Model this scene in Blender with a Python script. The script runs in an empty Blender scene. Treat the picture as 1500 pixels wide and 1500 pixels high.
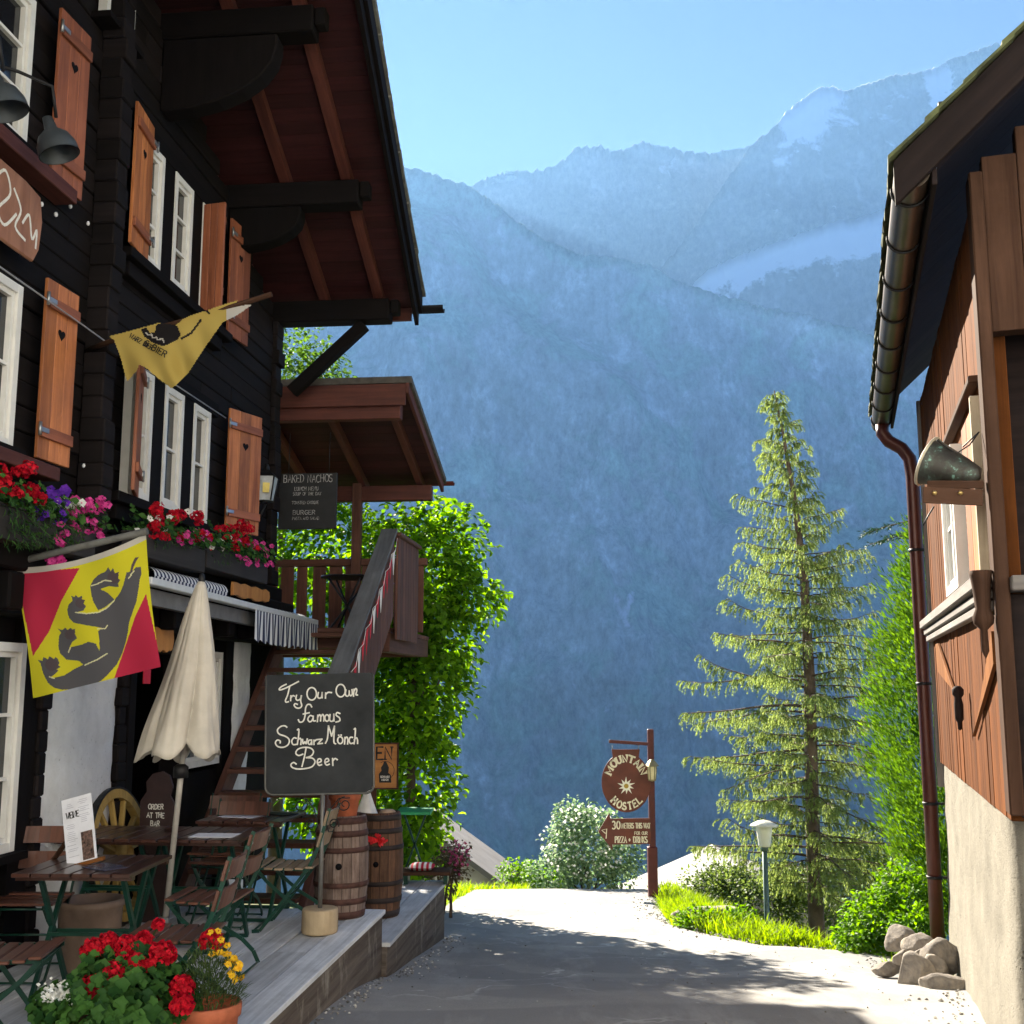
import bpy, bmesh, math, random
from mathutils import Vector, Matrix, noise
R = math.radians
rng = random.Random(7)
SC = bpy.context.scene
COL = SC.collection

# ------------------------------------------------------------------ camera
F_PX, PITCH, EYE = 1650.0, R(8.72), 1.74          # focal length for a 1500 px wide frame
cam_data = bpy.data.cameras.new('camera')
cam_data.sensor_width = 36.0
cam_data.lens = 36.0 * F_PX / 1500.0
cam_data.clip_start, cam_data.clip_end = 0.05, 20000
cam = bpy.data.objects.new('camera', cam_data)
COL.objects.link(cam)
cam.location = (0, 0, EYE)
cam.rotation_euler = (R(90) + PITCH, 0, 0)
SC.camera = cam

# ------------------------------------------------------------------ sky, sun, exposure
SUN_AZ, SUN_EL = R(-21.5), R(30.0)                # azimuth from +Y, clockwise seen from above
world = bpy.data.worlds.new('World')
SC.world = world
world.use_nodes = True
wn = world.node_tree.nodes
bg = wn['Background']
sky = wn.new('ShaderNodeTexSky')
sky.sky_type = 'NISHITA'
sky.sun_disc = False
sky.sun_elevation = SUN_EL
sky.sun_rotation = SUN_AZ
sky.altitude = 1400
sky.air_density, sky.dust_density, sky.ozone_density = 0.09, 0.0, 1.3
world.node_tree.links.new(sky.outputs[0], bg.inputs[0])
bg.inputs[1].default_value = 0.05
sun_data = bpy.data.lights.new('sun', 'SUN')
sun_data.energy = 2.0
sun_data.angle = R(0.5)
sun_data.color = (1.0, 0.90, 0.74)
sun = bpy.data.objects.new('sun', sun_data)
COL.objects.link(sun)
sun_dir = Vector((math.sin(SUN_AZ) * math.cos(SUN_EL), math.cos(SUN_AZ) * math.cos(SUN_EL), math.sin(SUN_EL)))
sun.rotation_euler = sun_dir.to_track_quat('Z', 'Y').to_euler()
vs = SC.view_settings
SC.display_settings.display_device = 'sRGB'
vs.view_transform, vs.look, vs.gamma, vs.use_curve_mapping = 'Standard', 'None', 1.0, False
vs.exposure = 3.85
SC.render.engine = 'CYCLES'
cy = SC.cycles
cy.use_denoising = True
cy.max_bounces, cy.diffuse_bounces, cy.glossy_bounces = 7, 3, 3
cy.transmission_bounces, cy.transparent_max_bounces, cy.volume_bounces = 4, 8, 1
cy.caustics_reflective = cy.caustics_refractive = False

# ------------------------------------------------------------------ photo geometry helpers (pixel -> point at a true depth)
CT, ST = math.cos(PITCH), math.sin(PITCH)
EYEV = Vector((0, 0, EYE))
def ray(px, py):
    u, v = (px - 750.0) / F_PX, (750.0 - py) / F_PX
    return Vector((u, CT - v * ST, ST + v * CT))
def at(px, py, Y):
    d = ray(px, py)
    return EYEV + d * (Y / d.y)
def atz(px, py, z):
    d = ray(px, py)
    return EYEV + d * ((z - EYE) / d.z)
def hit(px, py, p, n):
    d = ray(px, py)
    return EYEV + d * ((p - EYEV).dot(n) / d.dot(n))

class Frame:
    """a vertical wall: s along it, o outward from it, z up"""
    def __init__(self, origin, along, out):
        self.a = Vector(origin); self.d = Vector(along).normalized(); self.n = Vector(out).normalized()
    def __call__(self, s, o, z):
        return self.a + self.d * s + self.n * o + Vector((0, 0, z))
    def hit(self, px, py, o=0.0):
        p = hit(px, py, self.a + self.n * o, self.n)
        return (p - self.a).dot(self.d), p.z
    def rot(self):
        return Matrix((self.d, self.n, Vector((0, 0, 1)))).transposed()

LF = Frame((-3.916, 0, 0), (0.1, 1, 0), (1, -0.1, 0))                       # left chalet front
RF = Frame((3.6 - 0.294 * 4.0, 5.7, 0), (0.294, 1, 0), (-1, 0.294, 0))      # right house, side on the lane; s=0 at its near corner

# ------------------------------------------------------------------ mesh builder
class MB:
    def __init__(self):
        self.v, self.f, self.uv, self.r, self.sm, self.mi = [], [], [], [], [], []
    def face(self, pts, uvs=None, rnd=None, smooth=False, mi=0):
        i = len(self.v)
        self.v.extend([tuple(p) for p in pts])
        self.f.append(tuple(range(i, i + len(pts))))
        self.uv.extend(uvs if uvs else [(p[0] + p[1], p[2]) for p in pts])
        self.r.append(rng.random() if rnd is None else rnd)
        self.sm.append(smooth); self.mi.append(mi)
    def idx(self, ids, uvs, rnd, smooth=True, mi=0):
        self.f.append(tuple(ids)); self.uv.extend(uvs)
        self.r.append(rnd); self.sm.append(smooth); self.mi.append(mi)
    def hexa(self, c, rnd=None, mi=0):
        """eight corners: index = x + 2y + 4z"""
        rnd = rng.random() if rnd is None else rnd
        c = [Vector(p) for p in c]
        L = [(c[1] - c[0]).length, (c[2] - c[0]).length, (c[4] - c[0]).length]
        m = L.index(max(L))
        i = len(self.v)
        self.v.extend([tuple(p) for p in c])
        ou, ov = rng.random() * 40, rng.random() * 40
        def uvof(k, fa):
            bits = [k & 1, (k >> 1) & 1, (k >> 2) & 1]
            q = [bits[a] * L[a] for a in range(3)]
            ax = [a for a in range(3) if a != fa]
            if m in ax:
                o = ax[0] if ax[1] == m else ax[1]
                return (q[m] + ou, q[o] + ov + fa * 1.7)
            return (q[ax[0]] + ou, q[ax[1]] + ov + fa * 1.7)
        for ids, fa in (((0, 4, 6, 2), 0), ((1, 3, 7, 5), 0), ((0, 1, 5, 4), 1), ((2, 6, 7, 3), 1), ((0, 2, 3, 1), 2), ((4, 5, 7, 6), 2)):
            self.f.append(tuple(i + k for k in ids))
            self.uv.extend([uvof(k, fa) for k in ids])
            self.r.append(rnd); self.sm.append(False); self.mi.append(mi)
    def box(self, c, size, rot=None, rnd=None, mi=0):
        c = Vector(c); h = [x / 2 for x in size]
        pts = []
        for k in range(8):
            p = Vector(((1 if k & 1 else -1) * h[0], (1 if k & 2 else -1) * h[1], (1 if k & 4 else -1) * h[2]))
            pts.append(c + (rot @ p if rot else p))
        self.hexa(pts, rnd, mi)
    def fbox(self, fr, s0, s1, o0, o1, z0, z1, rnd=None, mi=0):
        self.hexa([fr(s1 if k & 1 else s0, o1 if k & 2 else o0, z1 if k & 4 else z0) for k in range(8)], rnd, mi)
    def bar(self, p, q, w, h, up=(0, 0, 1), rnd=None, mi=0):
        """box from p to q, w across, h along up"""
        p, q = Vector(p), Vector(q)
        d = (q - p).normalized(); up = Vector(up)
        x = d.cross(up)
        if x.length < 1e-5: x = d.cross(Vector((0, 1, 0)))
        x.normalize(); u = x.cross(d)
        pts = []
        for k in range(8):
            pts.append((q if k & 1 else p) + x * (w / 2 * (1 if k & 2 else -1)) + u * (h / 2 * (1 if k & 4 else -1)))
        # x,y,z handedness: d, x, u is left handed -> flip x
        pts = [pts[0 + 2], pts[1 + 2], pts[0], pts[1], pts[4 + 2], pts[5 + 2], pts[4], pts[5]]
        self.hexa(pts, rnd, mi)
    def tube(self, pts, r, n=8, caps=True, closed=False, rnd=None, mi=0):
        pts = [Vector(p) for p in pts]
        rnd = rng.random() if rnd is None else rnd
        rs = r if isinstance(r, (list, tuple)) else [r] * len(pts)
        m = len(pts); i0 = len(self.v); prev = None; L = 0.0; Ls = []
        for k, p in enumerate(pts):
            a = pts[k - 1] if (k or closed) else p
            b = pts[(k + 1) % m] if (k < m - 1 or closed) else p
            t = (b - a).normalized()
            if prev is None:
                x = t.cross(Vector((0, 0, 1)))
                if x.length < 1e-3: x = t.cross(Vector((1, 0, 0)))
            else:
                x = prev - t * prev.dot(t)
                if x.length < 1e-5: x = t.cross(Vector((0, 0, 1)))
            x.normalize(); y = t.cross(x); prev = x
            if k: L += (p - pts[k - 1]).length
            Ls.append(L)
            for j in range(n):
                an = 2 * math.pi * j / n
                self.v.append(tuple(p + (x * math.cos(an) + y * math.sin(an)) * rs[k]))
        for k in range(m if closed else m - 1):
            k2 = (k + 1) % m
            for j in range(n):
                j2 = (j + 1) % n
                self.idx((i0 + k * n + j, i0 + k * n + j2, i0 + k2 * n + j2, i0 + k2 * n + j),
                         [(Ls[k], j * .05), (Ls[k], j * .05 + .05), (Ls[k2], j * .05 + .05), (Ls[k2], j * .05)], rnd, True, mi)
        if caps and not closed:
            for k, rev in ((0, True), (m - 1, False)):
                ids = [i0 + k * n + j for j in range(n)]
                if rev: ids.reverse()
                self.idx(ids, [(math.cos(j), math.sin(j)) for j in range(n)], rnd, False, mi)
    def lathe(self, prof, c, n=24, rot=None, smooth=True, rnd=None, mi=0, cap=True, wob=None):
        """profile [(r, z)] bottom to top round the z axis at c"""
        c = Vector(c); i0 = len(self.v); rnd = rng.random() if rnd is None else rnd
        for k, (r, z) in enumerate(prof):
            for j in range(n):
                an = 2 * math.pi * j / n
                rr = r * (wob(an, k) if wob else 1)
                p = Vector((rr * math.cos(an), rr * math.sin(an), z))
                self.v.append(tuple(c + (rot @ p if rot else p)))
        for k in range(len(prof) - 1):
            for j in range(n):
                j2 = (j + 1) % n
                self.idx((i0 + k * n + j, i0 + k * n + j2, i0 + (k + 1) * n + j2, i0 + (k + 1) * n + j),
                         [(prof[k][1], j / n), (prof[k][1], (j + 1) / n), (prof[k + 1][1], (j + 1) / n), (prof[k + 1][1], j / n)], rnd, smooth, mi)
        if cap:
            for k, rev in ((0, True), (len(prof) - 1, False)):
                if prof[k][0] > 1e-4:
                    ids = [i0 + k * n + j for j in range(n)]
                    if rev: ids.reverse()
                    self.idx(ids, [(prof[k][0] * math.cos(2 * math.pi * j / n), prof[k][0] * math.sin(2 * math.pi * j / n)) for j in range(n)], rnd, False, mi)
    def prism(self, poly, o, ex, ey, t, rnd=None, mi=0):
        """polygon (ccw in ex, ey) extruded t along ex x ey"""
        o, ex, ey = Vector(o), Vector(ex).normalized(), Vector(ey).normalized()
        ez = ex.cross(ey); rnd = rng.random() if rnd is None else rnd
        n = len(poly); i0 = len(self.v)
        for lay in (0, 1):
            for x, y in poly:
                self.v.append(tuple(o + ex * x + ey * y + ez * (t * lay)))
        self.idx([i0 + n + j for j in range(n)], [(p[1], p[0]) for p in poly], rnd, False, mi)
        self.idx([i0 + j for j in reversed(range(n))], [(p[1], p[0]) for p in reversed(poly)], rnd, False, mi)
        for j in range(n):
            j2 = (j + 1) % n
            self.idx((i0 + j, i0 + j2, i0 + n + j2, i0 + n + j), [(0, 0), (.1, 0), (.1, t), (0, t)], rnd, False, mi)
    def sheet(self, grid, smooth=True, rnd=0.5, mi=0, uvf=None):
        """grid[row][col] of points"""
        i0 = len(self.v); nr, nc = len(grid), len(grid[0])
        for row in grid:
            self.v.extend([tuple(p) for p in row])
        for a in range(nr - 1):
            for b in range(nc - 1):
                q = [(a, b), (a, b + 1), (a + 1, b + 1), (a + 1, b)]
                uv = [(uvf(x, y) if uvf else (y / (nc - 1), x / (nr - 1))) for x, y in q]
                self.idx([i0 + x * nc + y for x, y in q], uv, rnd, smooth, mi)
    def build(self, name, mats, parent=None, bevel=0.0, local=None):
        me = bpy.data.meshes.new(name)
        v = self.v
        if local is not None:
            inv = local.inverted()
            v = [tuple(inv @ Vector(p)) for p in v]
        me.from_pydata(v, [], self.f)
        if not isinstance(mats, (list, tuple)): mats = [mats]
        for m in mats: me.materials.append(m)
        uvl = me.uv_layers.new(name='UVMap')
        flat = [0.0] * (2 * len(self.uv))
        flat[0::2] = [float(a[0]) for a in self.uv]; flat[1::2] = [float(a[1]) for a in self.uv]
        uvl.data.foreach_set('uv', flat)
        at_ = me.attributes.new('rnd', 'FLOAT', 'FACE')
        at_.data.foreach_set('value', [float(x) for x in self.r])
        me.polygons.foreach_set('use_smooth', self.sm)
        me.polygons.foreach_set('material_index', self.mi)
        me.update()
        o = bpy.data.objects.new(name, me)
        COL.objects.link(o)
        if parent is not None: o.parent = parent
        if bevel:
            b = o.modifiers.new('bevel', 'BEVEL'); b.width = bevel; b.segments = 1; b.limit_method = 'ANGLE'
        return o

def tag(o, label=None, cat=None, group=None, kind=None):
    if label: o['label'] = label
    if cat: o['category'] = cat
    if group: o['group'] = group
    if kind: o['kind'] = kind
    return o
def empty(name, loc=(0, 0, 0), rz=0.0, rot=None):
    o = bpy.data.objects.new(name, None)
    COL.objects.link(o)
    o.location = loc
    o.rotation_euler = rot.to_euler() if rot else (0, 0, rz)
    o.empty_display_size = 0.1
    return o
def thing(name, label, cat, loc=(0, 0, 0), rz=0.0, group=None, rot=None):
    return tag(empty(name, loc, rz, rot), label, cat, group)
def copy_tree(o, parent=None):
    c = o.copy(); COL.objects.link(c)
    c.parent = parent
    for ch in list(o.children): copy_tree(ch, c)
    return c
def wparent(o, root):
    """parent o (built in world coordinates) under root, which stands somewhere"""
    m = Matrix.LocRotScale(root.location, root.rotation_euler, None)
    if o.data and o.parent is None:
        o.data.transform(m.inverted())
    o.parent = root
    return o

# ------------------------------------------------------------------ materials
def lin(r, g=None, b=None):
    """sRGB 0-255 -> linear rgba"""
    if g is None: r, g, b = r
    f = lambda c: (c / 255 / 12.92) if c / 255 <= 0.04045 else ((c / 255 + 0.055) / 1.055) ** 2.4
    return (f(r), f(g), f(b), 1)
class NT:
    def __init__(self, name):
        self.m = bpy.data.materials.new(name); self.m.use_nodes = True
        self.t = self.m.node_tree; self.n = self.t.nodes
        self.p = self.n['Principled BSDF']; self.out = self.n['Material Output']
    def add(self, typ, **kw):
        x = self.n.new('ShaderNode' + typ)
        for k, v in kw.items(): setattr(x, k, v)
        return x
    def link(self, a, b): self.t.links.new(a, b)
    def ramp(self, fac, stops):
        r = self.add('ValToRGB'); cr = r.color_ramp
        while len(cr.elements) < len(stops): cr.elements.new(0.5)
        for e, (pos, c) in zip(cr.elements, stops): e.position = pos; e.color = c if len(c) == 4 else (*c, 1)
        self.link(fac, r.inputs[0]); return r.outputs[0]
    def noise(self, vec, scale, detail=4, rough=0.55, dist=0.0):
        x = self.add('TexNoise'); x.inputs['Scale'].default_value = scale; x.inputs['Detail'].default_value = detail
        x.inputs['Roughness'].default_value = rough; x.inputs['Distortion'].default_value = dist
        if vec is not None: self.link(vec, x.inputs['Vector'])
        return x.outputs[0]
    def mapping(self, vec, scale=(1, 1, 1), loc=(0, 0, 0)):
        x = self.add('Mapping'); x.inputs['Scale'].default_value = scale; x.inputs['Location'].default_value = loc
        self.link(vec, x.inputs['Vector']); return x.outputs[0]
    def math(self, op, a, b=None):
        x = self.add('Math', operation=op)
        for i, q in enumerate((a, b)):
            if q is None: continue
            if isinstance(q, (int, float)): x.inputs[i].default_value = q
            else: self.link(q, x.inputs[i])
        return x.outputs[0]
    def mix(self, fac, a, b, mode='MIX'):
        x = self.add('Mix', data_type='RGBA', blend_type=mode)
        for sock, q in ((x.inputs[0], fac), (x.inputs[6], a), (x.inputs[7], b)):
            if isinstance(q, (int, float)): sock.default_value = q
            elif isinstance(q, tuple): sock.default_value = q if len(q) == 4 else (*q, 1)
            else: self.link(q, sock)
        return x.outputs[2]
    def attr(self, name):
        x = self.add('Attribute'); x.attribute_name = name; return x
    def coord(self, kind='Object'):
        return self.add('TexCoord').outputs[kind]
    def bump(self, h, strength=0.3, dist=0.01):
        b = self.add('Bump'); b.inputs['Strength'].default_value = strength; b.inputs['Distance'].default_value = dist
        self.link(h, b.inputs['Height']); self.link(b.outputs[0], self.p.inputs['Normal'])
    def base(self, c):
        if isinstance(c, tuple): self.p.inputs['Base Color'].default_value = c if len(c) == 4 else (*c, 1)
        else: self.link(c, self.p.inputs['Base Color'])
    def rough(self, r, spec=None):
        if isinstance(r, (int, float)): self.p.inputs['Roughness'].default_value = r
        else: self.link(r, self.p.inputs['Roughness'])
        if spec is not None: self.p.inputs['Specular IOR Level'].default_value = spec

def wood(name, dark, light, grain=28.0, rough=0.7, vary=0.5, bump=0.25, along=1.3, spec=0.3):
    """grain runs along u; every board carries its own tone"""
    m = NT(name)
    uv = m.coord('UV')
    g = m.noise(m.mapping(uv, (along, grain, 1)), 1.0, 6, 0.65, 0.6)
    g2 = m.noise(m.mapping(uv, (along * .5, grain * .18, 1)), 1.0, 3, 0.5, 0.8)
    f = m.math('ADD', m.math('MULTIPLY', g, 0.6), m.math('MULTIPLY', g2, 0.4))
    c = m.ramp(f, [(0.32, dark), (0.68, light)])
    a = m.attr('rnd').outputs['Fac']
    v = m.math('ADD', m.math('MULTIPLY', a, vary), 1 - vary / 2)
    v = m.math('MULTIPLY', v, m.math('ADD', m.math('MULTIPLY', m.noise(m.coord('Object'), 2.3, 6, 0.7, 0.5), 0.9), 0.55))
    hsv = m.add('HueSaturation'); m.link(v, hsv.inputs['Value']); m.link(c, hsv.inputs['Color'])
    m.base(hsv.outputs[0]); m.rough(rough, spec)
    if bump: m.bump(f, bump, 0.004)
    return m.m
def plain(name, c, rough=0.5, metal=0.0, spec=0.4, var=0.12, scale=8.0, bump=0.0):
    m = NT(name)
    n = m.noise(m.coord('Object'), scale, 5, 0.6)
    lo = tuple(x * (1 - var * 1.6) for x in c[:3]) + (1,)
    hi = tuple(min(1, x * (1 + var * 1.6)) for x in c[:3]) + (1,)
    m.base(m.ramp(n, [(0.3, lo), (0.7, hi)])); m.rough(rough, spec)
    m.p.inputs['Metallic'].default_value = metal
    if bump: m.bump(n, bump, 0.01)
    return m.m
def leafy(name, c1, c2, trans=0.35, rough=0.55, backs=None):
    """leaf material: each leaf its own tone, light also passes through the blade"""
    m = NT(name)
    a = m.attr('rnd').outputs['Fac']
    c = m.ramp(a, [(0.05, c1), (0.95, c2)])
    m.base(c); m.rough(rough, 0.12)
    tr = m.add('BsdfTranslucent')
    hs = m.add('HueSaturation'); hs.inputs['Saturation'].default_value = 1.1; hs.inputs['Value'].default_value = 1.9
    hs.inputs['Hue'].default_value = 0.485
    m.link(c, hs.inputs['Color']); m.link(hs.outputs[0], tr.inputs['Color'])
    mx = m.add('MixShader'); mx.inputs[0].default_value = trans
    m.link(m.p.outputs[0], mx.inputs[1]); m.link(tr.outputs[0], mx.inputs[2]); m.link(mx.outputs[0], m.out.inputs['Surface'])
    return m.m
# ================================================================== the setting: ground, lane, mountains, air
def sstep(a, b, x):
    t = max(0.0, min(1.0, (x - a) / (b - a))); return t * t * (3 - 2 * t)
def zlane(y):
    if y <= 7: return 0.05 - 0.045 * y
    if y <= 19.5: return -0.265 - 0.045 * (y - 7) - 0.070 * (y - 7) * sstep(7, 9.5, y) * 0.93
    a = zlane(19.5); t = y - 19.5
    return a - 0.11 * t - 0.05 * min(t, 6) ** 2 - (0.6 * (t - 6) if t > 6 else 0)
LANE_R = [(-8, 4.6), (2, 4.6), (8.2, 4.2), (9.0, 3.4), (9.6, 3.15), (10.2, 3.25), (10.6, 3.6), (11.0, 3.25), (11.5, 2.55), (12.6, 2.15), (13.7, 1.87), (15, 1.95), (18, 2.25), (19.5, 2.35), (23, 2.6), (30, 3)]
LANE_L = [(-8, -3.2), (2, -3.0), (10, -2.6), (14, -1.6), (16, -1.0), (19.5, -0.72), (23, -0.9), (30, -1.0)]
def lerp_tab(tab, y):
    if y <= tab[0][0]: return tab[0][1]
    for (a, va), (b, vb) in zip(tab, tab[1:]):
        if y <= b: return va + (vb - va) * (y - a) / (b - a)
    return tab[-1][1]
def zground(x, y):
    z = zlane(min(y, 40)) if y > -8 else zlane(-8)
    if y > 40: z -= 0.55 * (y - 40) * (1 if y < 900 else 0) + (0.55 * 860 if y >= 900 else 0)
    z -= 0.02
    if y > 9:
        d = x - lerp_tab(LANE_R, y)
        if d > 0.35 and y > 10.6: z -= min(2.6, 0.55 * (d - 0.35)) * sstep(10.6, 12.5, y)
        d2 = lerp_tab(LANE_L, y) - x
        if d2 > 0.3 and y > 17: z -= min(1.2, 0.4 * (d2 - 0.3))
    h = noise.noise(Vector((x * .7, y * .7, 3.1))) * 0.05 + noise.noise(Vector((x * 2.1, y * 2.1, 1.1))) * 0.02
    inside = (lerp_tab(LANE_L, y) - 0.2 < x < lerp_tab(LANE_R, y) + 0.15)
    return max(z + (-0.02 if inside else h), -640.0)

ys = [-300, -100, -40, -15] + [-8 + 0.5 * i for i in range(0, 77)] + [33, 38, 45, 60, 90, 140, 220, 350, 600, 900, 1400, 2500, 4000]
xs = sorted(set([-3000, -1500, -700, -300, -120, -60, -30, -18] + [-12 + 0.4 * i for i in range(61)] + [14, 18, 24, 32, 45, 70, 120, 300, 700, 1500, 3000]))
m = NT('meadow_soil')
oc = m.coord('Object')
c = m.ramp(m.noise(oc, 1.3, 6, 0.6), [(0.3, (0.035, 0.045, 0.012, 1)), (0.55, (0.05, 0.075, 0.018, 1)), (0.75, (0.11, 0.09, 0.05, 1))])
m.base(c); m.rough(0.95, 0.1); m.bump(m.noise(oc, 14, 6, 0.7), 0.6, 0.03)
M_SOIL = m.m
g = MB()
g.sheet([[(x, y, zground(x, y)) for x in xs] for y in ys])
tag(g.build('ground', M_SOIL), 'grassy hillside falling away below the lane', 'ground', kind='structure')

# added unseen slope behind the camera, made pale to bounce sunlight into shade
m = NT('pale_bounce_slope'); oc = m.coord('Object')
m.base(m.ramp(m.noise(oc, .25, 6, .65), [(.3, (0.52, 0.52, 0.48, 1)), (.6, (0.60, 0.60, 0.58, 1)), (.75, (0.64, 0.64, 0.63, 1))])); m.rough(.95, .1)
g = MB()
g.sheet([[(x, -5.5 - t, zlane(-8) - .06 + 1.05 * t - .0018 * t * t + 1.2 * noise.noise(Vector((x * .05, t * .05, 2))) * min(1, t / 8)) for x in [-140 + 14 * k for k in range(21)]] for t in [0, 1.5, 4, 8, 14, 22, 34, 50, 75, 110, 160]])
tag(g.build('hillside', m.m), 'added unseen pale slope behind the camera bouncing sunlight into the shade', 'hillside', kind='structure')

# lane: asphalt with dust, patches and fine cracks
m = NT('lane_asphalt')
oc = m.coord('Object')
big = m.noise(oc, 0.55, 5, 0.6, 0.4); fine = m.noise(oc, 90, 5, 0.75); mid = m.noise(oc, 4.5, 6, 0.65)
c = m.ramp(m.math('ADD', m.math('MULTIPLY', big, 0.55), m.math('MULTIPLY', mid, 0.45)), [(0.3, (0.22, 0.22, 0.225, 1)), (0.52, (0.295, 0.29, 0.285, 1)), (0.72, (0.36, 0.345, 0.33, 1))])
c = m.mix(m.ramp(fine, [(0.35, (0, 0, 0, 1)), (0.7, (1, 1, 1, 1))]), c, m.mix(0.7, c, (0.42, 0.40, 0.37, 1)))
vor = m.add('TexVoronoi', feature='DISTANCE_TO_EDGE'); vor.inputs['Scale'].default_value = 0.9
wv = m.add('VectorMath', operation='ADD'); m.link(oc, wv.inputs[0])
wn_ = m.add('TexNoise'); wn_.inputs['Scale'].default_value = 2.2; wn_.inputs['Detail'].default_value = 5; m.link(oc, wn_.inputs['Vector'])
sc_ = m.add('VectorMath', operation='SCALE'); sc_.inputs['Scale'].default_value = 1.1; m.link(wn_.outputs[1], sc_.inputs[0]); m.link(sc_.outputs[0], wv.inputs[1])
m.link(wv.outputs[0], vor.inputs['Vector'])
crack = m.ramp(vor.outputs[0], [(0.008, (1, 1, 1, 1)), (0.026, (0, 0, 0, 1))])
crack = m.math('MULTIPLY', crack, m.ramp(m.noise(oc, 0.8, 2), [(0.5, (0, 0, 0, 1)), (0.62, (1, 1, 1, 1))]))
c = m.mix(m.math('MULTIPLY', crack, 0.8), c, (0.58, 0.57, 0.55, 1))
spk = m.add('TexVoronoi'); spk.inputs['Scale'].default_value = 3.1; spk.inputs['Randomness'].default_value = 1.0; m.link(wv.outputs[0], spk.inputs['Vector'])
spot = m.ramp(spk.outputs['Distance'], [(0.04, (1, 1, 1, 1)), (0.08, (0, 0, 0, 1))])
c = m.mix(m.math('MULTIPLY', spot, 0.8), c, (0.62, 0.62, 0.61, 1))
patch = m.ramp(m.noise(oc, .33, 2, .4, 1.5), [(0.47, (0, 0, 0, 1)), (0.5, (1, 1, 1, 1))])
c = m.mix(m.math('MULTIPLY', patch, 0.45), c, (0.20, 0.20, 0.205, 1))
worn = m.ramp(m.noise(m.mapping(oc, (1.6, .35, 1)), 1.7, 7, .7), [(0.5, (0, 0, 0, 1)), (0.72, (1, 1, 1, 1))])
c = m.mix(m.math('MULTIPLY', worn, 0.5), c, (0.47, 0.46, 0.445, 1))
m.base(c); m.rough(0.95, 0.04)
m.bump(m.math('ADD', fine, m.math('MULTIPLY', mid, 0.8)), 0.45, 0.012)
M_LANE = m.m
g = MB()
rows = []
for y in [-8 + 0.25 * i for i in range(0, 125)]:
    l, r = lerp_tab(LANE_L, y), lerp_tab(LANE_R, y)
    l += 0.05 * noise.noise(Vector((1, y * 1.3, 0))); r += 0.06 * noise.noise(Vector((5, y * 1.7, 0)))
    rows.append([(l + (r - l) * k / 24, y, zlane(y) + 0.018 * noise.noise(Vector(((l + (r - l) * k / 24) * .8, y * .8, 7))) * (1 if 0 < k < 24 else 0) - (0.03 if k in (0, 24) else 0)) for k in range(25)])
g.sheet(rows)
tag(g.build('lane', M_LANE), 'narrow dusty grey asphalt lane running down between the two houses', 'lane', kind='structure')

# ---- mountains: every massif is a terrain sheet with its own distance, crest, gullies and back slope
def rock_mat(name, rock, wooded, snowc=(0.55, 0.58, 0.63, 1)):
    m = NT(name)
    oc = m.coord('Object')
    n1 = m.noise(oc, 0.012, 8, 0.65, 0.5)
    n2 = m.noise(m.mapping(oc, (1, 1, .7)), 0.022, 9, 0.70, 0.25)
    geo = m.add('NewGeometry'); sep = m.add('SeparateXYZ'); m.link(geo.outputs['Normal'], sep.inputs[0])
    up = m.math('ADD', m.math('MULTIPLY', sep.outputs[2], 0.12), m.math('MULTIPLY', n1, 0.9))
    cov = m.ramp(up, [(0.44, (0, 0, 0, 1)), (0.56, (1, 1, 1, 1))])
    rc = m.ramp(n2, [(0.3, tuple(x * .7 for x in rock) + (1,)), (0.55, rock + (1,)), (0.72, tuple(min(1, x * 1.6) for x in rock) + (1,))])
    wc = m.ramp(n1, [(0.35, tuple(x * .6 for x in wooded) + (1,)), (0.7, tuple(x * 1.5 for x in wooded) + (1,))])
    c = m.mix(cov, rc, wc)
    n4 = m.noise(m.mapping(oc, (1, 1, .6)), 0.11, 8, 0.75)
    c = m.mix(0.5, c, m.ramp(n4, [(.36, (.5, .5, .5, 1)), (.5, (1, 1, 1, 1)), (.64, (1.5, 1.5, 1.5, 1))]), 'MULTIPLY')
    sn = m.attr('snow').outputs['Fac']
    n3 = m.noise(oc, 0.016, 9, 0.68, 0.4)
    sf = m.ramp(m.math('ADD', sn, m.math('MULTIPLY', m.math('SUBTRACT', n3, 0.5), 1.3)), [(0.44, (0, 0, 0, 1)), (0.56, (1, 1, 1, 1))])
    c = m.mix(sf, c, snowc)
    m.base(c); m.rough(0.95, 0.1)
    return m.m
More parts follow.
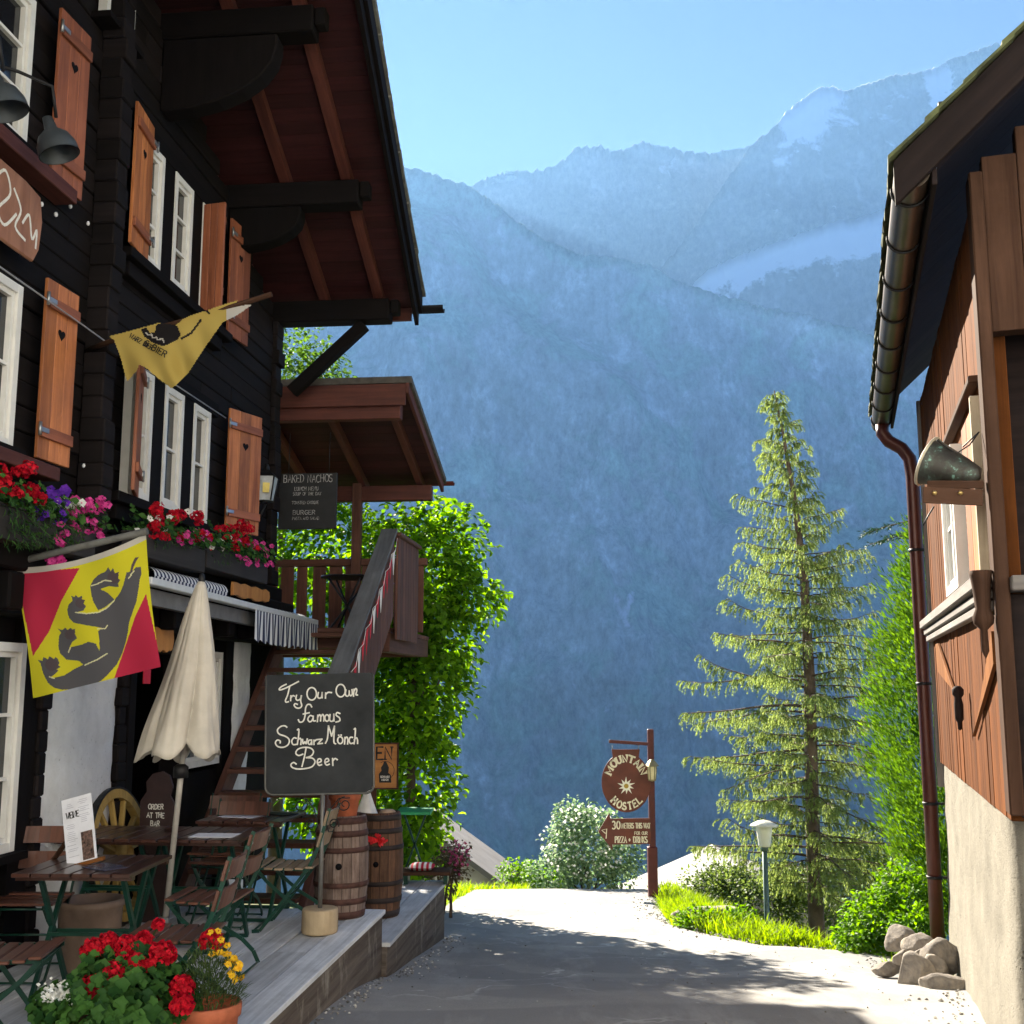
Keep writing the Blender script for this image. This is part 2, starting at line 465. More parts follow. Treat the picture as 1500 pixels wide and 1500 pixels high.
def massif(name, label, crest, dist, run, zb, mat, amp, seed, wl=260.0, cols=240, rws=80, snow=None, back=0.7, concave=1.0, jag=1.0, spur=False):
    """crest: [(px, py)] of the photo; dist(px) metres to that crest; run: how far the face reaches towards us"""
    x0, x1 = crest[0][0], crest[-1][0]
    grid, snows = [], []
    S = Vector((seed * 13.7, seed * 7.1, seed * 3.3))
    dense = []
    pxs = [x0 + (555 - x0) * k / 40 for k in range(40)] + [555 + 950 * k / cols for k in range(cols)] + [1505 + (x1 - 1505) * k / 24 for k in range(25)] if x1 > 1505 else [x0 + (555 - x0) * k / 40 for k in range(40)] + [555 + (x1 - 555) * k / cols for k in range(cols + 1)]
    for px in pxs:
        py = lerp_tab(crest, px)
        py += (4.0 * noise.noise(Vector((px * .03, seed, 0))) + 3.0 * noise.noise(Vector((px * .11, seed, 4))) + 3.5 * (noise.noise(Vector((px * .27, seed, 9)))) + 2.0 * noise.noise(Vector((px * .6, seed, 2)))) * jag
        dense.append((px, at(px, py, dist(px))))
    for j in range(-14, rws):
        row = []
        for px, c in dense:
            if j < 0:
                q = -j / 14.0
                p = Vector((c.x, c.y + q * run * back, c.z + (zb - c.z) * q ** 0.9 * 0.8))
                w = min(1, q * 4)
            else:
                t = j / (rws - 1.0)
                p = Vector((c.x * (1 - 0.0 * t), c.y - run * t, c.z + (zb - c.z) * t ** concave))
                w = min(1.0, t * 7)
            q3 = p / wl + S
            n_ = noise.ridged_multi_fractal(Vector((q3.x, q3.y, q3.z * 0.35)), 1.0, 2.1, 6, 0.9, 2.0) - 1.0
            n2_ = noise.fractal(Vector((p.x / 45 + seed, p.y / 45, p.z / 90)), 1.0, 2.0, 4)
            # steps of rock bands
            band = math.sin(p.z / 55.0 + 2.0 * noise.noise(p / 300 + S)) * 0.25
            if spur and j > 0:
                x_, y_ = topx(p); d_ = y_ - lerp_tab(SPUR, x_)
                if d_ > -20: p = p + Vector((0, -48, 0)) * sstep(-20, 60, d_)
            n2_ += 0.9 * (noise.ridged_multi_fractal(Vector((p.x / 60 + seed, p.y / 60, p.z / 110)), 1.0, 2.2, 4, 0.9, 2.0) - 1.0)
            p = p + Vector((0, -1, 0.25)) * (w * amp * (n_ + band * 0.6)) + Vector((0, -1, 0.15)) * (w * amp * 0.18 * n2_)
            row.append(p)
            snows.append(snow(px, 1 if j < 0 else 1 - j / (rws - 1.0), p) if snow else 0.0)
        grid.append(row)
    b = MB(); b.sheet(grid)
    o = b.build(name, mat)
    a = o.data.attributes.new('snow', 'FLOAT', 'POINT')
    a.data.foreach_set('value', snows)
    tag(o, label, 'mountain', kind='structure')
    return o
M_HAZEROCK = rock_mat('haze_tinted_rock', (0.38, 0.43, 0.435), (0.25, 0.335, 0.30))  # paled, blued and low in contrast: part of the haze is in this colour
M_ALP = rock_mat('alpine_rock', (0.20, 0.215, 0.235), (0.15, 0.165, 0.17))
SPUR = [(-900, 560), (100, 390), (400, 325), (590, 300), (660, 312), (690, 350), (720, 395), (760, 435), (800, 472), (880, 512), (930, 565), (1000, 650), (1100, 770), (1300, 900), (2600, 1200)]
SCREE = [[(898, 862), (905, 890), (925, 925), (938, 960), (952, 990)], [(915, 900), (925, 870)], [(828, 930), (835, 970), (842, 1010)], [(690, 1010), (680, 1060), (672, 1100)], [(655, 1150), (672, 1180), (690, 1215)], [(980, 1010), (1000, 1030)], [(760, 1185), (768, 1200)], [(905, 1010), (885, 1045)], [(860, 500), (880, 508)], [(985, 960), (1040, 940)], [(700, 760), (712, 820)], [(770, 640), (780, 690)], [(1090, 445), (1150, 460), (1215, 490)]]
def topx(p):
    q = Vector(p) - EYEV
    y = q.y * CT + q.z * ST; z = -q.y * ST + q.z * CT
    return 750 + F_PX * q.x / y, 750 - F_PX * z / y
def scree(px, t, p):
    x, y = topx(p)
    best = 1e9
    for l in SCREE:
        for (x0, y0), (x1, y1) in zip(l, l[1:]):
            dx, dy = x1 - x0, y1 - y0; u = max(0, min(1, ((x - x0) * dx + (y - y0) * dy) / (dx * dx + dy * dy + 1e-9)))
            best = min(best, (x - x0 - u * dx) ** 2 + (y - y0 - u * dy) ** 2)
    return 0.42 * math.exp(-best / 90.0)
massif('mountain_wall', 'broad blue mountain wall filling the valley side', [(-900, 500), (-300, 400), (100, 300), (400, 245), (590, 243), (640, 256), (690, 275), (715, 290), (760, 325), (800, 353), (850, 372), (900, 377), (960, 392), (985, 410), (1010, 417), (1080, 440), (1180, 462), (1310, 500), (1500, 540), (1900, 560), (2600, 500)],
       lambda px: 1620 - 0.02 * px, 330, -620, M_HAZEROCK, 60, 2, 300, concave=0.75, rws=150, snow=scree, spur=True)
def glacier(px, t, p):
    e = t - (0.972 + 0.02 * noise.noise(Vector((px * .02, 3, 0))) - .006 * sstep(1100, 1300, px))
    s = 0.0
    if 1005 < px < 1700: s = max(0.0, 0.5 + 14 * e)
    return s
massif('glacier_shoulder', 'rock shoulder carrying a bright glacier tongue', [(700, 470), (940, 446), (1012, 417), (1040, 394), (1080, 375), (1150, 350), (1230, 322), (1310, 308), (1500, 285), (1900, 240), (2600, 200)],
       lambda px: 1740, 300, -500, M_ALP, 34, 3, 220, snow=glacier, concave=0.85)
def peaksnow(px, t, p):
    n_ = noise.noise(Vector((px * .02, t * 6, 2)))
    s = 0.20 * sstep(1080, 1180, px) + 0.4 * (t - 0.80) * 2 + 0.36 * n_
    s += 0.45 * sstep(1125, 1165, px) * (1 - sstep(1205, 1270, px)) * sstep(.94, .99, t)
    s += 0.35 * sstep(1345, 1365, px) * (1 - sstep(1380, 1400, px)) * sstep(.90, .99, t)
    return s - 0.25 * sstep(1390, 1430, px)
massif('snowy_peak', 'high snow covered peak in hazy light', [(700, 520), (880, 470), (960, 402), (1010, 345), (1060, 270), (1098, 215), (1130, 190), (1150, 168), (1170, 148), (1198, 128), (1212, 128), (1238, 133), (1262, 124), (1300, 112), (1345, 106), (1375, 98), (1400, 84), (1430, 73), (1447, 69), (1462, 64), (1474, 70), (1484, 86), (1500, 112), (1600, 190), (1900, 220), (2600, 180)],
       lambda px: 1880, 340, -400, M_ALP, 46, 4, 250, snow=peaksnow, cols=340, concave=0.85)
def farsnow(px, t, p):
    return 0.22 + 0.35 * noise.noise(Vector((px * .014, t * 3, 5))) + 0.25 * (t - 0.85)
massif('far_ridge', 'far jagged ridge with snow gullies', [(-900, 420), (300, 330), (560, 320), (690, 272), (712, 262), (742, 251), (790, 250), (812, 243), (832, 229), (846, 214), (862, 217), (880, 213), (898, 222), (915, 216), (930, 213), (942, 207), (958, 211), (1000, 221), (1030, 225), (1060, 221), (1095, 214), (1200, 190), (1500, 180), (2600, 160)],
       lambda px: 2050, 330, -400, M_ALP, 44, 5, 240, snow=farsnow, cols=300, jag=1.5, concave=0.85)

# ---- air: one closed box of even haze round the scene, sky outside
hz = MB()
hz.box((0, 1030, 275), (6400, 2660, 1790))
o = hz.build('haze', [])
hm = bpy.data.materials.new('air_haze'); hm.use_nodes = True
hn = hm.node_tree.nodes; hn.remove(hn['Principled BSDF'])
pv = hn.new('ShaderNodeVolumePrincipled')
pv.inputs['Color'].default_value = (0.29, 0.57, 1.0, 1)
pv.inputs['Density'].default_value = 1.12e-4
pv.inputs['Anisotropy'].default_value = 0.30
hm.node_tree.links.new(pv.outputs[0], hn['Material Output'].inputs['Volume'])
o.data.materials.append(hm)
tag(o, 'pale blue haze filling the valley air', 'haze', kind='stuff')
# ================================================================== shared materials
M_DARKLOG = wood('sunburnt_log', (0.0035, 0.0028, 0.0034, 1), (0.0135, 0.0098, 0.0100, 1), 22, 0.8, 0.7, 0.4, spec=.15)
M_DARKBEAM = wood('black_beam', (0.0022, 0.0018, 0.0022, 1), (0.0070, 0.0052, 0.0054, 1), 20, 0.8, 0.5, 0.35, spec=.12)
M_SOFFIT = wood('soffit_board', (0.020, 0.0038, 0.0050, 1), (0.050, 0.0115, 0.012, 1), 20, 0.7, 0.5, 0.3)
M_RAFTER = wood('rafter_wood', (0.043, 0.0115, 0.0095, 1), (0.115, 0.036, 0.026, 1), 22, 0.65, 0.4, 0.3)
M_SHUT = wood('larch_shutter', (0.17, 0.050, 0.018, 1), (0.54, 0.20, 0.070, 1), 20, 0.5, 0.6, 0.35)
M_SHUTDK = wood('worn_shutter', (0.13, 0.040, 0.022, 1), (0.34, 0.115, 0.055, 1), 20, 0.55, 0.35, 0.25)
M_WINDOW = plain('white_window_paint', (0.72, 0.71, 0.68, 1), 0.45, var=0.05)
M_PANE = plain('window_glass', (0.012, 0.014, 0.018, 1), 0.06, spec=0.7, var=0.05)
M_BLACK = plain('black_void', (0.006, 0.006, 0.008, 1), 0.9, spec=0.1)
M_IRON = plain('black_iron', (0.02, 0.02, 0.022, 1), 0.5, 0.6)
M_STEEL = plain('grey_steel', (0.35, 0.36, 0.37, 1), 0.4, 0.8)
M_BRNWOOD = wood('brown_stair_wood', (0.045, 0.017, 0.012, 1), (0.145, 0.062, 0.042, 1), 20, 0.65, 0.4, 0.3)
M_GREYWOOD = wood('weathered_grey_wood', (0.13, 0.13, 0.135, 1), (0.40, 0.395, 0.40, 1), 26, 0.8, 0.3, 0.5)
M_DECK = wood('deck_plank', (0.34, 0.35, 0.375, 1), (0.74, 0.76, 0.79, 1), 24, 0.8, 0.35, 0.6, along=0.9)
M_TROUGH = wood('black_flower_trough', (0.016, 0.015, 0.016, 1), (0.045, 0.04, 0.04, 1), 18, 0.8, 0.3, 0.3)
M_SIGNWOOD = wood('orange_sign_board', (0.30, 0.11, 0.03, 1), (0.62, 0.30, 0.09, 1), 12, 0.6, 0.3, 0.2)
def plaster(name, c, bumpy=0.5, stain=0.25):
    m = NT(name)
    oc = m.coord('Object')
    n1 = m.noise(oc, 3.0, 6, 0.65); n2 = m.noise(oc, 34, 6, 0.7)
    vor = m.add('TexVoronoi'); vor.inputs['Scale'].default_value = 26; m.link(oc, vor.inputs['Vector'])
    pits = m.ramp(vor.outputs['Distance'], [(0.06, (0, 0, 0, 1)), (0.2, (1, 1, 1, 1))])
    pits = m.math('MAXIMUM', pits, m.ramp(m.noise(oc, 9, 2), [(0.44, (0, 0, 0, 1)), (0.5, (1, 1, 1, 1))]))
    base = m.ramp(n1, [(0.3, tuple(x * (1 - stain) for x in c[:3]) + (1,)), (0.65, c)])
    col = m.mix(m.math('MULTIPLY', m.math('SUBTRACT', 1.0, pits), 0.6), base, tuple(x * .45 for x in c[:3]) + (1,))
    m.base(col); m.rough(0.95, 0.15)
    m.bump(m.math('ADD', m.math('MULTIPLY', n2, 0.6), m.math('MULTIPLY', pits, 0.7)), bumpy, 0.02)
    return m.m
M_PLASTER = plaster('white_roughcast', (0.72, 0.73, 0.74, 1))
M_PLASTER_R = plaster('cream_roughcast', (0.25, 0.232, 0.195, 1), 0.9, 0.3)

def part(name, mb, mats, root, sub_of=None, bevel=0.0):
    """mesh built in world coordinates -> part of root (or sub-part of the part sub_of)"""
    o = mb.build(name, mats, None, bevel)
    o.data.transform(Matrix.LocRotScale(root.location, root.rotation_euler, None).inverted())
    o.parent = sub_of if sub_of is not None else root
    return o
def heart(cx, cy, r):
    out = []
    for k in range(20):
        t = 2 * math.pi * k / 20
        out.append((cx + r * 16 * math.sin(t) ** 3 / 17, cy + r * (13 * math.cos(t) - 5 * math.cos(2 * t) - 2 * math.cos(3 * t) - math.cos(4 * t)) / 17))
    out.reverse()
    return out

def window(fr, s0, s1, z0, z1, root, nz=2, nx=2, o=0.02, fw=0.055, sill=True, name='window', casing=True):
    b = MB()
    if casing:
        for a, c in ((s0, s0 + fw), (s1 - fw, s1)):
            b.fbox(fr, a, c, o, o + .07, z0, z1)
        for a, c in ((z0, z0 + fw), (z1 - fw, z1)):
            b.fbox(fr, s0 + fw, s1 - fw, o, o + .068, a, c)
    w = (s1 - s0 - 2 * fw)
    for k in range(nx):                                             # casement leaves
        a = s0 + fw + w * k / nx + .004; c = s0 + fw + w * (k + 1) / nx - .004
        t = .028
        b.fbox(fr, a, a + t, o, o + .05, z0 + fw, z1 - fw); b.fbox(fr, c - t, c, o, o + .05, z0 + fw, z1 - fw)
        b.fbox(fr, a + t, c - t, o, o + .048, z0 + fw, z0 + fw + .035); b.fbox(fr, a + t, c - t, o, o + .048, z1 - fw - .035, z1 - fw)
        for j in range(1, nz):
            zz = z0 + fw + (z1 - z0 - 2 * fw) * j / nz
            b.fbox(fr, a + t, c - t, o + .002, o + .044, zz - .011, zz + .011)
    wdw = part(name, b, M_WINDOW, root)
    p = MB(); p.fbox(fr, s0 + fw * .6, s1 - fw * .6, o - .016, o + .014, z0 + fw * .6, z1 - fw * .6)
    part('pane', p, M_PANE, root, wdw)
    if sill:
        s = MB(); s.fbox(fr, s0 - .06, s1 + .06, o - .02, o + .13, z0 - .05, z0 - .002)
        part('window_sill', s, M_DARKBEAM, root, wdw)
    return wdw
def shutter(fr, hs, ang, sg, z0, z1, root, w=0.44, mat=None, o=0.09):
    """hinged at hs, opened so that it stands ang from the wall, reaching sg along it"""
    a = R(ang)
    d = fr.d * (sg * math.cos(a)) + fr.n * math.sin(a)
    n = fr.n * math.cos(a) - fr.d * (sg * math.sin(a))               # face towards the lane
    org = fr(hs, o, 0)
    P = lambda x, y, z: org + d * x + n * y + Vector((0, 0, z))
    b = MB()
    nb = 3
    for k in range(nb):
        x0, x1 = w * k / nb + .0015, w * (k + 1) / nb - .0015
        b.hexa([P(x1 if q & 1 else x0, .026 if q & 2 else 0, z1 if q & 4 else z0) for q in range(8)])
    o_ = part('shutter', b, mat or M_SHUT, root, None, 0.003)
    for zz in (z0 + .14, z1 - .2):
        b = MB()
        b.hexa([P((w - .01) if q & 1 else .01, .05 if q & 2 else .0265, zz + (.075 if q & 4 else 0)) for q in range(8)])
        part('batten', b, M_SHUTDK, root, o_, 0.003)
    b = MB(); b.prism(heart(w / 2, z1 - .34, .045), org + n * .0262, d if (d.cross(Vector((0, 0, 1)))).dot(n) > 0 else d, Vector((0, 0, 1)), .002 if (d.cross(Vector((0, 0, 1)))).dot(n) > 0 else .002)
    if (d.cross(Vector((0, 0, 1)))).dot(n) < 0:
        b = MB(); b.prism([(x, y) for x, y in heart(w / 2, z1 - .34, .045)], org + n * .0282, d, Vector((0, 0, 1)), .002)
    part('heart_cutout', b, M_BLACK, root, o_)
    for zz in (z0 + .17, z1 - .17):
        b = MB()
        b.hexa([P(.07 if q & 1 else -.03, .058 if q & 2 else .0505, zz + (.03 if q & 4 else 0)) for q in range(8)])
        b.tube([P(-.025, .052, zz - .03), P(-.025, .052, zz + .06)], .011, 6)
        part('hinge', b, M_STEEL, root, o_)
    return o_

# ================================================================== the dark timber chalet on the left
chalet = thing('timber_chalet', 'sunburnt black timber chalet with orange shutters and deep roof along the lane', 'house', tuple(LF(8, 0, 0)))
S0, S1 = 3.25, 12.62
b = MB()
z = 2.22
while z < 8.0:                                                       # squared logs, each course a little off the next
    h = 0.165
    zt = z + h
    lim = min(4.5, (8.0 - zt) / 0.45)
    a, c = max(S0, 7.9 - lim), min(S1, 7.9 + lim)
    if c - a > .3:
        cut = a
        while cut < c - .01:
            nx_ = min(c, cut + rng.uniform(2.6, 4.5))
            if c - nx_ < .8: nx_ = c
            o_ = rng.uniform(-.012, .012)
            b.fbox(LF, cut, nx_ - .004, -.14, o_, z + .003, zt - .003)
            cut = nx_
    z = zt
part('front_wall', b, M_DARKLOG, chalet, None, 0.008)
b = MB()
b.fbox(LF, S0, S1, -8.0, -.142, 2.2, 6.0); b.fbox(LF, S0, 7.6, -8, -.16, -.3, 2.2); b.fbox(LF, 11.25, S1, -8, -.16, -.3, 2.2)
b.fbox(LF, 7.6, 8.9, -8, -.16, -.3, 2.2); b.fbox(LF, 8.9, 11.25, -8, -1.6, -.3, 2.2)
part('side_walls', b, M_DARKLOG, chalet)
# log ends of the cross wall and of the far corner
for sa, sb, top in ((7.98, 8.16, 7.2), (12.28, 12.5, 5.75)):
    b = MB(); z = 2.82
    while z < top:
        b.fbox(LF, sa + rng.uniform(-.01, .01), sb + rng.uniform(-.01, .01), .0, (.18 if sa < 10 else .07) + rng.uniform(-.02, .02), z - .002, z + .163)
        z += .165
    part('log_ends', b, M_DARKLOG, chalet, None, 0.01)
# ground floor: roughcast piers, door opening, carved beam over it
wob = lambda zz, sd: .03 * noise.noise(Vector((zz * 6, sd, 0)))
for nm, a, c, top in (('plaster_pier', 7.62, 8.74, 2.16), ('plaster_pier', 11.32, 11.8, 2.2)):
    g = MB()
    nz, ns = 40, 24
    grid = []
    for j in range(nz + 1):
        zz = -.3 + (top + .3) * j / nz
        l, r = a + wob(zz, a), c + wob(zz, c)
        grid.append([LF(l + (r - l) * i / ns, .03 + .035 * (1 - (2 * i / ns - 1) ** 6) + .012 * noise.noise(Vector((i * .4, j * .5, a))), zz) for i in range(ns + 1)])
    g.sheet(grid)
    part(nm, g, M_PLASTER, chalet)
for sa, sb, oo in ((S0, 7.3, .0), (7.3, 7.62, .05), (11.8, S1, .0), (11.1, 11.32, .03)):
    b = MB(); b.fbox(LF, sa, sb, -.12, oo, -.3, 2.158)
    part('ground_floor_boards', b, M_DARKBEAM, chalet)
for sa, sb in ((7.54, 7.66), (8.72, 8.86)):                           # rough quoin timber beside the pier
    b = MB()
    for j in range(16):
        zz = -.1 + j * .14
        b.fbox(LF, sa + rng.uniform(-.02, .02), sb + rng.uniform(-.02, .02), .0, .085 + rng.uniform(-.015, .015), zz - .002, zz + .139)
    part('quoin_timber', b, M_DARKLOG, chalet, None, 0.012)
b = MB()
b.fbox(LF, S0, S1, .0, .16, 2.16, 2.42); b.fbox(LF, S0, S1, .0, .24, 2.43, 2.62); b.fbox(LF, S0, S1, .0, .10, 2.63, 2.80)
for k in range(14):
    s = 4.2 + k * .62
    b.fbox(LF, s, s + .17, .1605, .30, 2.18, 2.41)
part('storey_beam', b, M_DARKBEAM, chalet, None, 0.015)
d = MB()
d.fbox(LF, 8.9, 9.02, -.14, .07, -.3, 2.15); d.fbox(LF, 10.0, 10.1, -.14, .05, -.3, 2.15); d.fbox(LF, 9.02, 10.0, -.14, .05, 2.0, 2.15)
d.fbox(LF, 10.1, 11.1, -.12, -.02, -.3, .95)
part('door_frame', d, M_DARKBEAM, chalet, None, 0.006)
d = MB(); d.fbox(LF, 9.03, 9.99, -.6, -.55, -.3, 2.0)
part('door', d, M_SHUTDK, chalet)
window(LF, 10.12, 11.08, 1.0, 2.05, chalet, 2, 2, -.06, sill=False)
window(LF, 6.25, 7.28, .72, 2.0, chalet, 3, 2, .03)
# first floor and upper floor openings
window(LF, 6.15, 6.97, 3.2, 4.26, chalet, 2, 2)
window(LF, 6.05, 6.89, 5.16, 6.2, chalet, 3, 2)
for z0, z1 in ((3.2, 4.24), (5.12, 6.14)):
    for a in (8.62, 9.26, 9.9):
        window(LF, a, a + .40, z0, z1, chalet, 3 if z0 > 5 else 2, 1, sill=False)
    b = MB(); b.fbox(LF, 8.35, 10.62, .0, .15, z0 - .10, z0 - .02); b.fbox(LF, 8.45, 10.5, .0, .09, z0 - .22, z0 - .102)
    for a in (9.03, 9.67): b.fbox(LF, a, a + .22, .0, .085, z0, z1)
    b.fbox(LF, 8.4, 10.5, .0, .085, z1 + .005, z1 + .14)
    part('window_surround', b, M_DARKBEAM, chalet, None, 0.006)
for z0, z1 in ((5.03, 5.13), (3.08, 3.17)):
    b = MB(); b.fbox(LF, 5.9, 7.45, .0, .16, z0, z1)
    part('window_ledge', b, M_RAFTER, chalet, None, 0.006)
window(LF, 7.85, 8.32, 6.72, 7.5, chalet, 2, 1)
shutter(LF, 7.17, 4, 1, 5.10, 6.34, chalet, w=.38, mat=M_SHUTDK)
shutter(LF, 7.22, 4, 1, 3.2, 4.42, chalet, w=.38)
shutter(LF, 8.72, 7, -1, 5.10, 6.26, chalet)
shutter(LF, 8.76, 20, -1, 3.18, 4.28, chalet, mat=M_SHUTDK)
shutter(LF, 10.58, 6, 1, 5.10, 6.28, chalet, mat=M_SHUTDK)
shutter(LF, 10.74, 21, 1, 3.20, 4.40, chalet, w=.48)
shutter(LF, 9.9, 80, -1, 5.10, 6.12, chalet, w=0.22, mat=M_SHUTDK)
# roof: gable over the front, verge flaring out towards the ridge
RS = 0.45
zu = lambda s: 6.02 + RS * (12.45 - (s if s >= 7.9 else 15.8 - s))
ov = lambda s: 1.60 + .04 * (12.6 - (s if s >= 7.9 else 15.8 - s))
def rp(s, o, dz): return LF(s, o, zu(s) + dz)
SE = 12.68                                                           # eave
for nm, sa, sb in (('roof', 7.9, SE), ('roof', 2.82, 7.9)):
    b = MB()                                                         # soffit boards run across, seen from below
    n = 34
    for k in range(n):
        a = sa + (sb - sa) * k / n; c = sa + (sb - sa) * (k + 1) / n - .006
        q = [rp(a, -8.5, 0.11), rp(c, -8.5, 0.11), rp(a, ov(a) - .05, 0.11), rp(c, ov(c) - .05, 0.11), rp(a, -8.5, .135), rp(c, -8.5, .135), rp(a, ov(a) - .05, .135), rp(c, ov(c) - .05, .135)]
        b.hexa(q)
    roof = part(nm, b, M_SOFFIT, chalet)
    for o_ in (-.9, -.2, .55, 1.18):
        b = MB()
        w2 = .055
        q = [rp(sa, o_ - w2, -.0), rp(sb, o_ - w2, 0), rp(sa, o_ + w2, 0), rp(sb, o_ + w2, 0), rp(sa, o_ - w2, .108), rp(sb, o_ - w2, .108), rp(sa, o_ + w2, .108), rp(sb, o_ + w2, .108)]
        b.hexa(q)
        part('rafter', b, M_RAFTER, chalet, roof, 0.004)
    b = MB()                                                         # verge boards
    for oo, z0, z1, th in ((0, -.10, .16, .045), (.0455, .04, .26, .04)):
        q = []
        for k in range(8):
            s = sb if k & 1 else sa
            q.append(rp(s, ov(s) - .05 + oo + (th if k & 2 else 0), z1 if k & 4 else z0))
        b.hexa(q)
    part('verge_board', b, M_DARKBEAM, chalet, roof, 0.004)
    b = MB()                                                         # stone slab covering
    n = 16
    for k in range(n):
        a = sa + (sb - sa) * k / n - .05; c = sa + (sb - sa) * (k + 1) / n + (.05 if sa > 7 else 0)
        t0, t1 = .262 + .02 * (k % 2), .30 + .02 * (k % 2)
        q = []
        for kk in range(8):
            s = c if kk & 1 else a
            q.append(rp(s, (ov(s) + .06 + rng.uniform(-.006, .006)) if kk & 2 else -8.5, t1 if kk & 4 else t0))
        b.hexa(q)
    part('roof_covering', b, plain('roof_slab_' + ('far' if sa > 7 else 'near'), (0.12, 0.12, 0.11, 1), 0.9, var=.3), chalet, roof)
b = MB()                                                             # eave fascia with gutter end
b.fbox(LF, SE + .0, SE + .05, -8.4, 1.50, zu(SE) - .03, zu(SE) + .2)
part('eave_fascia', b, M_RAFTER, chalet)
b = MB()
for k in range(9):
    a0, a1 = math.pi * k / 9, math.pi * (k + 1) / 9
    f = lambda a, o_: LF(SE + .13 - .075 * math.cos(a), o_, zu(SE) + .16 - .075 * math.sin(a))
    b.face([f(a0, -8.4), f(a1, -8.4), f(a1, 1.86), f(a0, 1.86)], smooth=True)
    b.face([f(a0, 1.86), f(a1, 1.86), f(a1, -8.4), f(a0, -8.4)], smooth=True)
part('gutter', b, M_IRON, chalet)
for s, nst in ((12.42, 0), (10.88, 2), (9.15, 4), (7.9, 4), (6.2, 4), (4.6, 3)):
    b = MB()
    zb = zu(s)
    b.fbox(LF, s - .11, s + .11, -1.0, 1.32, zb - .25, zb - .004)
    b.fbox(LF, s - .07, s + .07, 1.3205, 1.42, zb - .17, zb - .01)
    if nst:                                                          # curved bracket under the purlin
        Lb, Hb = .45 + .14 * nst, .18 + .12 * nst
        pr = [(0, 0), (0, -Hb)] + [(Lb * math.sin(R(a)), -Hb + (Hb - .10) * (1 - math.cos(R(a)))) for a in range(15, 91, 15)] + [(Lb, 0)]
        b.prism([(x, z_) for x, z_ in pr], LF(s - .10, 0, zb - .254), LF.n, Vector((0, 0, 1)), -.20)
    part('purlin', b, M_DARKBEAM, chalet, None, 0.012)
b = MB()
b.bar(LF(12.42, .20, 5.0), LF(12.42, 1.02, 5.76), .13, .13, up=LF.d)
part('roof_brace', b, M_DARKBEAM, chalet, None, 0.008)

# ================================================================== deck in two steps
def deck(name, label, o0, o1, s0, s1, zt, zb, n):
    root = thing(name, label, 'deck', tuple(LF((s0 + s1) / 2, (o0 + o1) / 2, zb)), group='grey plank decks in front of the chalet')
    b = MB(); w = (o1 - o0) / n
    for k in range(n):
        cut = s0
        while cut < s1 - .01:
            e = s1 if (k >= n - 1 or s1 - cut < 2.2) else min(s1, cut + rng.uniform(1.6, 2.6))
            b.fbox(LF, cut, e - .004, o0 + w * k + .005, o0 + w * (k + 1) - .005, zt - .035, zt - rng.uniform(0, .004) - (.004 if k < n - 1 else 0))
            cut = e
    part('deck_plank', b, M_DECK, root, None, 0.004)
    b = MB()
    b.fbox(LF, s0, s1, o1 - .11, o1 - .03, zb, zt - .037); b.fbox(LF, s1 - .08, s1 - .002, o0, o1 - .112, zb, zt - .037)
    part('deck_side', b, M_DECKSIDE, root, None, 0.006)
    return root
m = NT('deck_side_board')
uv = m.coord('UV'); oc = m.coord('Object')
gr = m.noise(m.mapping(uv, (.8, 16, 1)), 1, 6, .65, .6)
c = m.ramp(gr, [(.3, (0.055, 0.042, 0.035, 1)), (.7, (0.17, 0.14, 0.12, 1))])
st = m.ramp(m.noise(m.mapping(oc, (2.5, 2.5, 1.2)), 1.4, 6, .75), [(.56, (0, 0, 0, 1)), (.7, (1, 1, 1, 1))])
m.base(m.mix(m.math('MULTIPLY', st, .6), c, (0.42, 0.39, 0.34, 1))); m.rough(.85, .2); m.bump(gr, .5, .006)
M_DECKSIDE = m.m
deck('wooden_deck', 'upper grey plank deck carrying the cafe tables', 0.0, 2.0, 5.6, 9.45, 0.0, -.62, 9)
deck('wooden_deck', 'lower grey plank deck step under the second barrel', .9, 2.04, 9.455, 12.3, -.25, -.85, 5)
# ================================================================== brown timber house on the right
M_RBOARD = wood('sunlit_brown_board', (0.058, 0.0185, 0.0050, 1), (0.155, 0.052, 0.0135, 1), 16, 0.8, 0.45, 0.4, along=.8, spec=.06)
M_RPOST = wood('brown_post', (0.034, 0.017, 0.011, 1), (0.088, 0.046, 0.030, 1), 18, 0.8, 0.3, 0.35, spec=.08)
M_RDARK = wood('dark_gable_board', (0.009, 0.0065, 0.0070, 1), (0.026, 0.017, 0.016, 1), 18, 0.8, 0.4, 0.3, spec=.12)
M_PIPE = plain('brown_pipe_paint', (0.075, 0.022, 0.016, 1), 0.35, 0.2, var=.1)
M_GUTTER = plain('aged_copper_gutter', (0.05, 0.038, 0.029, 1), 0.38, 0.55, var=.4, scale=3)
M_RAIL = wood('grey_black_rail', (0.10, 0.09, 0.088, 1), (0.26, 0.235, 0.22, 1), 18, 0.7, 0.3, 0.4)
house = thing('brown_house', 'brown timber house on a cream roughcast base beside the lane', 'house', tuple(RF(2, 0, -.3)))
# upright boards of the lane side
b = MB(); n = 28; L = 4.26
for k in range(n):
    a, c = L * k / n - .2, L * (k + 1) / n - .2
    b.fbox(RF, a + .0015, c - .0015, -.12, rng.uniform(-.004, .004), 1.10, 4.2)
part('lane_side_wall', b, M_RBOARD, house, None, 0.004)
b = MB()
b.fbox(RF, -.36, -.20, -.045, .02, 1.14, 4.3)
part('corner_post', b, M_RPOST, house, None, 0.008)
b = MB(); b.fbox(RF, 4.06, 4.12, -.3, .03, .9, 4.2)
part('end_board', b, M_RAIL, house, None, 0.006)
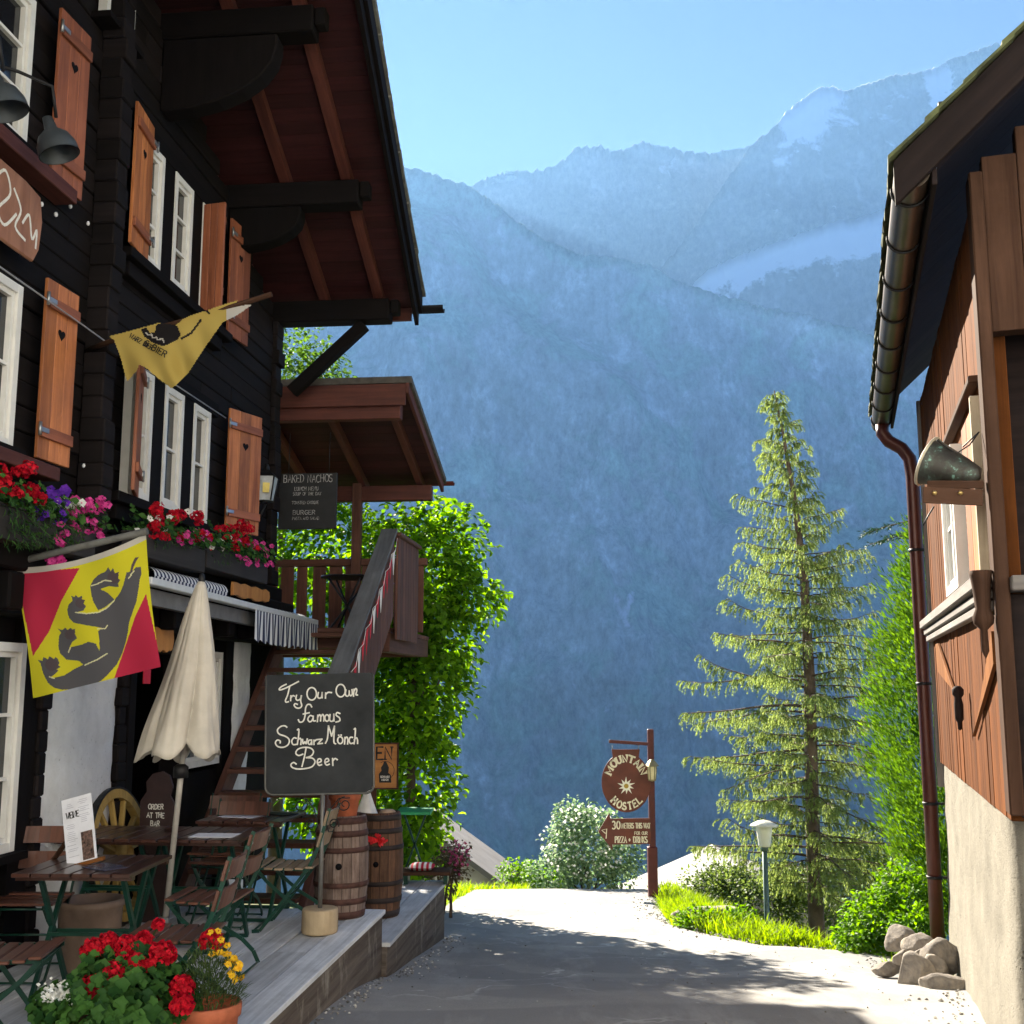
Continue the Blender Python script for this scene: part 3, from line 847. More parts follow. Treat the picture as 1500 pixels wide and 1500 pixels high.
# roughcast base with rounded corner
g = MB(); grid = []
for j in range(31):
    zz = -.9 + 2.0 * j / 30
    row = []
    for i in range(61):
        if i <= 44:
            s, o_ = 4.1 - 4.0 * i / 44, -.02
        else:
            t = (i - 44) / 16.0
            if t < .3:
                a = t / .3 * math.pi / 2
                s, o_ = .1 - .12 * math.sin(a), -.02 - .12 * (1 - math.cos(a))
            else: s, o_ = -.02, -.14 - 5.0 * (t - .3) / .7
        o_ += .012 * noise.noise(Vector((i * .35, j * .4, 8))) + .05 * max(0, (.4 - zz) / 1.3) * (1 if i <= 44 else 0)
        row.append(RF(s, o_, zz))
    grid.append(row)
g.sheet(grid)
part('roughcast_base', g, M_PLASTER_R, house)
b = MB(); b.fbox(RF, .05, 4.0, -5, -.3, -.9, 4.2); b.fbox(RF, 4.0, 4.05, -5, -.06, -.9, 1.08)
part('inner_wall', b, M_RDARK, house)
# gable side: boards above, dark recess with rail
b = MB(); n = 30
for k in range(n):
    a, c = -.046 - 5.0 * k / n, -.046 - 5.0 * (k + 1) / n
    b.fbox(RF, -.32 + rng.uniform(-.004, .004), -.22, c + .002, a - .002, 3.47, 4.35 + .9 * (-a) * .95)
part('gable_board', b, M_RPOST, house, None, 0.004)
b = MB()
b.fbox(RF, .10, .16, -5.2, -.13, 1.1, 3.6); b.fbox(RF, -.34, .10, -5.2, -.047, 1.12, 1.2)
b.fbox(RF, -.30, -.25, -5.2, -.046, 1.2, 2.17)
part('gable_panel', b, M_RDARK, house, None, 0.004)
b = MB()
b.fbox(RF, -.42, -.22, -5.2, -.047, 2.18, 2.25)
part('gable_rail', b, M_RAIL, house, None, 0.006)
# mouldings below the window on the lane side
b = MB()
b.fbox(RF, -.24, 4.1, .006, .10, 2.21, 2.275); b.fbox(RF, -.24, 4.1, .006, .07, 2.155, 2.20); b.fbox(RF, -.24, 4.1, .006, .055, 2.10, 2.145)
part('sill_moulding', b, M_RAIL, house, None, 0.006)
b = MB()
c0 = RF(-.30, .075, 0)
b.lathe([(.0, 1.86), (.018, 1.90), (.016, 2.0), (.045, 2.03), (.05, 2.06), (.034, 2.1), (.042, 2.2), (.05, 2.26), (.055, 2.285), (.0, 2.29)], c0, 14, cap=False)
part('carved_pendant', b, M_RPOST, house)
# applied zigzag boards and a hanging knob
def rprism(poly, o_, th, nm, mat, bev=.003):
    b = MB()
    # along -s so that the outline is ccw seen from the lane
    b.prism([(-s, z) for s, z in poly][::-1] if False else [(-s, z) for s, z in poly], RF(0, o_, 0), -RF.d, Vector((0, 0, 1)), th)
    o__ = part(nm, b, mat, house, None, bev)
    return o__
M_RLIGHT = wood('pale_brown_board', (0.12, 0.044, 0.013, 1), (0.24, 0.098, 0.032, 1), 16, 0.8, 0.3, 0.3, spec=.06)
rprism([(3.5, 2.06), (3.28, 2.06), (2.15, 1.70), (3.4, 1.84)], .008, .02, 'zigzag_board', M_RLIGHT)
rprism([(1.05, 1.44), (.78, 1.53), (-.16, 2.0), (-.16, 1.84)], .008, .02, 'zigzag_board', M_RLIGHT)
b = MB()
b.lathe([(0, -.2), (.012, -.19), (.014, -.15), (.026, -.13), (.028, -.04), (.02, .0), (.034, .02), (.036, .05), (.02, .07), (0, .075)], RF(1.42, .06, 1.66), 12, cap=False)
part('turned_knob', b, M_RDARK, house)
# window with lintel board and folded shutter
window(RF, .80, 1.62, 2.30, 3.14, house, 2, 2, .008, sill=False)
b = MB(); b.fbox(RF, .10, .36, .006, .03, 2.30, 3.18); b.fbox(RF, .365, .62, .006, .03, 2.30, 3.18)
part('shutter', b, M_SHUT, house, None, .004)
b = MB(); b.fbox(RF, -.15, 2.3, .006, .06, 3.26, 3.30)
part('window_hood', b, M_RPOST, house, None, 0.006)
M_PALEWOOD = wood('pale_weathered_wood', (0.34, 0.27, 0.19, 1), (0.62, 0.52, 0.38, 1), 16, 0.65, 0.3, 0.3)
b = MB()
for k in range(2):
    b.fbox(RF, -.12 + k * .05, -.08 + k * .05, .006, .055 - .015 * k, 2.30, 3.20)
part('folded_shutter', b, M_PALEWOOD, house, None, 0.004)
# roof: eave over the lane, verge towards us
ZE, RP = 4.24, .93
def rr(s, o_, dz): return RF(s, o_, ZE + RP * (.34 - o_) + dz)
b = MB(); n = 22
for k in range(n):
    a, c = -.72 + 5.32 * k / n, -.72 + 5.32 * (k + 1) / n - .004
    b.hexa([rr(c if q & 1 else a, .26 if q & 2 else -5, .0 if q & 4 else -.03) for q in range(8)])
roof = part('roof', b, M_RDARK, house)
b = MB()
b.hexa([rr(-.76 if q & 1 else -.80, .40 if q & 2 else -5, .02 if q & 4 else -.20) for q in range(8)])
b.fbox(RF, -.76, 4.6, .205, .23, ZE - .16, ZE + .09)
part('verge_board', b, M_RDARK, house, roof, 0.004)
b = MB(); n = 30                                                     # shingles
for k in range(n):
    a, c = .42 - 5.2 * k / n, .42 - 5.2 * (k + 1) / n - .06
    m_ = 28
    for j in range(m_):
        s0, s1 = -.84 + 5.48 * j / m_, -.84 + 5.48 * (j + 1) / m_ - .004
        lift = rng.uniform(.0, .012)
        b.hexa([rr(s1 if q & 1 else s0, a + rng.uniform(-.008, .008) if q & 2 else c, ((.055 + lift) if q & 2 else .036) if q & 4 else ((.033 + lift) if q & 2 else .022)) for q in range(8)])
part('roof_shingles', b, plain('mossy_shingle', (0.075, 0.085, 0.035, 1), .9, var=.5, scale=5), house, roof)
b = MB()
for k in range(8):
    zz = 0
b.fbox(RF, -.55, 4.4, .12, .16, ZE + .30, ZE + .36)
part('snow_guard', b, M_IRON, house, roof)
# gutter with hoops, swan neck and downpipe
b = MB(); NG = 14; gr_ = .082
gc = lambda s: (.315, ZE - .085 - .004 * s)
rings = []
for s in [-.755 + 5.39 * k / 24 for k in range(25)]:
    oo, zz = gc(s)
    rings.append([RF(s, oo + gr_ * math.cos(a), zz + gr_ * math.sin(a)) for a in [math.pi - .15 + (math.pi + .3) * j / NG for j in range(NG + 1)]])
b.sheet(rings); b.sheet([list(reversed(r_)) for r_ in [[p + Vector((0, 0, .004)) for p in r2] for r2 in rings]])
for s in (-.755, 4.635):
    oo, zz = gc(s)
    b.face([RF(s, oo + gr_ * math.cos(a), zz + gr_ * math.sin(a)) for a in [math.pi + math.pi * j / NG for j in range(NG + 1)]])
gut = part('gutter', b, M_GUTTER, house)
for k in range(9):
    b = MB()
    s = -.55 + k * .62; oo, zz = gc(s)
    b.tube([RF(s, oo + (gr_ + .006) * math.cos(a), zz + (gr_ + .006) * math.sin(a)) for a in [math.pi - .2 + (math.pi + .4) * j / 12 for j in range(13)]], .007, 6)
    part('gutter_hoop', b, M_IRON, house, gut)
b = MB()
oo, zz = gc(4.3)
pp = [RF(4.3, oo, zz - gr_), RF(4.3, oo, zz - gr_ - .08), RF(4.28, oo - .05, zz - gr_ - .16), RF(4.24, .16, zz - gr_ - .24), RF(4.22, .10, zz - gr_ - .34), RF(4.22, .085, zz - gr_ - .5), RF(4.22, .085, 1.2), RF(4.22, .085, -.5)]
b.tube(pp, .058, 14)
dp = part('downpipe', b, M_PIPE, house)
b = MB()
for zq in (2.9, 1.75, .75, .15):
    b.lathe([(.06, -.012), (.066, -.012), (.066, .012), (.06, .012)], RF(4.22, .085, zq), 14, cap=False)
    b.bar(RF(4.22, .02, zq), RF(4.22, -.04, zq), .02, .02)
part('pipe_clamp', b, M_IRON, house, dp)

# cowbell hung on its yoke from the corner post
C0 = RF(-.08, 0, 0)
bell = thing('cow_bell', 'green patinated cowbell lying on a wooden bracket at the brown house corner', 'bell', tuple(RF(-.08, .2, 2.7)))
def bp(px, py, dy=0.0): return at(px, py, 5.42 + dy)
ax0, ax1 = bp(1436, 700, -.02), bp(1360, 676, .13)
axd = (ax1 - ax0).normalized()
ez = Vector((0, 1, 0)); ez = (ez - axd * ez.dot(axd)).normalized(); ey = ez.cross(axd)
b = MB(); rings = []
for t, ra, rb in ((0, .004, .012), (.06, .05, .04), (.3, .072, .058), (.65, .098, .078), (.92, .118, .092), (1.0, .128, .098)):
    c = ax0 + (ax1 - ax0) * t
    rings.append([c + ey * (ra * math.cos(a)) + ez * (rb * math.sin(a)) for a in [2 * math.pi * k / 20 for k in range(21)]])
b.sheet(rings); b.sheet([list(reversed([p + (ax0 - p) * .04 for p in r_])) for r_ in rings])
m = NT('bell_patina'); oc = m.coord('Object')
c = m.ramp(m.noise(oc, 16, 5, .7), [(.45, (0.035, 0.032, 0.028, 1)), (.6, (0.05, 0.06, 0.05, 1)), (.68, (0.16, 0.30, 0.26, 1))])
m.base(c); m.rough(.5); m.p.inputs['Metallic'].default_value = .5
part('bell_body', b, m.m, bell)
b = MB(); b.tube([p + axd * .002 for p in rings[-1][:-1]], .008, 6, closed=True)
part('bell_rim', b, plain('worn_bell_edge', (0.4, 0.36, 0.28, 1), .45, .5), bell)
b = MB(); b.hexa([at(1352 if not q & 1 else 1440, (737 if not q & 1 else 741) - (24 if q & 4 else 0) + (0), 5.36 if not q & 2 else 5.43) for q in range(8)])
b.hexa([at(1358 if not q & 1 else 1441, (716 if not q & 1 else 716) - (12 if q & 4 else 0), 5.38 if not q & 2 else 5.47) for q in range(8)])
part('bell_yoke', b, M_RPOST, bell, None, .004)
b = MB()
for px in (1369, 1407):
    p = at(px, 722, 5.355); b.lathe([(0, -.012), (.011, -.009), (.012, 0), (.009, .008), (0, .01)], p, 8, Matrix.Rotation(R(90), 3, 'X'), cap=False)
part('stud', b, plain('brass_stud', (0.6, 0.42, 0.16, 1), .35, .8), bell)
b = MB(); b.tube([at(1372, 645, 5.45), at(1400, 665, 5.45), at(1420, 652, 5.47), at(1434, 633, 5.50), at(1410, 655, 5.52)], .004, 6)
b.tube([at(1352, 770, 5.42), at(1360, 755, 5.42), at(1368, 742, 5.42)], .004, 6)
part('bell_wire', b, M_IRON, bell)
# ================================================================== lettering: strokes laid as thin raised ribbons
def arc(cx, cy, rx, ry, a0, a1, n=10):
    return [(cx + rx * math.cos(R(a0 + (a1 - a0) * k / n)), cy + ry * math.sin(R(a0 + (a1 - a0) * k / n))) for k in range(n + 1)]
GL = {
 'A': [[(0, 0), (.35, 1), (.7, 0)], [(.14, .36), (.56, .36)]],
 'B': [[(0, 0), (0, 1)], [(0, 1), (.35, 1)] + arc(.35, .77, .22, .23, 90, -90, 6) + [(0, .54)], [(.3, .54)] + arc(.36, .27, .25, .27, 90, -90, 6) + [(0, 0)]],
 'C': [arc(.36, .5, .36, .5, 50, 310, 12)], 'D': [[(0, 0), (0, 1), (.25, 1)] + arc(.25, .5, .4, .5, 90, -90, 8) + [(0, 0)]],
 'E': [[(.55, 1), (0, 1), (0, 0), (.55, 0)], [(0, .52), (.42, .52)]], 'F': [[(.55, 1), (0, 1), (0, 0)], [(0, .52), (.42, .52)]],
 'G': [arc(.36, .5, .36, .5, 50, 330, 12) + [(.68, .45), (.42, .45)]], 'H': [[(0, 0), (0, 1)], [(.6, 0), (.6, 1)], [(0, .52), (.6, .52)]],
 'I': [[(.05, 0), (.05, 1)]], 'J': [[(.4, 1), (.4, .2)] + arc(.2, .2, .2, .2, 0, -160, 6)],
 'K': [[(0, 0), (0, 1)], [(.58, 1), (0, .42)], [(.2, .6), (.6, 0)]], 'L': [[(0, 1), (0, 0), (.52, 0)]],
 'M': [[(0, 0), (.05, 1), (.4, .25), (.75, 1), (.8, 0)]], 'N': [[(0, 0), (0, 1), (.6, 0), (.6, 1)]],
 'O': [arc(.38, .5, .38, .5, 90, 450, 16)], 'P': [[(0, 0), (0, 1), (.33, 1)] + arc(.33, .75, .25, .25, 90, -90, 6) + [(0, .5)]],
 'Q': [arc(.38, .5, .38, .5, 90, 450, 16), [(.5, .25), (.75, -.05)]],
 'R': [[(0, 0), (0, 1), (.33, 1)] + arc(.33, .75, .25, .25, 90, -90, 6) + [(0, .5)], [(.28, .5), (.6, 0)]],
 'S': [arc(.3, .75, .28, .25, 40, 250, 8) + arc(.3, .25, .3, .26, 80, -150, 8)], 'T': [[(.33, 0), (.33, 1)], [(0, 1), (.66, 1)]],
 'U': [[(0, 1), (0, .32)] + arc(.3, .3, .3, .3, 180, 360, 8) + [(.6, 1)]], 'V': [[(0, 1), (.33, 0), (.66, 1)]],
 'W': [[(0, 1), (.2, 0), (.42, .75), (.64, 0), (.84, 1)]], 'X': [[(0, 0), (.6, 1)], [(0, 1), (.6, 0)]], 'Y': [[(0, 1), (.3, .5), (.6, 1)], [(.3, .5), (.3, 0)]],
 'Z': [[(0, 1), (.6, 1), (0, 0), (.6, 0)]], '3': [arc(.27, .74, .25, .26, 140, -80, 8), arc(.27, .26, .29, .27, 80, -140, 8)],
 '0': [arc(.3, .5, .3, .5, 90, 450, 14)], '.': [arc(.08, .45, .07, .07, 0, 360, 6)], '+': [[(0, .45), (.4, .45)], [(.2, .25), (.2, .65)]], ' ': [],
}
GW = {'I': .12, ' ': .4, 'M': .82, 'W': .86, 'E': .55, 'F': .55, 'L': .52, 'S': .6, '.': .16, '3': .58, 'J': .42}
def smooth_line(pts, n=4):
    if len(pts) < 3: return pts
    out = []
    P = [pts[0]] + list(pts) + [pts[-1]]
    for i in range(1, len(P) - 2):
        p0, p1, p2, p3 = P[i - 1], P[i], P[i + 1], P[i + 2]
        for k in range(n):
            t = k / n
            out.append(tuple(.5 * (2 * b + (c - a) * t + (2 * a - 5 * b + 4 * c - d) * t * t + (3 * b - a - 3 * c + d) * t ** 3) for a, b, c, d in zip(p0, p1, p2, p3)))
    out.append(pts[-1]); return out
def ribbon(mb, pts, w, org, ex, ey, lift=.0015, f=None):
    """flat stroke of width w along 2-D pts in the plane org, ex, ey"""
    n = len(pts); ez = ex.cross(ey)
    L, Rr = [], []
    for k in range(n):
        a = pts[max(0, k - 1)]; c = pts[min(n - 1, k + 1)]
        dx, dy = c[0] - a[0], c[1] - a[1]; l = math.hypot(dx, dy) or 1
        nx, ny = -dy / l * w / 2, dx / l * w / 2
        x, y = pts[k]
        if k == 0: x -= dx / l * w * .35; y -= dy / l * w * .35
        if k == n - 1: x += dx / l * w * .35; y += dy / l * w * .35
        for lst, sg in ((L, 1), (Rr, -1)):
            q = (x + nx * sg, y + ny * sg)
            lst.append(f(q[0], q[1], lift) if f else org + ex * q[0] + ey * q[1] + ez * lift)
    for k in range(n - 1):
        mb.face([Rr[k], Rr[k + 1], L[k + 1], L[k]], rnd=.5)
def text_width(s, h, gap=.22):
    return sum((GW.get(c, .64) + gap) * h for c in s) - gap * h
def write(mb, s, h, w, org, ex, ey, x=0, y=0, align='c', gap=.22, lift=.0015, jitter=0.0, squeeze=1.0, f=None, serif=False, slant=0.0):
    W = text_width(s, h, gap) * squeeze
    cx = x - (W / 2 if align == 'c' else 0)
    for c in s:
        dy = rng.uniform(-jitter, jitter) * h
        for st in GL.get(c, []):
            pts = [(cx + (px + slant * py) * h * squeeze, y + py * h + dy) for px, py in st]
            ribbon(mb, pts, w, org, ex, ey, lift, f)
            if serif:
                for (x0, y0), (x1, y1) in ((st[0], st[1]), (st[-1], st[-2])):
                    if abs(x1 - x0) < .35 * abs(y1 - y0) and (y0 in (0, 1)):
                        q = (cx + x0 * h * squeeze, y + y0 * h)
                        ribbon(mb, [(q[0] - .13 * h, q[1]), (q[0] + .13 * h, q[1])], w * .5, org, ex, ey, lift + .0004, f)
        cx += (GW.get(c, .64) + gap) * h * squeeze
M_CHALK = plain('white_chalk', (0.72, 0.71, 0.66, 1), 0.8, var=.08, scale=40)
M_BOARD = plain('slate_board', (0.030, 0.033, 0.037, 1), 0.75, spec=0.2, var=.25, scale=3)
# ================================================================== outside stair, balcony and its roof beyond the chalet
def dup_label(o, label): o['label'] = label; return o
stair = thing('wooden_staircase', 'brown open wooden staircase climbing past the chalk sign to the balcony', 'staircase', tuple(LF(11.3, .7, -.25)))
SA, SB, ZA, ZB = 9.85, 12.72, -.2, 2.36
sz = lambda s: ZA + (ZB - ZA) * (s - SA) / (SB - SA)
for k in range(13):
    t = (k + .5) / 13
    s = SA + (SB - SA) * t; zz = ZA + (ZB - ZA) * (k + 1) / 13.3
    b = MB(); b.fbox(LF, s - .13, s + .13, .14, 1.16, zz - .045, zz)
    part('tread', b, M_BRNWOOD, stair, None, .004)
for o0 in (.07, 1.16):
    b = MB()
    b.hexa([LF(SB if q & 1 else SA - .1, o0 + (.065 if q & 2 else 0), (sz(SB if q & 1 else SA - .1)) + (.10 if q & 4 else -.20)) for q in range(8)])
    part('stringer', b, M_BRNWOOD, stair, None, .006)
b = MB()                                                             # broad grey hand rail on boards
rz = lambda s: 1.80 + .745 * (s - 10.5)
b.hexa([LF(12.68 if q & 1 else 9.9, 1.385 if q & 2 else 1.20, rz(12.68 if q & 1 else 9.9) + (.045 if q & 4 else 0)) for q in range(8)])
part('handrail', b, M_RAILGREY, stair, None, .006) if 'M_RAILGREY' in globals() else part('handrail', b, wood('grey_handrail', (0.055, 0.058, 0.064, 1), (0.155, 0.16, 0.17, 1), 12, .75, .2, .5), stair, None, .006)
b = MB()
n = 17
for k in range(n):
    a = 10.0 + (12.66 - 10.0) * k / n; c = 10.0 + (12.66 - 10.0) * (k + 1) / n - .008
    b.hexa([LF(c if q & 1 else a, 1.355 if q & 2 else 1.33, (rz(c if q & 1 else a) - .004) if q & 4 else (rz(c if q & 1 else a) - .92)) for q in range(8)])
part('balustrade_board', b, M_BRNWOOD, stair, None, .003)
b = MB(); b.hexa([LF(12.66 if q & 1 else 10.0, 1.329 if q & 2 else 1.28, rz(12.66 if q & 1 else 10.0) - .80 + (.10 if q & 4 else 0)) for q in range(8)])
part('lower_rail', b, M_BRNWOOD, stair)

balc = thing('balcony', 'brown boarded balcony with its own lean-to roof behind the chalet', 'balcony', tuple(LF(13.8, 0, 2.2)))
b = MB()
for k in range(14): b.fbox(LF, 12.74 + k * .18, 12.74 + k * .18 + .17, -2.5, 1.30, 2.32, 2.37)
part('floor_plank', b, M_BRNWOOD, balc)
b = MB(); b.fbox(LF, 12.74, 15.2, 1.16, 1.30, 2.10, 2.315); b.fbox(LF, 15.0, 15.2, -2.5, 1.15, 2.10, 2.315); b.fbox(LF, 12.74, 12.86, -2.5, 1.15, 2.14, 2.315)
part('floor_beam', b, M_BRNWOOD, balc, None, .006)
b = MB()
for k in range(8):
    a = 12.72 + k * .158
    b.fbox(LF, a, a + .15, 1.36, 1.385, 2.24, 3.38)
part('balustrade_board', b, M_BRNWOOD, balc, None, .003)
b = MB(); b.fbox(LF, 12.7, 14.0, 1.25, 1.42, 3.385, 3.43)
part('balustrade_cap', b, M_BRNWOOD, balc, None, .005)
b = MB()                                                             # far railing with diamond cut-outs
for k in range(15):
    o_ = -2.0 + k * .22
    w_ = .175 if k % 3 != 1 else .14
    b.fbox(LF, 15.05, 15.075, o_, o_ + w_, 2.42, 3.30)
part('railing_board', b, M_BRNWOOD, balc, None, .003)
b = MB(); b.fbox(LF, 15.02, 15.12, -2.5, 1.3, 3.305, 3.40)
part('railing_cap', b, M_BRNWOOD, balc, None, .005)
for o_ in (.30,):
    b = MB(); b.fbox(LF, 14.92, 15.04, o_, o_ + .12, 2.375, 4.40)
    part('balcony_post', b, M_BRNWOOD, balc, None, .006)
# lean-to roof
LA, LB, ZLA, ZLB = 12.80, 15.15, 5.13, 4.47
lz = lambda s: ZLA + (ZLB - ZLA) * (s - LA) / (LB - LA)
b = MB()
for k in range(14):
    a = LA + (LB + .15 - LA) * k / 14; c = LA + (LB + .15 - LA) * (k + 1) / 14 - .005
    b.hexa([LF(c if q & 1 else a, 1.43 if q & 2 else -3.0, lz(c if q & 1 else a) + (.03 if q & 4 else .0)) for q in range(8)])
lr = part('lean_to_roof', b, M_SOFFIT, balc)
b = MB()
b.hexa([LF(LB + .2 if q & 1 else LA - .03, 1.50 if q & 2 else -3.0, lz(LB + .2 if q & 1 else LA - .03) + (.11 if q & 4 else .034)) for q in range(8)])
part('roof_covering', b, plain('lean_to_slab', (0.07, 0.065, 0.06, 1), .9, var=.3), balc, lr)
b = MB(); b.fbox(LF, LA - .03, LA - .001, -3.0, 1.43, ZLA - .22, ZLA + .033)
b.hexa([LF(LB + .18 if q & 1 else LA - .03, 1.47 if q & 2 else 1.4305, lz(LB + .18 if q & 1 else LA - .03) + (.033 if q & 4 else -.09)) for q in range(8)])
part('fascia_board', b, M_RAFTER, balc, lr, .004)
for o_ in (-.4, .38, 1.15):
    b = MB(); b.hexa([LF(LB + .1 if q & 1 else LA, o_ + (.08 if q & 2 else 0), lz(LB + .1 if q & 1 else LA) + (-.002 if q & 4 else -.13)) for q in range(8)])
    part('rafter', b, M_RAFTER, balc, lr, .004)
for s, zz in ((LA + .10, ZLA - .16), (LB - .12, lz(LB - .12) - .135)):
    b = MB(); b.fbox(LF, s - .07, s + .07, -3.0, 1.36, zz - .20, zz)
    part('roof_beam', b, M_RAFTER, balc, lr, .006)
b = MB()
for k in range(9):
    a0, a1 = math.pi * k / 9, math.pi * (k + 1) / 9
    f = lambda a, o_: LF(LB + .25 - .055 * math.cos(a), o_, lz(LB + .2) + .07 - .055 * math.sin(a))
    b.face([f(a0, -3), f(a1, -3), f(a1, 1.60), f(a0, 1.60)], smooth=True); b.face([f(a0, 1.60), f(a1, 1.60), f(a1, -3), f(a0, -3)], smooth=True)
part('gutter', b, M_RAFTER, balc, lr)
# dark bistro chairs and a round table silhouetted on the balcony
bt = thing('balcony_table', 'small dark folding table standing on the balcony', 'table', tuple(LF(14.2, .45, 2.37)))
b = MB(); b.lathe([(.34, 0), (.345, .012), (.34, .025)], LF(14.2, .45, 3.06), 20); part('table_top', b, M_IRON, bt)
for a in (0, 1):
    b = MB(); b.tube([LF(14.2 + (.2 if a else -.2), .25, 2.375), LF(14.2 - (.2 if a else -.2), .65, 3.05)], .014, 6); part('table_leg', b, M_IRON, bt)
    b = MB(); b.tube([LF(14.2 + (.2 if a else -.2), .65, 2.375), LF(14.2 - (.2 if a else -.2), .25, 3.05)], .014, 6); part('table_leg', b, M_IRON, bt)

# ------------------------------------------------------------------ black menu board hung under the lean-to
mb_ = thing('menu_board', 'black chalk menu board hanging under the balcony roof', 'menu board', tuple(LF(12.72, .34, 3.46)))
b = MB(); b.fbox(LF, 12.70, 12.74, .0, .67, 3.48, 4.12); part('board', b, plain('black_menu_board', (0.010, 0.011, 0.014, 1), .6, var=.2), mb_, None, .004)
M_FAINT = plain('smudged_chalk', (0.28, 0.28, 0.29, 1), .85, var=.4, scale=30)
b = MB()
ex, ey, og = LF.n, Vector((0, 0, 1)), LF(12.699, .0, 3.48)
write(b, 'BAKED NACHOS', .085, .009, og, ex, ey, .335, .535, squeeze=.68, jitter=.05)
write(b, 'LUNCH MENU', .042, .006, og, ex, ey, .32, .44, squeeze=.8); write(b, 'SOUP OF THE DAY', .035, .005, og, ex, ey, .33, .385, squeeze=.8)
write(b, 'TOASTED CROQUE', .034, .005, og, ex, ey, .31, .285, squeeze=.8); write(b, 'BURGER', .048, .007, og, ex, ey, .30, .165, squeeze=1.1); write(b, 'PASTA AND SALAD', .032, .004, og, ex, ey, .32, .105, squeeze=.8)
part('chalk_lettering', b, M_FAINT, mb_)
for o_ in (.1, .57):
    b = MB(); b.tube([LF(12.72, o_, 4.12), LF(12.74, o_, 4.6)], .004, 5); part('hanging_wire', b, M_IRON, mb_)

# ------------------------------------------------------------------ wall lantern at the far corner
lan = thing('wall_lantern', 'small grey glazed wall lantern on the far chalet corner', 'lantern', tuple(LF(11.8, .3, 3.5)))
SLN = LF.hit(389, 742, .30)[0]
c = LF(SLN, .30, 0)
def four(b, r0, z0, r1, z1, cc):
    for k in range(4):
        a0, a1 = R(45 + 90 * k), R(135 + 90 * k)
        b.face([cc + Vector((r0 * math.cos(a0), r0 * math.sin(a0), z0)), cc + Vector((r0 * math.cos(a1), r0 * math.sin(a1), z0)), cc + Vector((r1 * math.cos(a1), r1 * math.sin(a1), z1)), cc + Vector((r1 * math.cos(a0), r1 * math.sin(a0), z1))])
b = MB(); four(b, .085, 3.58, .135, 3.82, c); part('lantern_glass', b, plain('frosted_lantern_glass', (0.42, 0.46, 0.50, 1), .25, var=.2), lan)
b = MB(); four(b, .145, 3.822, .03, 3.90, c); b.lathe([(.0, 3.55), (.08, 3.56), (.09, 3.578)], c, 4, smooth=False); b.lathe([(.03, 3.9), (.02, 3.95), (0, 3.96)], c, 8, cap=False)
for k in range(4):
    a = R(45 + 90 * k); b.tube([c + Vector((.088 * math.cos(a), .088 * math.sin(a), 3.578)), c + Vector((.14 * math.cos(a), .14 * math.sin(a), 3.825))], .008, 5)
b.tube([LF(SLN, .0, 3.40), LF(SLN, .25, 3.42), LF(SLN, .30, 3.55)], .012, 6)
part('lantern_frame', b, M_IRON, lan)
b = MB(); sdir = (EYEV - c); sdir.z = 0; sdir.normalize(); xx = Vector((-sdir.y, sdir.x, 0))
b.prism([(-.035, 0), (.03, 0), (.035, .10), (-.035, .10)], c + sdir * .098 + Vector((0, 0, 3.65)), xx, Vector((0, 0, 1)), .003)
part('yellow_sticker', b, plain('yellow_sticker', (0.62, 0.50, 0.12, 1), .5), lan)

# ------------------------------------------------------------------ red and white bunting on the stair rail
bun = thing('bunting', 'string of small red and white pennants on the stair rail', 'bunting', tuple(LF(11.4, 1.4, 2.4)))
M_REDCLOTH = plain('red_cloth', (0.55, 0.02, 0.04, 1), .8, var=.15); M_WHITECLOTH = plain('white_cloth', (0.75, 0.74, 0.72, 1), .85, var=.1)
b = MB(); cord = []
for k in range(15):
    s = 10.6 + 2.0 * k / 14
    cord.append(LF(s, 1.395 + .012 * (k % 2), rz(s) - .02 - .05 * (k % 2)))
b.tube(cord, .003, 5); part('cord', b, M_WHITECLOTH, bun)
for k in range(12):
    s = 10.7 + 1.8 * k / 12; zz = rz(s) - .05
    b = MB(); tw = rng.uniform(-.02, .05)
    b.prism([(0, 0), (.05, -.16 - .05 * (k % 2)), (.11, .07)], LF(s, 1.40, zz), LF.d + LF.n * tw, Vector((0, 0, 1)), -.004)
    part('pennant', b, (M_REDCLOTH, M_WHITECLOTH)[k % 2 if k % 3 else 0], bun)
# ================================================================== cafe furniture
M_GREEN = plain('green_steel_paint', (0.006, 0.045, 0.030, 1), 0.35, 0.2, spec=0.5, var=.15)
M_TABLE = wood('dark_table_slat', (0.025, 0.010, 0.007, 1), (0.085, 0.034, 0.024, 1), 18, 0.28, 0.4, 0.12, spec=0.6)
M_CHAIR = wood('brown_chair_slat', (0.055, 0.020, 0.013, 1), (0.16, 0.062, 0.038, 1), 18, 0.4, 0.5, 0.15, spec=0.5)
M_CHAIRPALE = wood('faded_chair_slat', (0.14, 0.10, 0.065, 1), (0.34, 0.25, 0.17, 1), 18, 0.5, 0.4, 0.15)

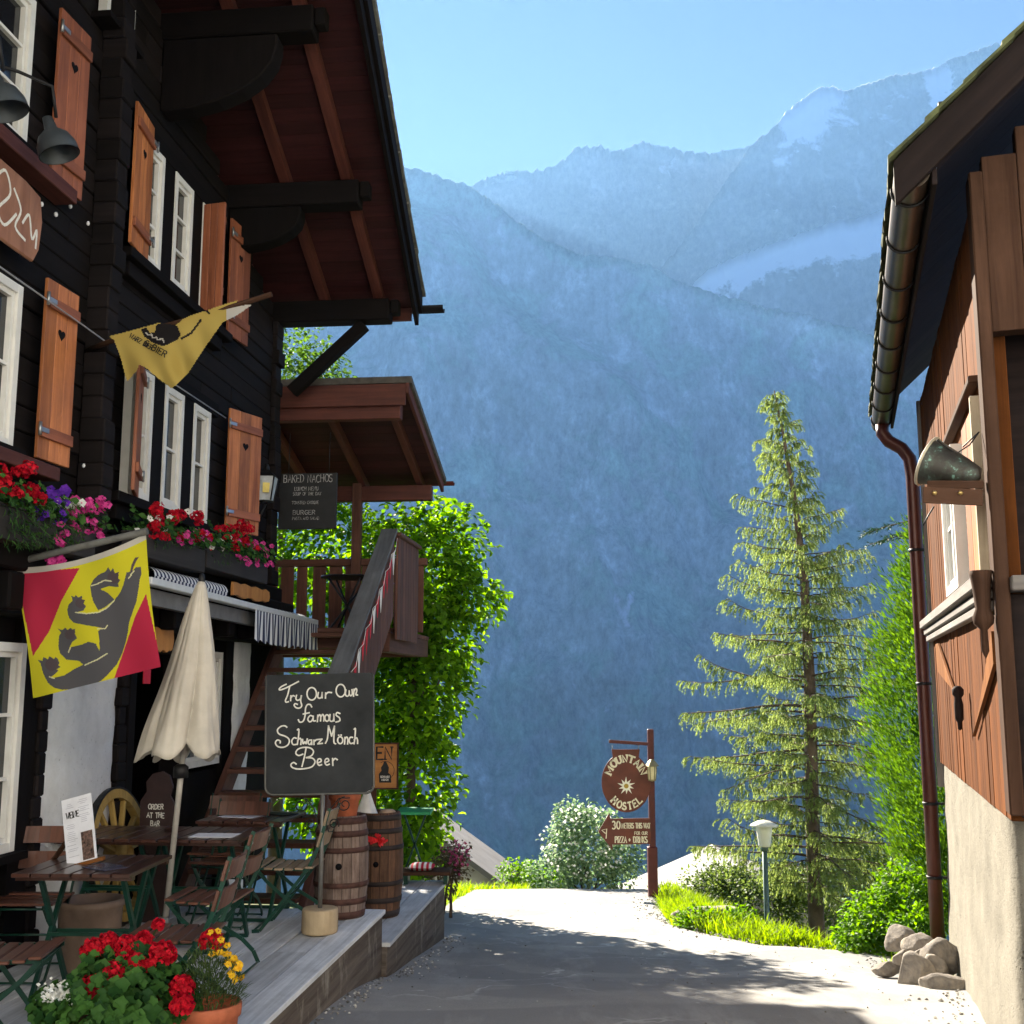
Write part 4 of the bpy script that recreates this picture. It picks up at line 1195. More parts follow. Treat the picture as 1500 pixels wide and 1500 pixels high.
def make_chair(mat=None):
    """folding garden chair at the origin, seat centre over it, looking along +x"""
    root = empty('folding_chair')
    mat = mat or M_CHAIR
    b = MB()
    for k in range(6):                                               # dished seat of cross slats
        x = -.19 + k * .074; zz = .452 - .018 * math.sin(math.pi * (k + .5) / 6) + (.006 if k == 5 else 0)
        b.box((x, 0, zz), (.060, .43, .016))
    b.build('seat', mat, root, .004)
    for z0, x0 in ((.64, -.258), (.79, -.300)):
        b = MB()
        rot = Matrix.Rotation(R(-15), 3, 'Y')
        n = 6
        for j in range(n):                                           # slightly bowed slat
            y0, y1 = -.215 + .43 * j / n, -.215 + .43 * (j + 1) / n
            bow = lambda y: -.028 * (1 - (y / .215) ** 2)
            pts = []
            for q in range(8):
                y = y1 if q & 1 else y0
                p = rot @ Vector((0.008 if q & 2 else -.008, 0, .052 if q & 4 else -.052))
                pts.append((x0 + bow(y) + p.x, y, z0 + p.z))
            pts = [pts[i] for i in (1, 0, 3, 2, 5, 4, 7, 6)]
            b.hexa(pts, rnd=.5 + .1 * z0)
        bs = b.build('back_slat', mat, root)
        for y in (-.185, .185):
            b = MB(); b.lathe([(0, -.004), (.009, -.003), (.009, .003), (0, .006)], (x0 - .014, y, z0), 8, Matrix.Rotation(R(-90), 3, 'Y'), cap=False)
            b.build('bolt', M_STEEL, bs)
    for y in (-.20, .20):
        b = MB()
        pts = [(-.325, .86), (-.255, .60), (-.19, .455), (-.03, .245), (.14, .03), (.155, .012), (.21, .008)]
        for (xa, za), (xb, zb) in zip(pts, pts[1:]): b.bar((xa, y, za), (xb, y, zb), .008, .024, up=(-(zb - za), 0, xb - xa))
        b.build('back_leg', M_GREEN, root)
        b = MB(); y2 = y * .93
        pts = [(.20, .44), (.12, .35), (-.03, .225), (-.16, .15), (-.235, .08), (-.27, .008)]
        for (xa, za), (xb, zb) in zip(pts, pts[1:]): b.bar((xa, y2, za), (xb, y2, zb), .008, .024, up=(-(zb - za), 0, xb - xa))
        b.bar((.21, y2, .437), (-.19, y2, .428), .008, .02)
        b.build('front_leg', M_GREEN, root)
    for x, zz, yy in ((.20, .012, .2), (-.268, .014, .186), (-.03, .235, .2), (.19, .425, .186)):
        b = MB(); b.tube([(x, -yy, zz), (x, yy, zz)], .007, 6); b.build('crossbar', M_GREEN, root)
    return root
def make_table(L, W):
    """slatted table at the origin, slats along y"""
    root = empty('folding_table')
    b = MB(); n = 6
    for k in range(n):
        x0 = -W / 2 + W * k / n
        b.box((x0 + W / n / 2, 0, .722), (W / n - .012, L, .022))
    top = b.build('tabletop', M_TABLE, root, .003)
    for y in (-L / 2 + .07, L / 2 - .07):
        b = MB(); b.box((0, y, .700), (W - .02, .05, .02)); b.build('cross_batten', M_TABLE, top)
    for sx in (-1, 1):
        b = MB()
        y0 = sx * .012
        for a in (-W / 2 + .10, W / 2 - .10):
            b.bar((a, sx * (L / 2 - .10) , .012), (a, -sx * (L / 2 - .16), .69), .022, .03)
        b.bar((-W / 2 + .10, sx * (L / 2 - .10), .012), (W / 2 - .10, sx * (L / 2 - .10), .012), .022, .022)
        b.bar((-W / 2 + .10, sx * (L / 2 - .40), .36 - .0), (W / 2 - .10, sx * (L / 2 - .40), .36), .012, .02)
        b.build('leg', M_GREEN, root)
    return root
yaw_o = math.atan2(LF.n.y, LF.n.x)                                   # +x of the furniture along +o (out of the wall)
def put(o, s, oo, yaw, z=0.0, label=None, group=None, cat=None):
    o.location = LF(s, oo, z); o.rotation_euler = (0, 0, yaw_o + R(yaw))
    tag(o, label, cat, group)
    return o
ch0 = make_chair()
chp = make_chair(M_CHAIRPALE)
seats = [  # s, o, yaw relative to +o
    (6.42, 1.50, 186, 0, 'brown slatted folding chair nearest the flower pots, its back to the lane'),
    (7.45, 1.30, 182, 0, 'brown slatted folding chair between parasol pole and chalk sign, its back to the lane'),
    (7.20, .24, -84, 0, 'dark folding chair against the white pier facing the menu stand table'),
    (5.92, .86, 12, 0, 'dark folding chair cut by the picture edge, facing the lane at the menu stand table'),
    (8.83, .92, -92, 0, 'reddish folding chair behind the tables below the closed parasol'),
    (9.28, .72, -88, 0, 'small dark folding chair farthest back against the staircase'),
    (8.74, 1.42, 184, 1, 'pale backed folding chair beside the first barrel'),
]
for i, (s, o_, yw, pale, lab) in enumerate(seats):
    src = chp if pale else ch0
    c = src if (i == 0 or pale) else copy_tree(ch0)
    put(c, s, o_, yw, 0, lab, 'folding chairs on the deck', 'chair')
tb = make_table(.70, .66)
put(tb, 6.76, .88, 4, 0, 'dark slatted folding table carrying the menu stand', 'folding tables on the deck', 'table')
for s, o_, yw, lab in ((8.12, .40, 0, 'dark slatted folding table in front of the wagon wheel'), (8.12, 1.02, 2, 'dark slatted folding table behind the parasol pole with a white menu on it'), (9.14, 1.00, 0, 'dark folding table nearest the stairs with a white menu on it')):
    put(copy_tree(tb), s, o_, yw, 0, lab, 'folding tables on the deck', 'table')
M_PAPER = plain('menu_paper', (0.72, 0.73, 0.80, 1), .5, var=.06)
for s, o_, yw, lab in ((8.0, 1.12, 8, 'white menu sheet lying on the table behind the parasol pole'), (9.12, .92, -5, 'white menu sheet lying on the table nearest the stairs')):
    b = MB(); b.box((0, 0, .0015), (.21, .30, .003)); o = b.build('menu_sheet', M_PAPER)
    put(o, s, o_, yw + 84, .734, lab, 'menus lying on tables', 'menu')
b = MB(); b.box((0, 0, .004), (.16, .24, .008)); o = b.build('menu_folder', M_IRON)
put(o, 9.26, 1.18, 70, .734, 'closed black menu folder on the table nearest the stairs', None, 'menu')
b = MB(); b.box((0, 0, .004), (.15, .21, .006)); b.box((.02, .03, .0085), (.12, .16, .002)); o = b.build('leaflet', plain('dark_leaflet', (0.05, 0.05, 0.08, 1), .25, var=.5, scale=30))
put(o, 6.62, 1.0, 60, .734, 'glossy dark leaflet lying in front of the menu stand', None, 'leaflet')

# ------------------------------------------------------------------ menu stand on the near table
ms = thing('menu_stand', 'wooden stand holding the white wine list on the near table', 'menu stand', tuple(LF(6.72, .86, .733)))
MY = 6.66
lf_ = lambda px, py, dy=0.0: at(px, py, MY + dy)
bl, br_, tl_ = at(99, 1270, MY), at(143, 1258, MY - .02), at(80, 1177, MY + .09)
ex = (br_ - bl).normalized(); ey = (tl_ - bl); H_ = ey.length; ey = (ey - ex * ey.dot(ex)).normalized(); W_ = (br_ - bl).length
b = MB(); b.prism([(0, 0), (W_, 0), (W_ * 1.0, H_), (0, H_)], bl, ex, ey, .006)
ez = ex.cross(ey)
sheet = part('wine_list', b, M_PAPER, ms)
b = MB(); og = bl + ez * .006
def zx(X, Y): return ((X / 1500 * 260 - 99) * MY / F_PX, (1270 - 1140 - Y / 1038 * 180) * MY / F_PX)
write(b, 'WEINE', .034, .0065, og, ex, ey, W_ * .33, H_ * .70, squeeze=.62, lift=.001)
part('wine_heading', b, M_IRON, ms, sheet)
b = MB()
for cx_, y0, y1 in ((.27, .10, .60), (.73, .60, .94), (.27, .84, .94)):
    y = y1
    while y > y0:
        if rng.random() < .8:
            w_ = rng.uniform(.10, .20)
            ribbon(b, [((cx_ - w_) * W_, y * H_), ((cx_ + w_ * rng.uniform(.4, 1)) * W_, y * H_)], .0022, og, ex, ey, .0008)
        y -= .028
part('fine_print', b, plain('grey_print', (0.35, 0.36, 0.45, 1), .6), ms, sheet)
b = MB(); b.prism([(W_ * .55, H_ * .03), (W_ * .93, H_ * .03), (W_ * .93, H_ * .45), (W_ * .55, H_ * .45)], og + ez * .0002, ex, ey, .0012)
pic = part('printed_picture', b, plain('brown_print', (0.09, 0.055, 0.045, 1), .4, var=.9, scale=60), ms, sheet)
b = MB(); b.bar(bl - ex * .02 + ez * .012 - ey * .008, br_ + ex * .045 + ez * .012 - ey * .008, .035, .022, up=(0, 0, 1))
part('wooden_ledge', b, M_RLIGHT, ms, None, .003)
b = MB(); b.bar(bl + ey * .17 - ez * .01 + ex * .03, at(76, 1263, MY + .16) + Vector((0, 0, .0)), .03, .015)
part('stand_strut', b, M_RPOST, ms, None, .002)

# ------------------------------------------------------------------ closed cream parasol
par = thing('parasol', 'closed cream parasol on a grey pole among the tables', 'parasol', tuple(LF(7.64, .93, 0)))
pb, pt = LF(7.64, .93, 0.02), at(296, 846, 7.62)
ax = (pt - pb).normalized(); LP = (pt - pb).length
b = MB(); b.tube([pb, pb + ax * (LP - .02)], .019, 12); part('pole', b, plain('grey_pole_wood', (0.34, 0.32, 0.29, 1), .5, var=.15), par)
xx = ax.cross(Vector((0, 1, 0))).normalized(); yy = ax.cross(xx)
zb_, zt_ = 1.24, LP - .03
grid = []
NP = 160
for j in range(29):
    t = j / 28
    row = []
    for k in range(NP + 1):
        a = 2 * math.pi * k / NP
        prof = .024 + .238 * (1 - t) ** .85
        aw_ = a * 3 + 1.1 * math.sin(a + .7) + .7 * math.sin(2 * a + 2.1) + .25 * math.sin(t * 5 + a)
        fo = abs(math.sin(aw_)) ** .55
        wr = noise.noise(Vector((math.cos(a) * 2.2, math.sin(a) * 2.2, t * 2.5))) * .13 + noise.noise(Vector((math.cos(a) * 6, math.sin(a) * 6, t * 3.2))) * .07
        ple = 1 + (.46 * (1 - t) ** .5) * (fo - .74) + wr * (1 - t) ** .4
        hem = -.085 * (1 - t) ** 6 * (1 - fo) + .03 * (1 - t) ** 4 * math.sin(a + 2) + .015 * (1 - t) ** 6 * math.sin(9 * a)
        r_ = prof * ple
        row.append(pb + ax * (zb_ + (zt_ - zb_) * t - hem) + xx * (r_ * math.cos(a)) + yy * (r_ * math.sin(a)))
    grid.append(row)
b = MB(); b.sheet(grid, rnd=.5)
M_CANVAS = plain('cream_canvas', (0.54, 0.50, 0.435, 1), .85, spec=.15, var=.08, scale=5, bump=.15)
cano = part('canopy', b, M_CANVAS, par)
sd = cano.modifiers.new('thickness', 'SOLIDIFY'); sd.thickness = .004
b = MB(); b.lathe([(.022, 0), (.024, .03), (.014, .06), (0, .065)], pb + ax * (LP - .035), 10, cap=False); part('finial', b, M_IRON, par)
b = MB(); b.lathe([(.05, 0), (.05, .07), (.024, .09)], pb + ax * 1.12, 12); part('runner', b, M_IRON, par)
b = MB(); b.lathe([(.22, -.02), (.22, .05), (.04, .06), (.035, .25)], LF(7.64, .93, 0.02), 20); part('parasol_base', b, plain('concrete_base', (0.25, 0.25, 0.25, 1), .9), par)

# ------------------------------------------------------------------ chalk sign on an iron stand
cs = thing('chalk_sign', 'grey chalkboard on an iron stand with a round wooden foot, advertising beer', 'sign', tuple(at(468, 1372, 8.32)))
CY = 8.36
bl, br_, tl_, tr_ = at(390, 1163, CY + .02), at(546, 1160, CY - .02), at(389, 989, CY + .02), at(543, 985, CY - .02)
ex = (br_ - bl).normalized(); ey = (tl_ - bl); ey = (ey - ex * ey.dot(ex)).normalized(); ez = ex.cross(ey)
W_, H_ = (br_ - bl).length, (tl_ - bl).length
rr_ = .06
poly = arc(rr_, rr_, rr_, rr_, 180, 270, 5) + arc(W_ - rr_, rr_, rr_, rr_, 270, 360, 5) + [(W_, H_), (0, H_)]
b = MB(); b.prism(poly, bl - ez * .008, ex, ey, .016); bd = part('board', b, M_BOARD, cs)
b = MB(); ln = [(0, H_)] + arc(rr_, rr_, rr_, rr_, 180, 270, 6) + arc(W_ - rr_, rr_, rr_, rr_, 270, 360, 6) + [(W_, H_)]
b.tube([bl + ex * (x * 1.0 + (-.008 if x < W_ / 2 else .008)) + ey * (y - .008) for x, y in ln], .0085, 8); part('iron_frame', b, plain('grey_iron', (0.12, 0.12, 0.115, 1), .5, .5), cs)
T = [[(275, 215), (225, 240), (200, 268), (215, 275), (270, 255), (340, 220), (405, 185)], [(310, 245), (290, 330), (268, 385), (275, 405), (300, 400)],
 [(325, 335), (322, 390)], [(322, 365), (345, 335), (362, 342)], [(385, 330), (378, 365), (395, 385), (425, 370), (435, 335)], [(437, 335), (428, 390), (440, 440), (420, 465), (385, 465), (360, 440), (370, 420), (395, 428)],
 arc(545, 315, 50, 66, 0, 360, 16), [(615, 300), (608, 345), (625, 362), (648, 348), (655, 300)], [(655, 300), (655, 358)], [(692, 305), (690, 362)], [(690, 330), (715, 300), (755, 302)],
 arc(850, 280, 48, 66, 0, 360, 16), [(905, 272), (900, 320), (920, 340), (938, 320), (940, 282)], [(940, 315), (955, 335), (972, 315), (970, 268)], [(985, 340), (990, 265)], [(988, 290), (1008, 258), (1020, 275), (1010, 322), (1028, 325)],
 [(545, 455), (530, 430), (500, 430), (480, 470), (475, 550), (455, 605), (420, 615), (405, 590)], [(455, 530), (520, 515)],
 [(560, 555), (530, 545), (505, 580), (520, 610), (545, 602), (560, 570)], [(562, 550), (562, 598), (585, 600)], [(605, 610), (610, 540)], [(608, 565), (628, 535), (640, 560), (638, 602)], [(640, 562), (662, 532), (674, 560), (672, 602)],
 arc(706, 570, 22, 34, 0, 360, 12), [(738, 532), (735, 590), (755, 605), (775, 588), (778, 528)], [(778, 528), (780, 602)], [(842, 522), (812, 512), (802, 540), (835, 565), (840, 598), (800, 612)],
 [(285, 670), (262, 655), (220, 662), (185, 700), (205, 742), (270, 765), (310, 800), (300, 850), (250, 880), (190, 872), (165, 835), (185, 805), (215, 815), (215, 835)],
 [(385, 785), (360, 780), (337, 812), (350, 850), (388, 848)], [(395, 698), (410, 690), (408, 760), (395, 850)], [(398, 812), (420, 785), (435, 802), (432, 850)], [(450, 795), (457, 843), (475, 820), (487, 843), (500, 790)],
 [(540, 802), (515, 808), (510, 838), (530, 848), (543, 825)], [(545, 800), (548, 850)], [(570, 802), (570, 850)], [(570, 820), (595, 798)], [(605, 797), (655, 792)], [(655, 792), (610, 842)], [(610, 842), (660, 836)],
 [(690, 835), (712, 780), (722, 652)], [(722, 652), (755, 760)], [(755, 760), (785, 655)], [(785, 655), (778, 815), (798, 840)], arc(845, 802, 27, 36, 0, 360, 12), [(826, 750), (832, 750)], [(852, 748), (858, 748)],
 [(890, 842), (895, 772)], [(893, 795), (912, 768), (925, 790), (922, 842)], [(975, 772), (950, 772), (938, 805), (952, 835), (980, 830)], [(990, 687), (1004, 680), (1000, 760), (990, 840)], [(992, 798), (1014, 775), (1026, 800), (1026, 836)],
 [(487, 890), (470, 980), (445, 1080)], [(455, 950), (410, 965), (380, 940), (402, 900), (460, 880), (530, 885), (565, 920), (545, 965), (490, 987)], [(490, 987), (555, 992), (582, 1030), (550, 1080), (480, 1100), (400, 1105), (345, 1090), (330, 1060), (358, 1038), (385, 1055)],
 [(605, 1042), (645, 1025), (640, 1000), (615, 1002), (605, 1035), (622, 1065), (652, 1058)], [(684, 1036), (724, 1020), (718, 996), (694, 1000), (684, 1032), (702, 1062), (732, 1052)], [(765, 992), (768, 1066)], [(768, 1020), (790, 993), (815, 1006)]]
def zc(x, y):
    return ((x - 70) / 1110.0 * W_, (1 - (y - 118 + (x - 75) * .028) / 1250.0) * H_)
b = MB()
for st in T:
    ribbon(b, [zc(*p) for p in smooth_line(st, 4)], .0105, bl + ez * .008, ex, ey, .0014)
part('chalk_lettering', b, M_CHALK, cs, bd)
foot = at(468, 1362, CY); foot.z = 0
b = MB(); b.lathe([(.125, 0), (.13, .02), (.128, .15), (.122, .17)], foot, 28, wob=lambda a, k: 1 + .015 * math.sin(3 * a)); part('wooden_foot', b, wood('cut_log', (0.30, 0.22, 0.13, 1), (0.52, 0.41, 0.27, 1), 10, .8, .2, .3), cs, None, .006)
b = MB(); b.tube([foot + Vector((0, 0, .16)), Vector((foot.x, CY, .60)), Vector((foot.x + .0, CY, bl.z - .0))], .016, 10); part('post', b, plain('grey_iron_post', (0.20, 0.195, 0.185, 1), .5, .5), cs)
for sg in (-1, 1):                                                   # wrought scrolls
    b = MB()
    for (cx0, cy0, r0, turns, a0) in ((.16, -.075, .055, 1.5, 90), (.085, -.21, .04, 1.5, -30)):
        pts = []
        for k in range(26):
            t = k / 25; a = R(a0 + 360 * turns * t); r_ = r0 * (1 - .78 * t)
            pts.append(Vector((foot.x, CY, bl.z)) + ex * (sg * (cx0 + r_ * math.cos(a))) + Vector((0, 0, cy0 + r_ * math.sin(a))))
        b.tube(pts, .0045, 5)
    b.tube([Vector((foot.x, CY, bl.z - .01)) + ex * (sg * x) + Vector((0, 0, y)) for x, y in ((.20, -.02), (.12, -.02), (.06, -.09), (.03, -.2), (.05, -.255), (.085, -.25))], .0045, 5)
    part('iron_scroll', b, M_IRON, cs)

# ------------------------------------------------------------------ barrels
def barrel_mat(name, c1, c2):
    m = NT(name); uv = m.coord('UV')
    sx = m.add('SeparateXYZ'); m.link(uv, sx.inputs[0])
    st = m.math('FRACT', m.math('MULTIPLY', sx.outputs[1], 18.0))
    edge = m.ramp(st, [(0.0, (0, 0, 0, 1)), (.06, (1, 1, 1, 1)), (.94, (1, 1, 1, 1)), (1.0, (0, 0, 0, 1))])
    fl = m.math('FLOOR', m.math('MULTIPLY', sx.outputs[1], 18.0))
    wn2 = m.add('TexWhiteNoise', noise_dimensions='1D'); m.link(fl, wn2.inputs['W'])
    g = m.noise(m.mapping(uv, (5, 60, 1)), 1, 6, .65, .5); oc = m.coord('Object')
    c = m.ramp(m.math('ADD', m.math('MULTIPLY', g, .6), m.math('MULTIPLY', m.noise(oc, 5, 5, .7), .4)), [(.34, c1), (.66, c2)])
    hs = m.add('HueSaturation'); m.link(m.math('ADD', m.math('MULTIPLY', wn2.outputs[0], .5), .75), hs.inputs['Value']); m.link(c, hs.inputs['Color'])
    m.base(m.mix(edge, tuple(x * .35 for x in c1[:3]) + (1,), hs.outputs[0])); m.rough(.75, .25)
    m.bump(m.math('ADD', g, edge), .5, .006)
    return m.m
def barrel(label, c, H, R0, RB, m, hoopm):
    root = thing('barrel', label, 'barrel', tuple(c), group='old wine barrels by the deck edge')
    f = lambda t: R0 + (RB - R0) * (1 - (2 * t - 1) ** 2)
    b = MB(); b.lathe([(f(k / 20), H * k / 20) for k in range(21)] + [(R0 - .02, H + .0), (R0 - .022, H - .03), (0.0, H - .03)], c, 36); body = part('staves', b, m, root)
    for t, w in ((.04, .05), (.17, .045), (.33, .04), (.67, .04), (.83, .045), (.955, .05)):
        b = MB(); t0, t1 = max(.0, t - w / 2 / H), min(1.0, t + w / 2 / H)
        b.lathe([(f(t0) + .001, H * t0), (f(t0) + .006, H * t0 + .001), (f(t1) + .006, H * t1 - .001), (f(t1) + .001, H * t1)], c, 36, cap=False); part('hoop', b, hoopm, root)
    d = (EYEV - Vector(c)); d.z = 0; d.normalize(); p = Vector(c) + d * (f(.5) - .006) + Vector((0, 0, H * .52)) + Vector((-.02, 0, 0))
    b = MB(); b.lathe([(.024, 0), (.024, .012), (0.0, .0125)], p, 14, d.to_track_quat('Z', 'Y').to_matrix(), cap=False); part('bung_hole', b, M_BLACK, root)
    return root
M_HOOP = plain('rusty_hoop', (0.075, 0.035, 0.028, 1), .7, .3, var=.35, scale=12)
B1, B2 = LF(9.18, 1.70, 0.0), LF(10.5, 1.70, -.25)
barrel('weathered greyish barrel carrying the terracotta pot', B1, .75, .178, .208, barrel_mat('grey_staves', (0.075, 0.046, 0.036, 1), (0.25, 0.19, 0.165, 1)), M_HOOP)
barrel('brown barrel with a red bow on the lower deck', B2, .88, .185, .222, barrel_mat('brown_staves', (0.05, 0.025, 0.016, 1), (0.16, 0.085, 0.05, 1)), plain('dull_hoop', (0.04, 0.03, 0.028, 1), .7, .4, var=.3))
M_TERRA = plain('terracotta', (0.44, 0.12, 0.055, 1), .75, var=.15, scale=14, bump=.1)
def pot(label, c, r, h, group='terracotta flower pots', name='flower_pot'):
    root = thing(name, label, 'flower pot', tuple(c), group=group)
    b = MB(); b.lathe([(r * .68, 0), (r * .72, .01), (r * .9, h - .06), (r * .92, h - .058), (r * .98, h - .055), (r * 1.0, h - .01), (r * .97, h), (r * .88, h), (r * .86, h - .04), (0, h - .045)], c, 32); part('pot', b, M_TERRA, root)
    return root
# leaves, petals
def leaf(mb, p, d, up, ln, w, rnd=None, fold=.25):
    """broad pointed leaf: two folded halves"""
    d = d.normalized(); x = d.cross(up)
    if x.length < 1e-4: x = Vector((1, 0, 0))
    x.normalize(); u = x.cross(d); r_ = rng.random() if rnd is None else rnd
    a, m1, m2, t = p, p + d * ln * .35 + u * 0, p + d * ln * .75, p + d * ln - u * (ln * .12)
    l1, l2 = m1 + x * w * .5 + u * w * fold, m2 + x * w * .36 + u * w * fold * .6
    q1, q2 = m1 - x * w * .5 + u * w * fold, m2 - x * w * .36 + u * w * fold * .6
    i = len(mb.v); mb.v.extend([tuple(v) for v in (a, m1, m2, t, l1, l2, q1, q2)])
    for ids in ((0, 4, 1), (1, 4, 5, 2), (2, 5, 3), (0, 1, 6), (1, 2, 7, 6), (2, 3, 7)):
        mb.idx([i + k for k in ids], [(0, 0)] * len(ids), r_, True)
def rdir(zmin=-1.0, zmax=1.0):
    a = rng.uniform(0, 2 * math.pi); z = rng.uniform(zmin, zmax); r_ = math.sqrt(max(0, 1 - z * z))
    return Vector((r_ * math.cos(a), r_ * math.sin(a), z))
def roundleaf(mb, p, n, r_, rnd=None):
    n = n.normalized(); x = n.orthogonal().normalized(); y = n.cross(x); q = rng.random() if rnd is None else rnd
    i = len(mb.v); mb.v.append(tuple(p - n * r_ * .25))
    K = 10
    for k in range(K):
        a = 2 * math.pi * k / K; s = r_ * (1.08 - .26 * (k % 2)) * (1 if k else .45)
        mb.v.append(tuple(p + x * (s * math.cos(a)) + y * (s * math.sin(a)) + n * (.22 * r_ * (k % 2))))
    for k in range(K): mb.idx((i, i + 1 + k, i + 1 + (k + 1) % K), [(0, 0)] * 3, q, True)
def petal_ball(mb, c, r_, n, ps, zmin=-.5):
    for _ in range(n):
        d = rdir(zmin); p = c + d * r_ * rng.uniform(.72, 1.02)
        roundleaf(mb, p, (d + rdir() * .6), ps * rng.uniform(.75, 1.2))
M_GERLEAF = leafy('geranium_leaf', (0.014, 0.050, 0.013, 1), (0.060, 0.150, 0.030, 1), .25)
M_REDPET = leafy('red_petal', (0.30, 0.004, 0.012, 1), (0.62, 0.012, 0.028, 1), .25, .6)
M_PINKPET = leafy('magenta_petal', (0.35, 0.015, 0.14, 1), (0.75, 0.10, 0.38, 1), .3, .6)
M_PURPET = leafy('purple_petal', (0.05, 0.012, 0.20, 1), (0.14, 0.03, 0.40, 1), .25, .6)
M_WHITEPET = leafy('white_petal', (0.62, 0.62, 0.58, 1), (0.82, 0.82, 0.80, 1), .3, .6)
M_YELPET = leafy('yellow_petal', (0.65, 0.36, 0.015, 1), (0.85, 0.58, 0.04, 1), .3, .6)
M_FEATHER = leafy('feathery_leaf', (0.05, 0.085, 0.03, 1), (0.11, 0.17, 0.06, 1), .3)
# ---- the big geranium bowl and the marigold pot in front of the deck
PY_ = 5.25
c = at(170, 1478, PY_); zp = zlane(PY_)
c = Vector((c.x, c.y, zp))
hb = at(170, 1478, PY_).z - zp
gp = pot('wide terracotta bowl of deep red geraniums in front of the deck', c, .315, hb, name='geranium_pot')
fol = MB()
top = Vector((c.x, c.y, zp + hb))
for _ in range(1150):
    d = rdir(-.15); rr2 = rng.uniform(.45, 1.0) ** .5
    p = top + Vector((d.x * .36 * rr2, d.y * .34 * rr2, abs(d.z) * .27 * rr2 + .0 + (d.z if d.z < 0 else 0) * .2))
    if p.x < c.x - .15: p.z = min(p.z, top.z + .07)
    roundleaf(fol, p, Vector((d.x * .6, d.y * .6 - .35, .7)) + rdir() * .55, rng.choice((rng.uniform(.014, .026), rng.uniform(.022, .040))))
for _ in range(60):
    p = top + Vector((rng.uniform(.0, .28), rng.uniform(-.33, -.2), rng.uniform(-.12, .06)))
    roundleaf(fol, p, Vector((.2, -1, .5)) + rdir() * .4, rng.uniform(.03, .055))
part('foliage', fol, M_GERLEAF, gp)
heads = [(420, 320, 72, 0), (520, 275, 68, .05), (640, 310, 82, .02), (750, 255, 58, .08), (870, 350, 86, 0), (700, 410, 66, -.04), (785, 415, 52, -.02), (560, 470, 78, -.08), (410, 570, 82, -.14), (1000, 560, 76, -.08), (1000, 680, 72, -.14)]
for x, y, r_, dy in heads:
    hp = at(40 + x / 4.41, 1320 + y / 4.41, PY_ + dy - .02)
    b = MB(); petal_ball(b, hp, r_ / 4.41 * PY_ / F_PX, 210, .0115)
    fh = part('flower_head', b, M_REDPET, gp)
    b = MB(); q = Vector((hp.x * .5 + c.x * .5, hp.y * .5 + c.y * .5, top.z - .02)); b.tube([q, (q + hp) / 2 + Vector((0, 0, .02)), hp], .0035, 5); part('flower_stalk', b, M_GERLEAF, gp, fh)
b = MB()
for _ in range(330):
    px, py = rng.gauss(92, 15), rng.gauss(1459, 9)
    roundleaf(b, at(px, py, PY_ - .16 + rng.uniform(-.08, .08)), Vector((0, -.7, .8)) + rdir() * .5, rng.uniform(.006, .011))
part('white_blossom', b, M_WHITEPET, gp)
for x, y in ((1190, 265), ):
    pass
c2 = at(303, 1468, 5.32); z2 = zlane(5.32); h2 = c2.z - z2; c2 = Vector((c2.x, c2.y, z2))
mp = pot('smaller terracotta pot of yellow marigolds at the deck corner', c2, .155, h2, name='marigold_pot')
b = MB(); top2 = Vector((c2.x, c2.y, z2 + h2))
for _ in range(1500):
    d = rdir(.0); p = top2 + Vector((d.x * .17 * rng.random() ** .4, d.y * .15 * rng.random() ** .4, d.z * .27 * rng.random() ** .5 - .01))
    leaf(b, p, Vector((d.x, d.y, .8)) + rdir() * .6, Vector((0, 0, 1)), rng.uniform(.025, .05), .006)
part('foliage', b, M_FEATHER, mp)
b = MB()
for _ in range(30):
    q = rng.random(); px, py = 318 + 32 * q + rng.gauss(0, 9), 1386 + 42 * q + rng.gauss(0, 11)
    fc = at(px, py, 5.32 + rng.uniform(-.1, .06)); n_ = Vector((rng.uniform(-.5, .5), -.6, .7)).normalized()
    x_ = n_.orthogonal().normalized(); y_ = n_.cross(x_)
    for k in range(5):
        a = 2 * math.pi * k / 5; roundleaf(b, fc + (x_ * math.cos(a) + y_ * math.sin(a)) * .010, n_ + rdir() * .3, .0085)
part('yellow_blossom', b, M_YELPET, mp)
b = MB(); hp = at(40 + 1190 / 4.41, 1320 + 265 / 4.41, 5.36); petal_ball(b, hp, .055, 210, .0115); fh = part('flower_head', b, M_REDPET, mp)
b = MB(); b.tube([top2, hp], .004, 5); part('flower_stalk', b, M_FEATHER, mp, fh)
b = MB(); hp = at(232, 1355, 5.5); petal_ball(b, hp, .03, 50, .013); fh = part('flower_head', b, M_REDPET, gp)
b = MB(); b.tube([top, hp], .0035, 5); part('flower_stalk', b, M_GERLEAF, gp, fh)

# ---- pot and trinkets on the barrels
pc = B1 + Vector((.02, -.02, .72))
tp = pot('small terracotta pot standing on the greyish barrel', pc, .125, .20)
b = MB()
for _ in range(90): roundleaf(b, pc + Vector((rng.gauss(0, .05), rng.gauss(0, .05), .21 + abs(rng.gauss(0, .035)))), rdir(.2), .016)
part('foliage', b, M_GERLEAF, tp)
b = MB(); petal_ball(b, pc + Vector((.07, -.05, .24)), .03, 30, .014); part('white_blossom', b, M_WHITEPET, tp)
nb_ = thing('folded_napkin', 'white folded cloth standing on the brown barrel', 'cloth', tuple(B2 + Vector((-.1, 0, .85))))
b = MB(); g_ = []
for j in range(9):
    t = j / 8
    g_.append([B2 + Vector((-.11 + (.012 + .075 * (1 - t) ** 1.3) * math.cos(a) * (1 + .25 * math.sin(4 * a)), (.012 + .06 * (1 - t)) * math.sin(a), .852 + .26 * t)) for a in [2 * math.pi * k / 24 for k in range(25)]])
b.sheet(g_); part('cloth', b, M_WHITECLOTH, nb_)
